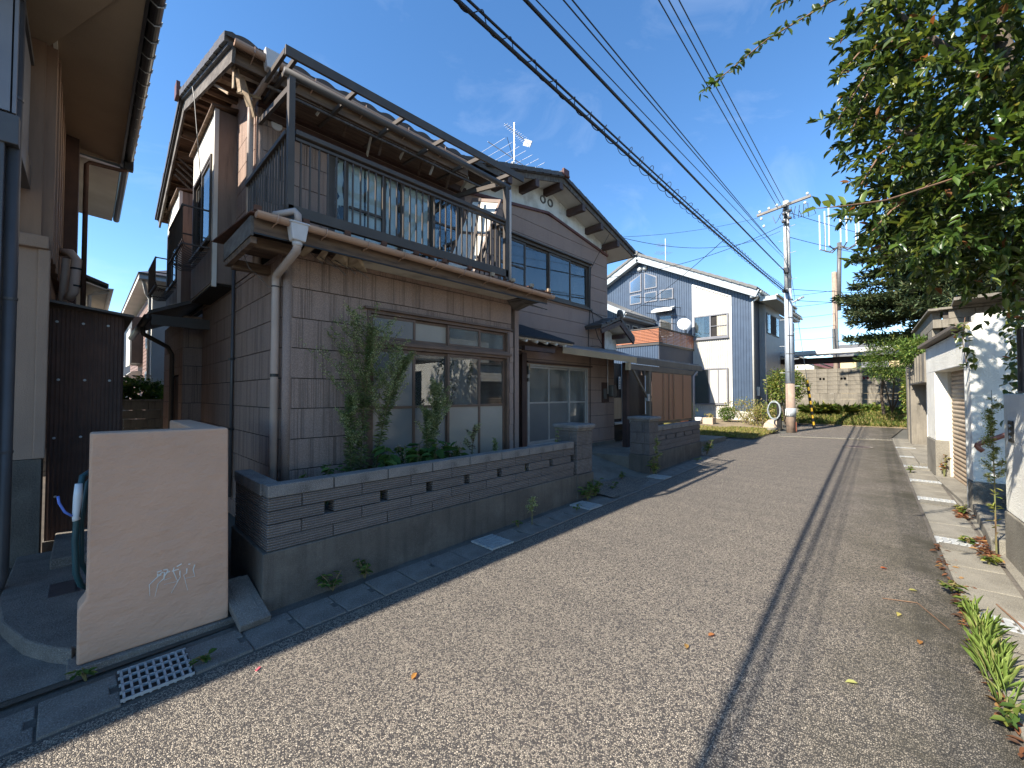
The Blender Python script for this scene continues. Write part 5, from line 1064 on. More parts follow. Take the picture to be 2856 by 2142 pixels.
# grey concrete garage further on
def gy2(x): return -.10 + .072 * (x - 12.3)
G2 = thing('concrete_garage', 'weathered grey concrete garage front with a pale shutter near the cross drain', 'garage', (14, 0, .2))
def g2box(mb, x0, x1, d0, d1, z0, z1):
    p = [(x0, gy2(x0) - d0), (x1, gy2(x1) - d0), (x1, gy2(x1) - d1), (x0, gy2(x0) - d1)]
    return mb.add([(x, y, z) for z in (z0, z1) for x, y in p], [(3, 2, 1, 0), (4, 5, 6, 7), (1, 5, 4, 0), (2, 6, 5, 1), (3, 7, 6, 2), (0, 4, 7, 3)])
ob('far_pier', g2box(MB(), 15.7, 17.2, 0, 5, -.05, 2.5), 'wall_concrete', G2, bevel=.012); ob('pier_rib', g2box(MB(), 16.2, 16.28, -.03, .02, .2, 2.5), 'wall_concrete', G2); ob('near_pier', g2box(MB(), 11.9, 12.4, .06, .7, -.05, 2.5), 'wall_concrete', G2, bevel=.012); ob('lintel', g2box(MB(), 12.4, 15.7, .01, .35, 1.86, 2.5), 'wall_concrete', G2, bevel=.012)
for k in range(5): ob('lintel_rib', g2box(MB(), 12.9 + k * .6, 12.96 + k * .6, -.02, .02, 1.9, 2.5), 'wall_concrete', G2)
sh = ob('roller_shutter', g2box(MB(), 12.4, 15.7, .42, .45, .18, 1.88), 'shutter_pale', G2)
for k in range(24): ob('slat', g2box(MB(), 12.42, 15.68, .40, .418, .2 + k * .07, .262 + k * .07), 'shutter_pale', sh)
ob('jamb', g2box(MB(), 15.62, 15.7, .3, .42, .15, 1.88), 'white_paint', G2)
ob('apron', g2box(MB(), 11.6, 15.7, -.15, .45, -.02, gz(13) + .045), 'old_concrete', G2, bevel=.01)
# block wall above the garages
t = thing('terrace_wall', 'grey concrete block terrace wall with small openings above the garages', 'wall', (13, -.3, 2.4))
cb2 = bevmesh(MB().box((.003, 0, .003), (.387, .14, .187)), 'block', 'wall_concrete', .006)
for r_ in range(6):
    for k in range(11):
        if r_ == 3 and k in (2, 4, 6): continue
        xx = 13.0 + k * .39 + (.19 if r_ % 2 else 0); o = link('block', cb2, t, (xx, -.26 + .072 * (xx - 13) - .14, 2.30 + r_ * .19)); o.rotation_euler = (0, 0, .072)
    for k in range(5):
        o = link('block', cb2, t, (13.0, -.40 - k * .39 - (.1 if r_ % 2 else 0), 2.30 + r_ * .19)); o.rotation_euler = (0, 0, R(-90))
part('backing', 'mortar', t, (13.06, -2.3, 2.3), (13.13, -.42, 3.42)); ob('cap', MB().bar((12.95, -.30, 3.465), (17.3, .01, 3.465), .22, .05), 'wall_concrete', t, bevel=.01); ob('cap', MB().bar((13.05, -.35, 3.47), (13.05, -2.4, 3.47), .24, .05), 'wall_concrete', t, bevel=.01)
part('fill', 'soil', t, (13.2, -3.5, 2.3), (17.2, -.7, 3.2)); ob('slab', MB().bar((12.6, -.55, 3.53), (12.6, -2.4, 3.53), .9, .06), 'wall_concrete', t)
struct('terrace', MB().box((7.9, -14, .0), (22, -3.0, 2.4)), 'soil')
# gate wall beside the steps
t = thing('gate_wall', 'white stucco gate wall on a concrete base with a dark number plate under the tree', 'wall', (5.4, -.6, .1))
ob('render', MB().poly([(3.4, -.80, .53), (6.0, -.57, .53), (6.0, -.57, 1.615), (3.4, -.80, 1.615)], .16, (.09, -1, 0)), 'stucco_white', t, bevel=.012); ob('base', MB().poly([(3.4, -.79, -.05), (6.01, -.558, -.05), (6.01, -.558, .528), (3.4, -.79, .528)], .18, (.09, -1, 0)), 'old_concrete', t, bevel=.01)
pl = ob('plate', MB().bar((5.69, -.592, 1.28), (5.82, -.580, 1.28), .012, .19), 'black_plastic', t, bevel=.004)
for k in range(3): ob('character', MB().bar((5.71, -.5835, 1.33 - .05 * k), (5.80, -.5755, 1.33 - .05 * k), .003, .012).bar((5.755, -.5795, 1.345 - .05 * k), (5.757, -.579, 1.315 - .05 * k), .012, .003), 'sign_grey', pl)
ob('lattice_frame', MB().poly([(4.4, -.80, 1.62), (5.95, -.655, 1.62), (5.95, -.655, 2.2), (4.4, -.80, 2.2)], .03, (.09, -1, 0)), 'dark_metal', t)
for k in range(9): ob('lattice_bar', MB().bar((4.5 + k * .17, -.785 + .0155 * k, 1.64), (4.5 + k * .17, -.785 + .0155 * k, 2.2), .03, .02), 'dark_metal', t)
struct('steps', MB().box((6.05, -1.3, -.05), (7.88, -.47, .235)).box((6.05, -2.2, -.05), (7.88, -.75, .40)).box((6.05, -3.2, -.05), (7.88, -1.05, .565)), 'old_concrete', bevel=.015)
# the house on the terrace, which the windows opposite mirror
t = thing('terrace_house', 'brown and cream panelled house on the terrace above the garages', 'house', (9, -5, 2.4))
part('wall', 'house_boards', t, (6.5, -8, 2.4), (15, -4.6, 5.2)); part('eave', 'white_paint', t, (6.2, -8, 5.2), (15.3, -4.2, 5.32)); ob('roof', MB().poly([(6.1, -4.1, 5.33), (15.4, -4.1, 5.33), (13, -6.5, 6.6), (8.5, -6.5, 6.6)], .05), 'roof_tile', t); part('balcony', 'bay_white', t, (8, -4.6, 2.9), (12, -4.1, 3.8)); part('window', 'grey_panel', t, (9, -4.62, 3.9), (11, -4.57, 4.9))
for k in range(14): part('balcony_panel', 'bay_white', t, (8.02 + k * .283, -4.13, 2.95), (8.28 + k * .283, -4.08, 3.78))

# ------------------------------------------------------------------ far end of the street
Fw = thing('far_wall', 'weathered concrete block wall with pierced blocks closing the street', 'wall', (24, 2, .5))
cb3 = bevmesh(MB().box((0, .004, .004), (.14, .386, .186)), 'block', 'wall_concrete', .006)
cb4 = bevmesh(MB().box((0, .004, .004), (.14, .09, .186)).box((0, .30, .004), (.14, .386, .186)).box((0, .09, .004), (.14, .30, .04)).box((0, .09, .15), (.14, .30, .186)).box((0, .17, .04), (.14, .22, .15)), 'pierced_block', 'wall_concrete', .004)
for r_ in range(6):
    for k in range(14):
        y = -.9 + k * .39
        o = link('block' if not (r_ == 3 and k % 2 == 0) else 'pierced_block', cb3 if not (r_ == 3 and k % 2 == 0) else cb4, Fw, (24, y, 1.66 + r_ * .19))
part('coping_band', 'wall_concrete', Fw, (23.97, -.9, 1.40), (24.16, 4.56, 1.655)); part('plank_course', 'wall_concrete', Fw, (23.94, -.9, 1.12), (24.18, 4.56, 1.395), bevel=.02); part('footing', 'wall_concrete', Fw, (23.90, -.9, .2), (24.2, 4.56, 1.115), bevel=.02); part('backing', 'mortar', Fw, (24.20, -.9, 1.66), (24.22, 4.56, 2.80))
for k in (3, 5): part('red_sheet', 'salmon_grit', Fw, (24.145, -.9 + (2 * k - 4) * .39, 2.27), (24.15, -.9 + (2 * k - 3) * .39, 2.38))
Cp = thing('carport', 'long carport roof of corrugated sheets behind the far block wall', 'carport', (27, 3, .4))
ob('roof', corr(MB(), lambda s_, d_, z: (25.6 + (z - 3.8) * 12, 6.2 - s_, 3.55 + d_ + (z - 3.8) * 1.2), 7.2, .30, .03, 3.8, 4.2), 'dark_metal', Cp, True)
part('front_beam', 'white_paint', Cp, (25.50, -1.0, 3.60), (25.72, 6.2, 3.82), bevel=.05); part('beam', 'brown_beam', Cp, (26.4, -1, 3.25), (26.55, 6.2, 3.5)); part('beam', 'brown_beam', Cp, (28.2, -1, 3.3), (28.35, 6.2, 3.6))
for yy in (5.8, -.8): part('post', 'brown_beam', Cp, (26.4, yy, 0), (26.52, yy + .12, 3.5))
def plain_house(name, label, x0, x1, y0, y1, h, ridge, wall, roof, along='Y', wins=()):
    t = thing(name, label, 'house', ((x0 + x1) / 2, (y0 + y1) / 2, 0)); part('wall', wall, t, (x0, y0, 0), (x1, y1, h)); e = .45
    if along == 'X':
        ym = (y0 + y1) / 2; ob('roof', MB().poly([(x0 - e, y0 - e, h), (x1 + e, y0 - e, h), (x1 + e, ym, ridge), (x0 - e, ym, ridge)], .12).poly([(x0 - e, ym, ridge), (x1 + e, ym, ridge), (x1 + e, y1 + e, h), (x0 - e, y1 + e, h)], .12), roof, t); ob('gable', MB().poly([(x0, y0, h), (x0, ym, ridge - .1), (x0, y1, h)], .1, (1, 0, 0)), wall, t)
    else:
        xm = (x0 + x1) / 2; ob('roof', MB().poly([(x0 - e, y0 - e, h), (xm, y0 - e, ridge), (xm, y1 + e, ridge), (x0 - e, y1 + e, h)], .12).poly([(xm, y0 - e, ridge), (x1 + e, y0 - e, h), (x1 + e, y1 + e, h), (xm, y1 + e, ridge)], .12), roof, t)
    for wy0, wy1, wz0, wz1 in wins: part('window', 'grey_panel', t, (x0 - .04, wy0, wz0), (x0 + .01, wy1, wz1)); part('window_frame', 'white_paint', t, (x0 - .06, wy0 - .06, wz0 - .06), (x0 - .03, wy1 + .06, wz0))
    return t
plain_house('white_bungalow', 'low white house with a dark tiled roof seen beneath the carport roof', 42, 50, 6.1, 9.6, 4.05, 5.1, 'far_white', 'far_tile', 'X', ((7.8, 8.6, 2.6, 3.6),))
plain_house('cream_house', 'cream coloured house with a pale shuttered window behind the far wall', 44, 52, -2.5, 4.6, 4.7, 6.0, 'far_cream', 'far_tile', 'Y', ((1.6, 3.4, 3.0, 4.5),))
plain_house('red_roof_house', 'small white house with a reddish roof between the white and the cream house', 60, 66, 6.2, 8.6, 4.6, 5.6, 'far_white', 'red_trim', 'Y')
plain_house('hillside_house', 'cream house glimpsed through the conifer above the terrace', 30, 38, -8, -3.2, 7.5, 9.3, 'far_cream', 'far_tile', 'Y', ((-6, -4.6, 5.0, 6.4),))

# ------------------------------------------------------------------ blue house
BX = 21.0
BH = thing('blue_house', 'blue corrugated house with white verge boards and a white ribbed bay', 'house', (BX, 8, .5))
BR, BZ, BYR, BEZ = 10.72, 8.86, 5.0, 6.0
def roofz(y): return BZ - (BZ - BEZ) / (BR - BYR) * abs(y - BR)
def rib_wall(mb, y0, y1, zb, ztop, per=.115, d=.022, x=BX):
    y = y0; pts = []
    while y < y1 - 1e-6:
        for f, dx in ((0, 0), (.38, 0), (.5, -d), (.88, -d)):
            yy = min(y1, y + f * per); pts.append((x + dx, yy))
        y += per
    o = len(mb.v)
    for xx, yy in pts: mb.v.append((xx, yy, zb(yy) if callable(zb) else zb)); mb.v.append((xx, yy, ztop(yy)))
    for i in range(len(pts) - 1): a = o + 2 * i; mb.f.append((a, a + 2, a + 3, a + 1))
    return mb
ob('facade', rib_wall(rib_wall(MB(), 5.28, 6.16, .84, roofz), 7.96, 16.4, .84, roofz), 'blue_corrugated', BH); ob('facade_top', rib_wall(MB(), 6.16, 7.96, lambda y: 6.15 + (y - 6.2) * .49, roofz), 'blue_corrugated', BH)
ob('white_bay', rib_wall(MB(), 6.22, 7.90, .84, lambda y: 6.18 + (y - 6.22) * .49, .10), 'pale_corrugated', BH)
for y in (6.16, 7.90): ob('bay_trim', MB().box((BX - .035, y, .84), (BX + .01, y + .06, 6.18 + (y - 6.2) * .49)), 'white_paint', BH)
ob('bay_trim', MB().bar((BX - .02, 6.17, 6.18), (BX - .02, 7.95, 7.05), .05, .06), 'white_paint', BH); part('foundation', 'far_white', BH, (BX - .015, 5.28, .2), (BX + .2, 16.4, .835)); part('body', 'grey_panel', BH, (BX + .05, 5.3, .5), (30, 16.3, 5.9))
ob('gable_core', MB().poly([(BX + .04, 5.3, 5.8), (BX + .04, BR, BZ - .1), (BX + .04, 16.3, 5.9)], .1, (1, 0, 0)), 'blue_corrugated', BH)
for ya, yb in ((BYR, BR), (BR, 16.6)):
    za, zb = roofz(ya), roofz(yb); n_ = 1 if yb > ya else -1
    ob('verge_board', MB().bar((BX - .36, ya, za + .08), (BX - .36, yb, zb + .08), .05, .34), 'fascia_paleblue', BH); ob('verge_soffit', MB().poly([(BX - .34, ya, za - .06), (BX - .34, yb, zb - .06), (BX + .05, yb, zb - .06), (BX + .05, ya, za - .06)], .03), 'fascia_paleblue', BH)
rf = ob('roof', roof_field(roof_field(MB(), (BX - .40, BYR - .05, BEZ + .26), (9.5, 0, 0), (0, BR - BYR + .05, BZ - BEZ), 10, 16, .30, .035, .03), (BX - .40, 16.6, roofz(16.6) + .26), (9.5, 0, 0), (0, BR - 16.6, BZ - roofz(16.6)), 10, 16, .30, .035, .03), 'far_tile', BH)
vt3 = MB().box((-.06, 0, -.06), (.14, .38, .06)).mesh('verge_tile', 'far_tile'); bs = math.atan2(BZ - BEZ, BR - BYR)
for k in range(17):
    y = BYR + k * .337; o = link('verge_tile', vt3, rf, (BX - .40, y, roofz(y) + .30)); o.rotation_euler = (bs + .05, 0, 0); y2 = 2 * BR - y
    o = link('verge_tile', vt3, rf, (BX - .40 + .1, y2, roofz(y2) + .30)); o.rotation_euler = (bs + .05, 0, PI)
ob('ridge', MB().tube([(BX - .5, BR, BZ + .36), (30, BR, BZ + .36)], .12, 10), 'far_tile', rf)
half_gutter((BX - .3, BYR - .08, BEZ + .18), (30, BYR - .08, BEZ + .14), .07, 'white_paint', BH); part('eave', 'fascia_paleblue', BH, (BX - .33, BYR, BEZ - .06), (30, BYR + .3, BEZ + .2))
ob('downspout', MB().tube([(BX - .25, BYR - .05, BEZ + .08), (BX - .1, BYR + .1, BEZ - .12), (BX - .07, BYR + .26, BEZ - .22), (BX - .07, BYR + .26, .5)], .045, 8), 'white_paint', BH, True)
def bwin(pts, fm='grey_panel', gm='bright_glass', d=.05, curt=None):
    """window on the facade from its outline (y,z)"""
    cy = sum(p[0] for p in pts) / len(pts); cz = sum(p[1] for p in pts) / len(pts)
    o = ob('window', MB().poly([(BX - d, y, z) for y, z in pts], .03, (1, 0, 0)), fm, BH)
    i_ = [(y + (cy - y) / abs(cy - y) * .055, z + (cz - z) / abs(cz - z) * .055) for y, z in pts]
    ob('backing', MB().poly([(BX - d - .002, y, z) for y, z in i_]), 'interior', o)
    ob('pane', MB().poly([(BX - d - .006, y, z) for y, z in i_]), gm, o); return o
bwin([(11.34, 7.83), (10.65, 8.16), (10.65, 7.21), (11.34, 7.21)]); bwin([(10.48, 8.19), (9.77, 7.85), (9.77, 7.26), (10.48, 7.26)]); bwin([(11.33, 7.08), (10.66, 7.08), (10.66, 6.55), (11.33, 6.55)]); bwin([(10.48, 7.08), (9.77, 7.08), (9.77, 6.55), (10.48, 6.55)]); bwin([(9.62, 7.08), (8.90, 7.08), (8.90, 6.53), (9.62, 6.53)]); bwin([(9.64, 5.72), (8.95, 5.72), (8.95, 4.6), (9.64, 4.6)])
for vy in (10.74, 10.42): o = ob('round_vent', MB().lathe([(0, .12), (.08, .10), (.13, .05), (.14, 0)], (0, 0, 0), 16), 'galvanized', BH); o.matrix_local = Matrix.Translation(Vector((BX - .03, vy, 8.42)) - BH.location) @ Matrix.Rotation(R(-90), 4, 'Y')
ob('awning', MB().poly([(BX - .02, 9.9, 6.14), (BX - .45, 9.9, 5.96), (BX - .45, 8.82, 5.96), (BX - .02, 8.82, 6.14)], -.10), 'white_paint', BH)
def bslide(y0, y1, z0, z1, ym, left_c, right_c, open_dark=True):
    f = MB(); frame_rect(f, 'X', BX, (y0, y1, z0, z1), .06, .09, .02); o = ob('window', f, 'grey_panel', BH); part('mullion', 'grey_panel', o, (BX - .08, ym - .03, z0 + .06), (BX - .04, ym + .03, z1 - .06))
    part('backing', 'interior', o, (BX - .028, y0 + .05, z0 + .05), (BX - .025, y1 - .05, z1 - .05))
    return o
o = bslide(6.30, 7.88, 4.32, 5.44, 7.10, None, None); part('pane', 'bright_glass', o, (BX - .064, 7.13, 4.38), (BX - .060, 7.82, 5.38))
for y0, y1, mt in ((7.38, 7.80, 'curtain'), (6.36, 6.80, 'curtain')): curtain(o, 'X', BX - .045, y0, y1, 4.40, 5.36, mt, .012, .10)
part('bar', 'grey_panel', o, (BX - .075, 6.36, 4.86), (BX - .055, 7.07, 4.89)); part('guard', 'grey_panel', o, (BX - .11, 6.28, 4.26), (BX - .02, 7.9, 4.31))
o = bslide(6.34, 7.90, 1.12, 2.86, 7.17, None, None); part('blind', 'pale_corrugated', o, (BX - .06, 6.40, 1.2), (BX - .055, 7.14, 2.8)); part('pane', 'bright_glass', o, (BX - .067, 7.2, 1.18), (BX - .063, 7.84, 2.8)); part('mullion', 'grey_panel', o, (BX - .08, 6.74, 1.18), (BX - .057, 6.79, 2.8)); part('grey_mesh', 'grey_screen', o, (BX - .062, 7.2, 1.2), (BX - .058, 7.84, 2.8))
# grey rear block of the same house
rb = part('rear_block', 'grey_panel', BH, (21.85, 4.98, .5), (24.6, 5.28, 5.8)); ob('rear_rib', rib_wall(MB(), 4.98, 5.28, .5, lambda y: 5.8, .08, .015, 21.84), 'grey_ribbed', rb); part('dark_gap', 'blue_shade_siding', rb, (21.02, 5.24, .5), (21.84, 5.29, 5.9))
for z0, z1 in ((4.45, 5.42), (1.15, 2.3)):
    wf = part('window', 'dark_metal', rb, (22.05, 4.955, z0), (24.3, 4.98, z1))
    for k in range(4): part('pane', 'bright_glass' if k in (0, 3) else 'interior', wf, (22.1 + k * .55, 4.945, z0 + .05), (22.6 + k * .55, 4.953, z1 - .05))
part('side_eave', 'fascia_paleblue', rb, (21.0, 4.35, 5.78), (25.0, 5.0, 5.96)); half_gutter((20.9, 4.32, 5.98), (25, 4.32, 5.95), .06, 'grey_aluminium', rb)
part('annexe', 'grey_panel', BH, (24.6, 4.9, .4), (27.5, 5.6, 2.6)); part('meter_box', 'bay_white', BH, (21.3, 5.16, 1.55), (21.5, 5.24, 1.95), bevel=.01); ob('stair_rail', MB().bar((21.9, 4.9, 1.35), (22.9, 4.7, .8), .03, .05), 'dark_metal', BH)
# balcony with timber slats
bb = part('balcony_block', 'blue_shade_siding', BH, (17.12, 7.93, .5), (20.99, 12.5, 3.74)); ob('block_ribs', rib_wall(MB(), 7.93, 12.5, .5, lambda y: 3.74, .11, .02, 17.11), 'blue_corrugated', bb); m = MB()
for k in range(35): m.box((17.12 + k * .11, 7.905, .5), (17.17 + k * .11, 7.93, 3.74))
ob('block_ribs', m, 'blue_shade_siding', bb); part('edge', 'dark_metal', bb, (17.06, 7.88, 3.74), (20.99, 12.5, 3.84)); part('top_rail', 'dark_metal', bb, (17.05, 7.87, 4.46), (20.99, 7.95, 4.51)); part('top_rail', 'dark_metal', bb, (17.05, 7.95, 4.46), (17.13, 12.5, 4.51))
for k in range(9):
    z = 3.87 + k * .065; part('slat', 'cedar_slat', bb, (17.07, 7.89, z), (20.99, 7.91, z + .042)); part('slat', 'cedar_slat', bb, (17.07, 7.912, z), (17.09, 12.5, z + .042))
for k in range(6): part('post', 'dark_metal', bb, (17.15 + k * .75, 7.915, 3.84), (17.19 + k * .75, 7.95, 4.46))
part('light_strip', 'white_paint', bb, (17.0, 10.1, 3.0), (17.1, 12.5, 3.10))
# low wing to the left with its own tiled roof
lw = part('left_wing', 'blue_shade_siding', BH, (18.2, 10.3, 3.0), (21, 16, 5.4)); ob('wing_roof', MB().poly([(17.8, 9.9, 5.44), (20.98, 9.9, 5.44), (20.98, 13.2, 7.15), (17.8, 13.2, 7.15)], .12), 'far_tile', lw); ob('wing_verge', MB().bar((17.78, 9.9, 5.42), (17.78, 13.2, 7.13), .05, .26), 'fascia_paleblue', lw); half_gutter((17.8, 9.85, 5.45), (20.9, 9.85, 5.42), .06, 'grey_aluminium', lw); part('wing_eave', 'fascia_paleblue', lw, (17.8, 9.9, 5.28), (20.95, 10.3, 5.38))
for k in range(3): part('wing_window', 'grey_aluminium', lw, (18.4 + k * .85, 10.27, 4.35), (18.95 + k * .85, 10.3, 5.1)); part('pane', 'interior', lw, (18.46 + k * .85, 10.255, 4.41), (18.89 + k * .85, 10.27, 5.04))
ob('porch_sheet', corr(MB(), lambda s_, d_, z: (16.9 + s_, 10.6 + (z - 4.7) * 2.2, z + d_), 2.2, .2, .02, 4.75, 5.6), 'grey_aluminium', lw, True)
# dish and aerial on the blue house
t = thing('satellite_dish', 'white round satellite dish on the blue corrugated facade', 'dish', (20.6, 8.0, 4.6)); o = ob('reflector', MB().lathe([(0, 0), (.12, .01), (.24, .045), (.33, .09), (.335, .10), (.0, .03)], (0, 0, 0), 28), 'dish_white', t, True); o.matrix_local = Matrix.Translation(Vector((20.45, 8.15, 5.0)) - t.location) @ Vector((-.80, -.50, .38)).to_track_quat('Z', 'Y').to_matrix().to_4x4()
ob('arm', MB().tube([(20.5, 8.15, 4.75), (20.2, 8.05, 4.78), (20.1, 8.0, 4.95)], .018, 6), 'dish_white', t); ob('bracket', MB().tube([(20.98, 8.15, 4.6), (20.6, 8.15, 4.6), (20.55, 8.15, 5.0)], .022, 6), 'dark_metal', t)
def yagi(parent, p, ax, n, L, w0, w1, mat='antenna_metal', r=.006, el=None):
    """boom from p along ax with n rods"""
    p = Vector(p); ax = Vector(ax).normalized(); sd_ = (el or ax.cross(Vector((0, 0, 1)))).normalized()
    ob('boom', MB().tube([p, p + ax * L], r * 1.6, 6), mat, parent)
    for k in range(n):
        c_ = p + ax * (L * (k + .2) / n); w_ = w0 + (w1 - w0) * k / max(1, n - 1); ob('rod', MB().tube([c_ - sd_ * w_ / 2, c_ + sd_ * w_ / 2], r, 5), mat, parent)
t = thing('tv_aerial', 'thin aerial mast on the ridge of the blue house', 'aerial', (24, 10.3, 9)); ob('mast', MB().tube([(24.5, 10.85, 8.9), (24.5, 10.85, 11.1)], .025, 6), 'antenna_metal', t); yagi(t, (24.5, 10.9, 10.8), (.6, .8, 0), 6, .6, .9, .6); yagi(t, (24.5, 10.9, 10.3), (.6, .8, 0), 5, .6, 1.1, .9)
t = thing('tv_aerial', 'rooftop aerial with two rod arrays behind the brown gable', 'aerial', (6.7, 6.5, 6.2)); ob('mast', MB().tube([(6.72, 6.5, 6.1), (6.74, 6.5, 7.82)], .018, 8), 'antenna_metal', t)
yagi(t, (7.38, 6.55, 6.98), (-1, 0, .06), 7, 1.42, .90, .75, r=.0055); yagi(t, (7.25, 6.5, 7.55), (-1, -.02, .10), 14, .85, .22, .13, r=.0045); ob('stay', MB().tube([(6.74, 6.5, 6.9), (6.35, 6.35, 7.25)], .006, 5).tube([(6.74, 6.5, 7.0), (7.05, 6.2, 6.3)], .004, 5).bar((6.72, 6.48, 6.42), (7.08, 6.6, 6.6), .03, .02), 'dark_metal', t)
yagi(t, (7.6, 6.5, 6.75), (-1, 0, .3), 3, .35, .8, .8, r=.0055); ob('amplifier', MB().box((6.64, 6.46, 6.72), (6.70, 6.52, 6.88)), 'collector_plastic', t, bevel=.008); ob('reflector_mesh', MB().bar((7.2, 6.4, 7.48), (7.2, 6.62, 7.62), .02, .14), 'antenna_metal', t)

# ------------------------------------------------------------------ utility pole, cables
PX, PY = 17.62, 3.26
Up = thing('utility_pole', 'concrete utility pole with a pale sheath, cross arm and step bolts', 'utility pole', (PX, PY, .28))
def pr(z): return .155 - .0075 * z
ob('shaft', MB().tube([(PX, PY, .1), (PX, PY + .012, 2.0)], [pr(0), pr(2)], 16), 'pole_concrete', Up, True); ob('sheath', MB().tube([(PX, PY + .012, 2.0), (PX, PY + .03, 5.4)], [pr(2) + .008, pr(5.4) + .006], 16), 'pole_sheath', Up, True); ob('top_shaft', MB().tube([(PX, PY + .03, 5.4), (PX, PY + .05, 8.62)], [pr(5.4), pr(8.6)], 16), 'pole_top', Up, True)
for k in range(5): ob('band', MB().tube([(PX, PY + .01, 2.4 + k * .65), (PX, PY + .01, 2.425 + k * .65)], pr(2.4 + k * .65) + .013, 16), 'meter_grey', Up)
sgn = ob('number_plate', MB().tube([(PX, PY, .82), (PX, PY, 1.12)], pr(1) + .012, 16), 'sign_grey', Up, True)
for dy in (-.05, 0, .05): ob('stripe', MB().box((PX - .168, PY + .075 + dy - .012, .86), (PX - .155, PY + .075 + dy + .012, 1.08)), 'white_paint', sgn)
part('guard_plate', 'handrail_red', Up, (PX - .06, PY - .17, .3), (PX + .05, PY - .15, .62))
for k in range(13):
    z = 1.9 + k * .48; sgn_ = 1 if k % 2 else -1; ob('step_bolt', MB().tube([(PX, PY + .02, z), (PX - .03, PY + .02 + sgn_ * (pr(z) + .16), z + .01)], .009, 6), 'galvanized', Up)
ob('cross_arm', MB().bar((PX - .15, PY + .95, 8.30), (PX - .12, PY - .72, 8.52), .085, .085), 'arm_steel', Up, bevel=.006)
cl = MB()
for k in range(9): a = k * 2.2; z = 7.7 + .09 * k; cl.box((PX - .2 + .06 * math.cos(a), PY - .05 + .1 * math.sin(a), z), (PX - .08 + .06 * math.cos(a), PY + .07 + .1 * math.sin(a), z + .07))
ob('clamp', cl, 'black_plastic', Up, bevel=.01, kind='stuff')
for k, (dy, z) in enumerate(((.85, 8.42), (.55, 8.46), (.30, 8.5), (-.62, 8.62), (-.55, 8.32), (.8, 8.15), (.72, 7.85))): ob('insulator', MB().lathe([(0, .08), (.02, .08), (.05, .05), (.03, .03), (.05, .0), (0, 0)], (PX - .16, PY + dy, z - .04), 10), 'insulator', Up, True)
for k in range(7):
    a = .3 + k * .4; ob('jumper_loop', MB().tube([(PX - .12, PY + .1 - .12 * k, 8.3), (PX - .2, PY + .25 - .15 * k, 7.95 - .03 * k), (PX - .14, PY + .35 - .2 * k, 7.85), (PX - .1, PY + .45 - .2 * k, 8.15)], .010, 5), 'cable_black', Up)
ob('cable_box', MB().tube([(PX - .35, PY + .08, 5.28), (PX - .12, PY + .05, 5.32)], .07, 10), 'black_plastic', Up); ob('cable_box', MB().box((PX - .22, PY - .04, 5.95), (PX - .1, PY + .12, 6.15)), 'black_plastic', Up, bevel=.02); ob('lamp_arm', MB().tube([(PX, PY - .1, 4.9), (PX - .05, PY - .45, 5.05)], [.03, .045], 8), 'sign_grey', Up)
ob('riser', MB().tube([(PX - .16, PY - .02, 2.1), (PX - .14, PY, 5.2), (PX - .12, PY + .03, 8.0)], .012, 5), 'cable_black', Up)
def cable(name, label, p, q, r=.008, sag=.25, n=24, mat='cable_black', group=None):
    p = Vector(p); q = Vector(q); mb = MB().tube([p.lerp(q, i / n) - Vector((0, 0, 4 * sag * (i / n) * (1 - i / n))) for i in range(n + 1)], r, 5)
    return tag(ob('overhead_cable' if name is None else name, mb, mat, None, True), label, 'cable', group)
# bundled cable with its spiral of wire, from the pole to behind the camera
def through(P, A): # far end behind the camera of a straight cable from pole point P past A
    P = Vector(P); A = Vector(A); return P + (A - P) * ((P.x + 9.5) / (P.x - A.x))
tb = thing('bundled_cable', 'twin telephone cable bound by a loose spiral wire over the street', 'cable', (PX, PY, 5.3))
p = Vector((PX - .2, PY + .08, 5.30)); q = through(p, (1.71, 2.21, 4.50))
def bc(t_): return p.lerp(q, t_) - Vector((0, 0, 4 * .20 * t_ * (1 - t_)))
for dz in (0, .075): ob('strand', MB().tube([bc(i / 50) + Vector((0, 0, dz)) for i in range(51)], .017 if dz == 0 else .011, 6), 'cable_black', tb, True)
ob('spiral_wire', MB().tube([bc(i / 1500) + Vector((0, (.055 + .02 * math.sin(i * .013)) * math.cos(i * .36), .035 + (.065 + .025 * math.sin(i * .021)) * math.sin(i * .36))) for i in range(1501)], .0045, 4), 'cable_black', tb, True)
for pp, aa, r_, lab in (((PX - .1, PY + .1, 6.05), (2.58, 2.36, 5.12), .018, 'thick black power cable above the bundled telephone cable'), ((PX - .1, PY + .1, 6.5), (2.75, 2.36, 5.22), .006, 'thin cable running just beside the thick power cable'), ((PX - .1, PY + .2, 6.75), (3.30, 2.50, 5.72), .008, 'left one of the two slim cables in mid sky'), ((PX - .1, PY + .1, 6.6), (3.35, 2.40, 5.66), .008, 'right one of the two slim cables in mid sky'), ((PX - .15, PY + .30, 8.46), (6.2, 2.78, 7.85), .010, 'left wire of the three high parallel wires'), ((PX - .15, PY + .18, 8.50), (6.3, 2.68, 7.88), .010, 'middle wire of the three high parallel wires'), ((PX - .15, PY + .05, 8.54), (6.4, 2.58, 7.92), .010, 'right wire of the three high parallel wires')): cable(None, lab, pp, through(pp, aa), r_, .12)
cable(None, 'service wire from the pole to the brown gable roof', (PX - .2, PY + .2, 7.5), (9.2, 5.4, 5.6), .007, .45); cable(None, 'service wire from the pole to the blue house gable', (PX - .2, PY + .1, 7.7), (9.7, 8.6, 5.15), .009, .55); cable(None, 'sagging wire past the ridge of the blue house', (PX - .2, PY + .9, 8.2), (7.2, 9.5, 6.4), .006, .5)
cable(None, 'slack wire dropping to the blue house balcony', (10.6, 3.2, 5.35), (17.6, 9.9, 5.3), .008, .2)
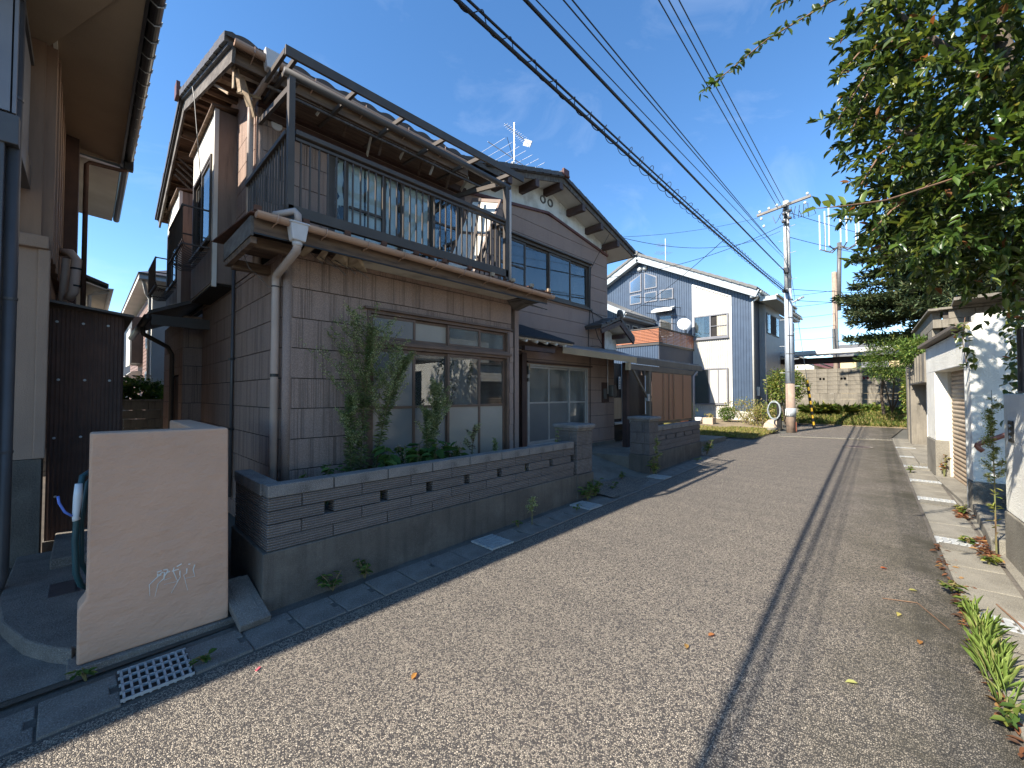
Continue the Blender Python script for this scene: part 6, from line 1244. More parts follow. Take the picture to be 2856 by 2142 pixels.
for k, (y, z, lab) in enumerate(((-6, 8.2, 'topmost wire from the pole towards the conifer'), (-6, 7.4, 'second wire from the pole towards the conifer'), (-8, 5.9, 'third wire from the pole towards the conifer'), (-9, 5.2, 'lowest wire from the pole towards the conifer'))): cable(None, lab, (PX, PY, 8.2 - .9 * k if k < 2 else 5.4 - .4 * (k - 2)), (34, y + 4, z + 1.5), .010, .3)
for k, lab in enumerate(('upper pole to pole wire beyond the carport', 'second pole to pole wire beyond the carport', 'third pole to pole wire beyond the carport', 'fourth pole to pole wire beyond the carport', 'lowest pole to pole wire beyond the carport')): cable(None, lab, (40, 4.4, 9.6 - .9 * k), (18, 9.5 - .3 * k, 6.2 - .42 * k), .014, .35)
for k, (y, z) in enumerate(((4.2, 3.4), (1.5, 4.6), (-1.2, 5.4))): cable(None, ('left', 'middle', 'right')[k] + ' one of the wires fanning out from the far antenna pole', (40, 4.3, 8.8 - .7 * k), (60, y + 4 * k - 9, z + 6), .014, .3)
# guy wire and its striped guard
t = thing('guy_wire', 'steel guy wire with a black and yellow striped guard behind the pole', 'guy wire', (18.9, 2.75, .3)); ob('wire', MB().tube([(PX, PY, 6.6), (18.95, 2.78, .3)], .008, 5), 'galvanized', t)
for k in range(14):
    f0, f1 = .05 + k * .128, .05 + (k + 1) * .128; z0 = .30 + f0; z1 = .30 + f1; e = lambda z: (18.95 - (z - .3) / 6.3 * 1.33, 2.78 + (z - .3) / 6.3 * .48, z)
    ob('guard_band', MB().tube([e(z0), e(z1)], .045, 10), 'hazard_yellow' if k % 2 else 'hazard_black', t)
# second pole far behind with its cluster antenna
P2 = thing('antenna_pole', 'far pole carrying a ring of white rod antennas', 'pole', (40, 4.4, 0)); ob('shaft', MB().tube([(40, 4.4, 0), (40, 4.45, 11.0)], [.21, .16], 12), 'pole_concrete', P2, True); ob('mast', MB().tube([(40, 4.2, 8.0), (40, 4.1, 13.2)], .14, 8), 'meter_grey', P2, True); part('cabinet', 'meter_grey', P2, (39.6, 4.25, 4.2), (39.9, 4.6, 6.6))
for k in range(7):
    a = 2 * PI * k / 7; c_ = (40 + .9 * math.cos(a), 4.1 + 1.2 * math.sin(a)); ob('rod_antenna', MB().tube([(c_[0], c_[1], 12.9), (c_[0], c_[1], 15.6 + .5 * (k % 2))], .05, 8), 'white_paint', P2); ob('arm', MB().tube([(40, 4.1, 13.0), ((40 + c_[0]) / 2, (4.1 + c_[1]) / 2, 12.6), (c_[0], c_[1], 12.9)], .045, 6), 'meter_grey', P2)

# ------------------------------------------------------------------ plants
def weed(label, base, h, lean=(0, 0), nl=260, ll=.07, lw=.010, plume=.0, branches=6, cols=WEED, name='weed', pcols=None, spread=.6, seed=0, group=None):
    """upright weed: stem, narrow leaves all round, branching feathery top"""
    t = thing(name, label, 'weed', base, group); base = Vector(base)
    rs = np.random.default_rng(seed + 11); lean = Vector((lean[0], lean[1], 0))
    f = lambda u: base + Vector((0, 0, h * u)) + lean * (u * u)
    st = MB().tube([f(i / 8) for i in range(9)], [.007 * (1 - .75 * i / 8) for i in range(9)], 5)
    P = []; D = []; L = []
    for i in range(nl):
        u = .06 + .9 * rs.uniform(0, 1) ** .75; a = rs.uniform(0, 2 * PI); P.append(f(u)); D.append((math.cos(a), math.sin(a), rs.uniform(-.4, .8))); L.append(ll * rs.uniform(.5, 1.25) * (1.2 - .6 * u))
    Q = []; E_ = []
    for b_ in range(branches):
        u = .42 + .5 * b_ / max(1, branches); a = rs.uniform(0, 2 * PI); bl = h * plume * rs.uniform(.6, 1.1) * (1.25 - u); p0 = f(u); d_ = Vector((math.cos(a) * spread, math.sin(a) * spread, rs.uniform(.55, 1.0))).normalized(); p1 = p0 + d_ * bl
        st.tube([p0, p0.lerp(p1, .5) + Vector((0, 0, -.01)), p1], [.003, .002, .001], 4)
        for i in range(int(26)):
            v = rs.uniform(.1, 1); a2 = rs.uniform(0, 2 * PI); P.append(p0.lerp(p1, v)); D.append((math.cos(a2), math.sin(a2), rs.uniform(.0, 1.0))); L.append(ll * .55)
        for i in range(90 if plume else 0):
            v = rs.uniform(.4, 1.05); q_ = p0.lerp(p1, v) + Vector(rs.normal(0, .016, 3)); Q.append(q_); E_.append(rs.normal(0, 1, 3))
    ob('stem', st, 'stem_green', t)
    foliage('leaves', np.array([tuple(p_) for p_ in P]), np.array(D, float), np.array(L), lw, cols, 'leaf_soft', t)
    if Q: foliage('flowers', np.array([tuple(p_) for p_ in Q]), np.array([tuple(e_) for e_ in E_]), .014, .010, pcols or [((.28, .31, .12), 2), ((.38, .38, .19), 2), ((.18, .22, .08), 1)], 'leaf_soft', t)
    return t
def broad(label, base, h, n, ll, lw, cols=WEED, name='weed', spread=.16, droop=.5, seed=0, spikes=0, group=None, cat='weed'):
    """broad leaved plant: several stems with big drooping leaves, optional flower spikes"""
    t = thing(name, label, cat, base, group); rs = np.random.default_rng(seed + 5); base = Vector(base); st = MB(); P = []; D = []; L = []
    ns = max(2, n // 7)
    for k in range(ns):
        a = rs.uniform(0, 2 * PI); top = base + Vector((math.cos(a) * spread * rs.uniform(.3, 1), math.sin(a) * spread * .8 * rs.uniform(.3, 1), h * rs.uniform(.55, 1))); st.tube([base, base.lerp(top, .5) + Vector((0, 0, .02)), top], [.006, .005, .002], 5)
        for i in range(7):
            v = rs.uniform(.35, 1); a2 = rs.uniform(0, 2 * PI); P.append(base.lerp(top, v)); D.append((math.cos(a2), math.sin(a2), rs.uniform(-droop, .35))); L.append(ll * rs.uniform(.6, 1.2))
    ob('stem', st, 'stem_green', t); foliage('leaves', np.array([tuple(p_) for p_ in P]), np.array(D), np.array(L), np.array(L) * lw, cols, 'leaf_soft', t, roll=.25)
    for k in range(spikes):
        a = rs.uniform(0, 2 * PI); p0 = base + Vector((math.cos(a) * spread, math.sin(a) * spread * .6, h * rs.uniform(.6, .95))); u = rs.uniform(0, 1, 60); Q = np.array(p0)[None] + np.c_[.02 * u, .0 * u, -.16 * u] + rs.normal(0, .007, (60, 3)); foliage('flower_spike', Q, rs.normal(0, 1, (60, 3)), .010, .009, [((.30, .22, .17), 2), ((.22, .10, .10), 1), ((.38, .36, .25), 1)], 'leaf_soft', t)
    return t
ZB = .60
weed('tall feathery horseweed in front of the big ground floor window', (2.02, 4.18, ZB), 1.80, (.10, -.05), 950, .085, .010, .62, 50, seed=1); weed('forked second horseweed stem leaning right over the window', (2.20, 4.20, ZB), 1.50, (.38, -.05), 800, .085, .010, .55, 40, seed=2); weed('drooping dried horseweed stem left of the tall one', (1.90, 4.15, ZB), 1.05, (-.05, -.04), 650, .085, .011, .3, 14, seed=3)
weed('medium horseweed before the third window column', (2.92, 4.20, ZB), 1.18, (.10, -.02), 650, .075, .010, .42, 28, seed=4); weed('slender companion weed left of the medium horseweed', (2.80, 4.15, ZB), .85, (.03, 0), 420, .07, .010, .45, 16, seed=5); weed('thin reddish weed near the right end of the window', (3.55, 4.2, ZB), .62, (.05, 0), 70, .05, .010, .5, 8, [((.12, .06, .04), 2), ((.10, .10, .05), 1)], seed=6); weed('small bare weed beside the window frame', (3.95, 4.2, ZB), .42, (0, 0), 60, .06, .012, .3, 4, seed=7)
rs_ = np.random.default_rng(3)
for k, (x, y, h, n, lab) in enumerate(((1.52, 4.0, .40, 28, 'broad leaved weed by the house corner behind the wall'), (1.75, 3.98, .34, 28, 'low nettle clump right of the house corner'), (2.22, 3.92, .46, 42, 'pokeweed clump under the tall horseweed'), (2.48, 3.85, .46, 42, 'pokeweed hanging its big leaves over the wall cap'), (2.72, 3.88, .44, 42, 'pokeweed with pink flower spikes in mid planting bed'), (2.95, 3.92, .42, 35, 'pokeweed below the medium horseweed'))):
    broad(lab, (x, y, ZB), h * 1.15, int(n * (2.2 if k > 1 else 1.5)), .16 if k > 1 else .10, .52, [((.04, .085, .02), 3), ((.065, .12, .03), 3), ((.11, .17, .04), 1)], 'pokeweed' if k > 1 else 'weed', .20, .9, k, 3 if k > 1 else 0)
for k, (x, y, h, n, lab) in enumerate(((3.35, 4.0, .16, 21, 'low weed behind the wall at the fourth opening'), (3.75, 4.05, .20, 21, 'small weed behind the wall at the sixth opening'), (4.35, 4.0, .22, 28, 'leafy weed at the right end of the planting bed'), (4.72, 4.05, .34, 28, 'upright weed beside the entrance corner'), (4.75, 3.75, .55, 28, 'slim flowering weed just left of the first pillar'))): broad(lab, (x, y, ZB - .02), h, n, .075, .5, WEED, 'weed', .10, .5, k + 20)
def cover(name, x0, x1, y0, y1, zf, n, ll, lw, cols, up=.8, kind='stuff', label=None):
    x = RNG.uniform(x0, x1, n); y = RNG.uniform(y0, y1, n); P = np.c_[x, y, [zf(a, b_) for a, b_ in zip(x, y)]]; D = RNG.normal(0, .55, (n, 3)); D[:, 2] = np.abs(D[:, 2]) + up
    o = foliage(name, P, D, RNG.uniform(.5, 1.3, n) * ll, lw, cols, 'leaf_soft', None); o['kind'] = kind
    if label: o['label'] = label
    o['category'] = 'grass'; return o
cover('ground_cover', 1.1, 4.9, 3.62, 4.4, lambda a, b_: .60, 900, .12, .012, WEED + STRAW[:2], label='straggling grass and seedlings in the planting bed')
cover('lawn', 10.8, 16.8, 4.9, 9.5, lambda a, b_: gz(a) + .04 + .28 * ((a - 10.6) / 10.4) * ((b_ - 4.3) / 8) * 1.5, 26000, .085, .016, GREEN_YEL + STRAW, .35, label='dry yellowish lawn before the blue house')
cover('lawn', 14.2, 17.4, 3.6, 5.2, lambda a, b_: gz(a) + .03, 9000, .11, .016, GREEN_YEL + STRAW, .5, label='straw coloured grass at the foot of the utility pole')
cover('grass_bank', 21.3, 23.9, -.4, 3.9, lambda a, b_: gz(21) + .0 + .62 * min(1, (a - 21.25) / 2.9 / .85) ** .8, 20000, .15, .02, GREEN_YEL + STRAW + GREEN_MID, .45, label='dry grass bank below the far block wall')
# small weeds in the gutter joints
spots = [(.03, 3.36, .10, 'clover tuft by the steel grate'), (.52, 3.08, .05, 'tiny weed right of the steel grate'), (1.42, 3.40, .15, 'small ivy seedling on the near gutter lids'), (1.70, 3.42, .19, 'bright upright weed against the wall footing'), (3.55, 3.36, .08, 'low weed past the second grate'), (4.55, 3.25, .10, 'grassy tuft on the far gutter lids'), (5.06, 3.42, .26, 'bushy weed under the first pillar'), (5.32, 3.46, .30, 'ivy tuft at the driveway corner'), (5.9, 3.5, .10, 'creeping weed in the driveway joint'), (6.6, 3.75, .16, 'weed in the middle of the driveway edge'), (7.36, 3.52, .34, 'yellow green weed at the foot of the second pillar'), (9.3, 3.46, .08, 'small plant on the last gutter lids'), (10.35, 3.62, .38, 'shaggy weed at the end of the second block wall')]
for k, (x, y, h, lab) in enumerate(spots): broad(lab, (x, y, gz(x) + .02), h, 14 if h < .12 else (35 if h < .25 else 70), .055 if h < .2 else .075, .55, GREEN_MID if k not in (10,) else GREEN_YEL, 'weed', .05 + h * .35, .3, k + 40)
weed('pair of thin seed stalks growing from the gutter', (3.72, 3.30, .07), .34, (.02, 0), 30, .03, .005, .25, 5, GREEN_YEL, seed=30); weed('tall flowering weed in front of the second pillar', (7.38, 3.48, .1), .78, (.02, 0), 60, .05, .02, .2, 5, GREEN_YEL, seed=31)
spots = [(3.55, -.20, .26, 'lush grass tuft in the right gutter nearest the camera'), (3.05, -.27, .12, 'broad leaves at the bottom right edge'), (3.95, -.19, .20, 'grassy weed along the right gutter'), (4.35, -.20, .10, 'clover patch on the right gutter edge'), (4.70, -.16, .09, 'leafy creeper on the right kerb'), (5.6, -.42, .10, 'seedlings beside the step'), (6.2, -.34, .09, 'seedling on the right steel grate'), (7.6, -.38, .14, 'grass by the garage corner'), (10.5, .12, .14, 'dry weed at the right kerb beyond the grates'), (10.35, -.30, .40, 'reddish dock against the white garage pier')]
for k, (x, y, h, lab) in enumerate(spots):
    if k in (0, 2): tag(foliage('grass_tuft', np.c_[x + RNG.normal(0, .16, 170), yr(x) - .02 + .064 * RNG.normal(0, .1, 170) + RNG.normal(0, .018, 170), np.full(170, gz(x) + .02)], np.c_[RNG.normal(0, .35, (170, 2)), np.full(170, 1.)], RNG.uniform(.06, .20, 170), .008, [((.16, .23, .05), 3), ((.22, .28, .07), 2), ((.28, .27, .10), 1)], 'leaf_soft', None), lab, 'grass')
    elif k < 0: weed(lab, (x, y, gz(x) + .02), h, (.02, .0), 150, .10, .008, 0, 6, [((.16, .24, .05), 3), ((.22, .30, .07), 2)], seed=60 + k, spread=1.5); 
    else: broad(lab, (x, y, gz(x) + .02), h, 28, .06, .55, GREEN_MID + GREEN_YEL if k != 9 else [((.28, .12, .05), 2), ((.18, .16, .05), 1)], 'weed', .08, .3, k + 60)
t = weed('tall vine stem climbing between the gate wall and the steps', (5.98, -.50, .10), 1.55, (.03, .0), 90, .06, .014, .12, 14, GREEN_YEL, seed=75)
# litter of leaves on the road and in the right gutter
def litter(label, n, fx, cols, L=(.04, .07)):
    P = np.array([fx() for _ in range(n)]); D = RNG.normal(0, 1, (n, 3)); D[:, 2] *= .12
    o = foliage('leaf_litter', P, D, RNG.uniform(*L, n), RNG.uniform(.018, .03, n), cols, 'leaf_soft', None, roll=.2); o['kind'] = 'stuff'; o['label'] = label; o['category'] = 'leaves'
BROWN = [((.20, .085, .04), 3), ((.15, .07, .035), 2), ((.28, .16, .06), 1.5), ((.09, .05, .03), 2)]
def gl_(): x = random.choice((random.uniform(2.2, 4.5), random.uniform(4, 6.0))); return (x, yr(x) - abs(random.gauss(0, .05)) + .02, gz(x) + .022)
litter('brown fallen leaves along the right gutter edge', 260, gl_, BROWN); litter('brown leaves heaped beside the steps', 160, lambda: (random.uniform(5.7, 6.5), -.44 + random.gauss(0, .03), gz(6) + .03 + random.uniform(0, .02)), BROWN); litter('dead leaves before the white garage', 90, lambda: (random.uniform(7.3, 7.9), -.36 + random.gauss(0, .03), gz(7.6) + .03), BROWN)
for k, (x, y, c_, lab) in enumerate(((1.30, 2.05, (.45, .22, .06), 'orange leaf lying alone in mid road'), (2.62, 1.05, (.42, .25, .08), 'tan leaf on the road before the right shadow line'), (2.85, 1.0, (.34, .14, .05), 'brown leaf right of the tan one'), (2.95, .26, (.36, .36, .12), 'pale green leaf on the right of the road'), (4.05, .12, (.40, .34, .10), 'yellow leaf nearest the right gutter'), (4.55, .08, (.38, .36, .12), 'curled pale leaf by the mossy edge'), (4.95, .22, (.42, .12, .04), 'small red leaf far right on the road'), (3.65, .02, (.36, .17, .05), 'folded brown leaf near the gutter grass'))):
    o = foliage('fallen_leaf', [(x, y, gz(x) + .008)], [(RNG.normal(), RNG.normal(), .08)], .06, .03, [(c_, 1)], 'leaf_soft', None, roll=.15); tag(o, lab, 'leaf', 'fallen leaves on the road')
o = ob('paint_fleck', MB().bar((.72, 2.78, gz(.7) + .004), (.745, 2.80, gz(.7) + .005), .012, .004), 'salmon_grit'); tag(o, 'tiny pink paint fleck on the road near the steel grate', 'fleck')
t = tag(ob('fallen_twig', MB().tube([(4.62, -.38, gz(4.6) + .03), (4.35, -.44, gz(4.4) + .04), (4.0, -.53, gz(4) + .03), (3.85, -.56, gz(3.9) + .03)], [.005, .006, .008, .008], 6), 'twig'), 'dark fallen twig lying across the right pavement', 'twig'); t = tag(ob('fallen_twig', MB().tube([(4.25, .22, gz(4.2) + .006), (4.32, .03, gz(4.3) + .01), (4.0, -.12, gz(4) + .008)], .0035, 5), 'twig'), 'thin forked twig on the road by the mossy edge', 'twig')
# ------------------------------------------------------------------ the broadleaf tree on the right
T = thing('broadleaf_tree', 'large glossy leaved tree overhanging the right side of the street', 'tree', (4.9, -1.25, .1))
TS = lambda p_: (p_[0] * .75, p_[1] * .75, 1.609 + (p_[2] - 1.609) * .75)
tr = MB().tube([TS(p_) for p_ in ((6.55, -1.65, -.4), (6.5, -1.5, 1.6), (6.4, -1.3, 2.8), (6.3, -1.0, 3.8), (6.2, -.7, 4.8), (6.1, -.5, 5.8))], [.12, .10, .09, .07, .05, .025], 10)
brs = [((6.4, -1.3, 2.8), (6.0, -.8, 3.0), (5.6, -.3, 3.1)), ((6.35, -1.1, 3.4), (5.9, -.5, 3.9), (5.3, .1, 4.1)), ((6.25, -.9, 4.2), (5.8, -.3, 4.9), (5.4, .2, 5.5)), ((6.3, -1.0, 3.8), (6.7, -.7, 4.4), (7.2, -.5, 4.9)), ((6.4, -1.2, 3.2), (6.8, -1.2, 3.6), (7.3, -1.4, 4.0))]
for b_ in brs: tr.tube([TS(p_) for p_ in b_], [.04, .028, .010], 7)
ob('trunk', tr, 'bark', T, True)
blobs = [((6.05, -.55, 4.35), (1.10, 1.05, 1.35), 300), ((6.30, -.80, 3.50), (.85, .75, .62), 190), ((5.75, -.30, 3.55), (.70, .72, .70), 150), ((6.1, -.55, 5.5), (1.0, .95, 1.0), 170), ((6.9, -1.2, 4.3), (1.5, 1.4, 1.8), 330), ((6.9, -1.15, 3.15), (.60, .45, .4), 70), ((5.65, -.18, 4.6), (.6, .62, .8), 110)]
CP = []; CD = []
for c_, r_, n in blobs:
    d_ = sphere(n); rad = RNG.uniform(.45, 1.0, (n, 1)) ** .6; CP.append(np.array(TS(c_)) + d_ * rad * np.array(r_) * .75); CD.append(d_ + np.array([-.1, .15, -.25]) + RNG.normal(0, .35, (n, 3)))
CP = np.concatenate(CP); CD = nrm(np.concatenate(CD)); LP, LD = sprays(CP, CD, RNG.uniform(.16, .30, len(CP)), 17, .75)
# long shoots that reach out over the street
def shoot(pts, n, seed, jitter=.03):
    rs = np.random.default_rng(seed); pts = [np.array(p_) for p_ in pts]; sg = [np.linalg.norm(b_ - a_) for a_, b_ in zip(pts, pts[1:])]; tot = sum(sg); P = []; D = []
    for u in np.sort(rs.uniform(0, 1, n)):
        s_ = u * tot; i = 0
        while i < len(sg) - 1 and s_ > sg[i]: s_ -= sg[i]; i += 1
        a_, b_ = pts[i], pts[i + 1]; P.append(a_ + (b_ - a_) * min(1, s_ / sg[i]) + rs.normal(0, jitter, 3) * .3); D.append((b_ - a_) / sg[i] * .5 + rs.normal(0, .75, 3) + np.array([0, 0, .15]))
    return np.array(P), np.array(D)
shoots = [([(5.6, .0, 5.75), (5.15, .55, 5.55), (4.62, 1.0, 5.10), (4.10, 1.44, 4.52)], 130), ([(5.55, .1, 5.9), (5.1, .75, 5.75), (4.75, .95, 5.5)], 80), ([(5.65, -.05, 5.35), (5.3, .25, 4.85), (5.0, .50, 4.25)], 120), ([(5.7, -.1, 5.2), (5.35, .30, 4.6), (5.15, .42, 4.15)], 100), ([(5.5, .0, 5.0), (5.15, .35, 4.9), (4.95, .5, 4.62)], 70), ([(5.6, -.2, 4.3), (5.25, .22, 3.9), (5.1, .35, 3.6)], 70), ([(5.7, -.2, 3.7), (5.3, .15, 3.35), (5.15, .28, 3.15)], 60), ([(5.9, -.35, 6.2), (5.6, .1, 5.9), (5.35, .35, 5.4)], 80)]
tw_ = MB(); SP = []; SD_ = []
for k, (pt, n) in enumerate(shoots): pt = [TS(p_) for p_ in pt]; tw_.tube(pt, [.009, .007, .005, .003][:len(pt)], 5); a_, b_ = shoot(pt, n, k); SP.append(a_); SD_.append(b_)
# one twig hangs close to the camera
near = [(4.15, -.50, 3.12), (3.75, -.16, 2.95), (3.35, .12, 2.78), (3.10, .30, 2.72), (2.95, .40, 2.69)]
tw_.tube(near, [.007, .006, .005, .004, .002], 6); ob('twigs', tw_, 'twig', T, True)
SP = np.concatenate(SP); SD_ = np.concatenate(SD_)
allP = np.concatenate([LP, SP]); allD = np.concatenate([LD, SD_]); nA = len(allP); LEN = RNG.uniform(.055, .10, nA); LEN[len(LP):] *= .78
dist = np.linalg.norm(allP - np.array([0, 0, 1.609]), axis=1); order = np.argsort(dist); big = order[:285]; rest = order[285:]
foliage('crown', allP[rest], allD[rest], LEN[rest], LEN[rest] * .41, GREEN_DARK, 'leaf_glossy', T, 'stuff')
# the nearest leaves, one by one
def leaf_mesh(c_):
    v = leaf_arrays(np.zeros((1, 3)), np.array([[1., 0, 0]]), .1, .040, roll=0); return mesh_np('leaf', v, np.array([[0, 1, 2, 3], [0, 3, 4, 5]]), 'leaf_glossy', np.repeat(np.array([c_]), 6, 0))
lms = [leaf_mesh(c_) for c_ in ((.035, .07, .016), (.05, .095, .02), (.08, .13, .025), (.13, .18, .035))]
def put_leaf(p_, d_, sc, me):
    d_ = Vector(d_).normalized(); up = (Vector((0, 0, 1)) + Vector(RNG.normal(0, .4, 3))).normalized(); y_ = up.cross(d_).normalized(); z_ = d_.cross(y_)
    M = Matrix((d_, y_, z_)).transposed().to_4x4(); o = bpy.data.objects.new('leaf', me); COL.objects.link(o); o.parent = T; o.matrix_local = Matrix.Translation(Vector(p_) - T.location) @ M @ Matrix.Scale(sc, 4)
for i in big: put_leaf(allP[i], allD[i], LEN[i] / .1, random.choice(lms[:3]))
for p_, d_, sc in (((2.95, .40, 2.69), (-.7, .7, -.25), 1.1), ((2.97, .39, 2.70), (-.5, .2, .5), .9), ((3.02, .35, 2.70), (-.9, .2, .25), 1.0), ((3.06, .33, 2.71), (-.3, .3, .75), 1.0), ((3.10, .30, 2.72), (-.6, -.1, -.6), 1.15), ((3.12, .29, 2.72), (.1, .3, .9), .95), ((3.16, .26, 2.73), (-.3, .5, -.75), 1.1), ((3.22, .22, 2.75), (.3, -.2, .9), .9), ((3.24, .20, 2.75), (-.2, .5, -.7), .9), ((3.33, .14, 2.78), (-.4, .2, -.8), .8), ((3.4, .1, 2.80), (.0, .1, .9), .8)): put_leaf(p_, d_, sc, lms[3])
# ivy hanging on the garage corner
iv = thing('ivy', 'ivy strand hanging down the corner of the white garage', 'ivy', (7.88, -.42, 1.9)); z = RNG.uniform(0, 1, 46); P = np.c_[7.86 - .02 * RNG.random(46), -.455 + .05 * np.sin(z * 6) + RNG.normal(0, .025, 46), 2.55 - .62 * z]; foliage('leaves', P, RNG.normal(0, 1, (46, 3)) + np.array([-.6, .3, -.5]), .085, .05, GREEN_DARK, 'leaf_glossy', iv); ob('stem', MB().tube([(7.88, -.45, 2.6), (7.87, -.42, 2.3), (7.87, -.46, 1.95)], .004, 4), 'twig', iv)
iv = thing('ivy', 'ivy mass climbing the dark lattice beside the gate wall', 'ivy', (7.6, -.78, 1.6)); z = RNG.uniform(0, 1, 220); P = np.c_[7.3 + RNG.normal(0, .15, 220), -.80 + RNG.normal(0, .05, 220), 2.6 - 1.3 * z ** 1.6]; foliage('leaves', P, RNG.normal(0, 1, (220, 3)) + np.array([-.6, .2, -.3]), .09, .05, GREEN_DARK, 'leaf_glossy', iv)

# ------------------------------------------------------------------ conifer, shrubs and garden plants far off
Cn = thing('conifer', 'spreading dark conifer with layered boughs behind the grey terrace wall', 'tree', (21, -.4, 2.4)); tk = MB().tube([(21, -.4, 1.5), (21, -.35, 5), (21.05, -.3, 9.6)], [.22, .15, .03], 10); P = []; D = []
rs = np.random.default_rng(9)
for k in range(86):
    z = 3.5 + 5.8 * rs.uniform(0, 1) ** 1.15; rad = (3.1 if z > 4.0 else 2.2) * (1 - (z - 3.4) / 6.9) + .25; a = rs.uniform(0, 2 * PI); Lb = rad * rs.uniform(.75, 1.12); p0 = np.array([21, -.35, z]); dr = np.array([math.cos(a), math.sin(a), rs.uniform(-.10, .12)]); tk.tube([p0, p0 + dr * Lb * .6 + np.array([0, 0, .05]), p0 + dr * Lb], [.035, .02, .006], 5)
    nb = int(210 * Lb); u = rs.uniform(.25, 1.0, nb); sd_ = np.array([-dr[1], dr[0], 0]); lat = rs.normal(0, .26, nb) * (1.15 - u) ** .5 * 1.1
    P.append(p0 + dr * (u * Lb)[:, None] + sd_ * lat[:, None] + np.c_[np.zeros(nb), np.zeros(nb), rs.normal(0.03, .06, nb)]); D.append(dr * .7 + sd_ * np.sign(lat)[:, None] * .7 + rs.normal(0, .55, (nb, 3)) + np.array([0, 0, .25]))
ob('trunk', tk, 'bark', Cn, True); P = np.concatenate(P); foliage('crown', P, np.concatenate(D), RNG.uniform(.14, .28, len(P)), .06, [((.045, .065, .03), 3), ((.065, .09, .04), 3), ((.095, .115, .045), 2), ((.12, .12, .055), .8)], 'needle', Cn, 'stuff')
def shrub(name, label, c_, r_, n, ll, lw, cols, stems=5, cat='shrub', mat='leaf_soft', base=None, parts=True):
    base = base or (c_[0], c_[1], c_[2] - r_[2]); t = thing(name, label, cat, base); d_ = sphere(n); rad = RNG.uniform(.2, 1, (n, 1)) ** .45 * (1 + .22 * np.sin(d_[:, :1] * 7 + c_[0]) * np.cos(d_[:, 1:2] * 6)); P = np.array(c_) + d_ * rad * np.array(r_)
    foliage('leaves', P, d_ + RNG.normal(0, .7, (n, 3)), RNG.uniform(.6, 1.2, n) * ll, lw, cols, mat, t); st = MB()
    for k in range(stems): a = 2 * PI * k / stems; st.tube([base, (c_[0] + .5 * r_[0] * math.cos(a), c_[1] + .5 * r_[1] * math.sin(a), c_[2] + .2 * r_[2])], [.03 * r_[2] + .008, .006], 5)
    ob('stem', st, 'bark', t); return t
shrub('shrub', 'round yellow green shrub behind the utility pole', (19.3, 3.75, 1.95), (.55, .68, .70), 2600, .11, .045, GREEN_MID + GREEN_YEL, base=(19.3, 3.75, .4)); shrub('small_tree', 'feathery light green tree leaning at the right end of the far wall', (20.2, .55, 2.85), (.9, 1.0, .78), 5200, .13, .022, GREEN_MID, 4, 'tree', base=(22.6, .75, .9)); shrub('shrub', 'dark leafy creeper at the corner of the concrete garage', (19.2, .1, 1.6), (.5, .28, 1.0), 1800, .11, .06, GREEN_MID + GREEN_YEL, base=(19.2, .1, .3)); shrub('shrub', 'upper foliage spilling over the concrete garage roof', (15.2, .0, 2.72), (1.3, .35, .35), 1500, .12, .04, GREEN_MID, 3)
ob('leaning_trunk', MB().tube([(22.6, 1.0, .75), (22.3, 1.05, 1.6), (21.6, .95, 2.4), (20.8, .7, 2.7)], [.06, .05, .04, .02], 7), 'bark', bpy.data.objects['small_tree'])
for k, (y, z, n, lab) in enumerate(((2.95, .85, 90, 'strap leaved clump left of the pole shadow on the bank'), (3.35, .8, 60, 'strap leaved clump at the left end of the bank'), (2.3, .85, 50, 'small strap leaved clump on the bank'))):
    t = thing('lily_clump', lab, 'plant', (22.6, y, z)); a = RNG.uniform(0, 2 * PI, n); P = np.c_[22.5 + .1 * np.cos(a), y + .12 * np.sin(a), np.full(n, z)]; foliage('leaves', P, np.c_[np.cos(a), np.sin(a), RNG.uniform(.5, 1.5, n)], .55, .05, GREEN_MID + GREEN_YEL, 'leaf_soft', t, droop=.35)
shrub('shrub', 'low ground ivy under the far block wall', (23.2, 1.35, .98), (.35, .6, .18), 700, .12, .08, GREEN_MID + GREEN_YEL)
# garden of the blue house
for k, (x, y, z, r_, cols, lab) in enumerate(((19.6, 5.25, .95, (.6, .95, .5), GREEN_YEL + STRAW, 'dry golden shrub at the corner of the blue house'), (19.3, 5.9, .78, (.3, .35, .28), GREEN_MID, 'small dark green tuft left of the golden shrub'), (18.9, 4.5, .72, (.7, .7, .5), STRAW + GREEN_YEL, 'tall straw grass between shrub and pole'), (19.5, 4.2, .85, (.4, .4, .4), GREEN_MID, 'rounded green bush beside the hose coil'), (18.2, 7.25, .95, (.32, .4, .42), GREEN_MID + GREEN_YEL, 'light green potted bush under the ground floor window'), (17.0, 7.7, .8, (.4, .4, .40), GREEN_DARK, 'dark bush near the brown screen'), (17.6, 7.5, .68, (.25, .3, .22), GREEN_MID, 'small plant between the pots'))): shrub('garden_shrub', lab, (x, y, z), r_, 1100, .09, .03, cols)
for x, y, lab, m_ in ((17.5, 7.0, 'terracotta pot with a yellow green plant', 'terracotta_pot'), (16.8, 7.25, 'dark pot beside the brown screen post', 'meter_grey')):
    t = thing('flower_pot', lab, 'pot', (x, y, .4)); ob('pot', MB().lathe([(0, 0), (.14, 0), (.19, .24), (.205, .25), (.205, .29), (.17, .29), (.16, .2), (0, .2)], (x, y, .38), 16), m_, t, True); foliage('leaves', np.array([(x, y, .66)]) + RNG.normal(0, .08, (160, 3)), RNG.normal(0, 1, (160, 3)) + np.array([0, 0, .8]), .09, .035, GREEN_YEL, 'leaf_soft', t)
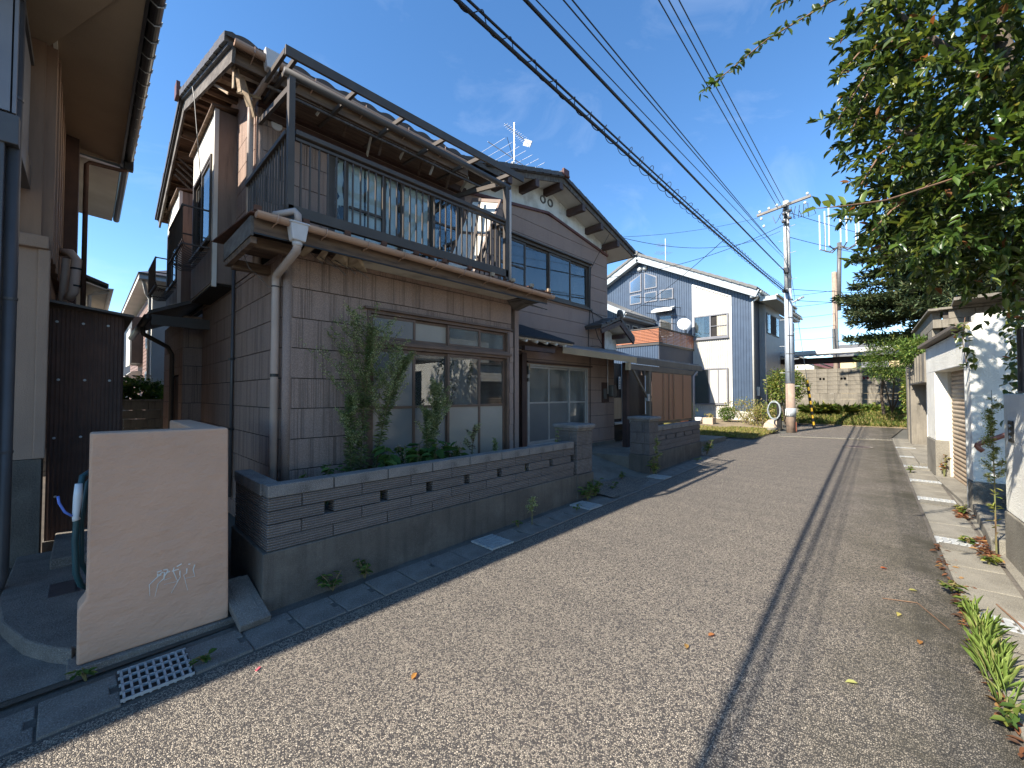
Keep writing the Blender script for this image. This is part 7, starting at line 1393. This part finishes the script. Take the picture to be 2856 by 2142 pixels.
t = thing('planter_box', 'square stone coloured planter beside a white bucket', 'planter', (17.9, 6.15, .4)); part('box', 'planter_stone', t, (17.7, 5.95, .36), (18.1, 6.35, .66), bevel=.012); foliage('leaves', np.array([(17.9, 6.15, .72)]) + RNG.normal(0, .07, (90, 3)), RNG.normal(0, 1, (90, 3)), .08, .03, STRAW, 'leaf_soft', t)
t = tag(ob('bucket', MB().lathe([(0, 0), (.11, 0), (.14, .27), (.13, .27), (.10, .02)], (17.95, 6.6, .38), 16), 'white_paint', None, True), 'white bucket left of the square planter', 'bucket')
t = thing('hose_coil', 'coiled pale garden hose hanging on a low post beside the utility pole', 'hose', (17.9, 3.85, .4)); part('stand', 'black_plastic', t, (17.85, 3.62, .3), (18.0, 3.75, 1.25)); pts = []
for i in range(120): a = i * .42; pts.append((17.80 + .03 * math.sin(i * .9), 3.82 + (.20 + .02 * math.sin(i * .37)) * math.cos(a), 1.02 + (.33 + .03 * math.cos(i * .53)) * math.sin(a)))
ob('hose', MB().tube(pts, .008, 5), 'sign_grey', t, True)
t = tag(ob('concrete_stub', MB().tube([(17.1, 3.62, .35), (16.6, 3.72, .36)], .09, 12), 'old_concrete', None, True), 'short concrete pipe lying in the grass by the pole', 'pipe'); t = tag(ob('garden_rock', MB().lathe([(0, .3), (.15, .27), (.3, .12), (.34, -.05), (0, -.05)], (18.4, 4.0, .36), 9), 'planter_stone'), 'buff rock at the pole end of the garden', 'rock')
k = 0
for i in range(7):
    for j in range(4):
        x, y = 12.2 + i * .62 + .1 * random.random(), 5.6 + j * .62 + .1 * random.random(); z = gz(x) + .05 + .28 * ((x - 10.6) / 10.4) * ((y - 4.3) / 8) * 1.5; o = ob('paving_stone', MB().box((x, y, z - .03), (x + .42 + .12 * random.random(), y + .5, z + .02)), 'paving', bpy.data.objects['garden_ground'], bevel=.02)
hz_ = shrub('hydrangea', 'hydrangea bushes above the block wall at the end of the alley', (.85, 12.7, 1.62), (.5, .35, .32), 900, .12, .08, GREEN_MID); foliage('flower_heads', np.array([(1.0, 12.5, 1.88)]) + RNG.normal(0, .12, (160, 3)) * np.array([1.6, 1, .35]), RNG.normal(0, 1, (160, 3)), .03, .03, [((.36, .30, .16), 1), ((.30, .28, .12), 1)], 'leaf_soft', hz_)
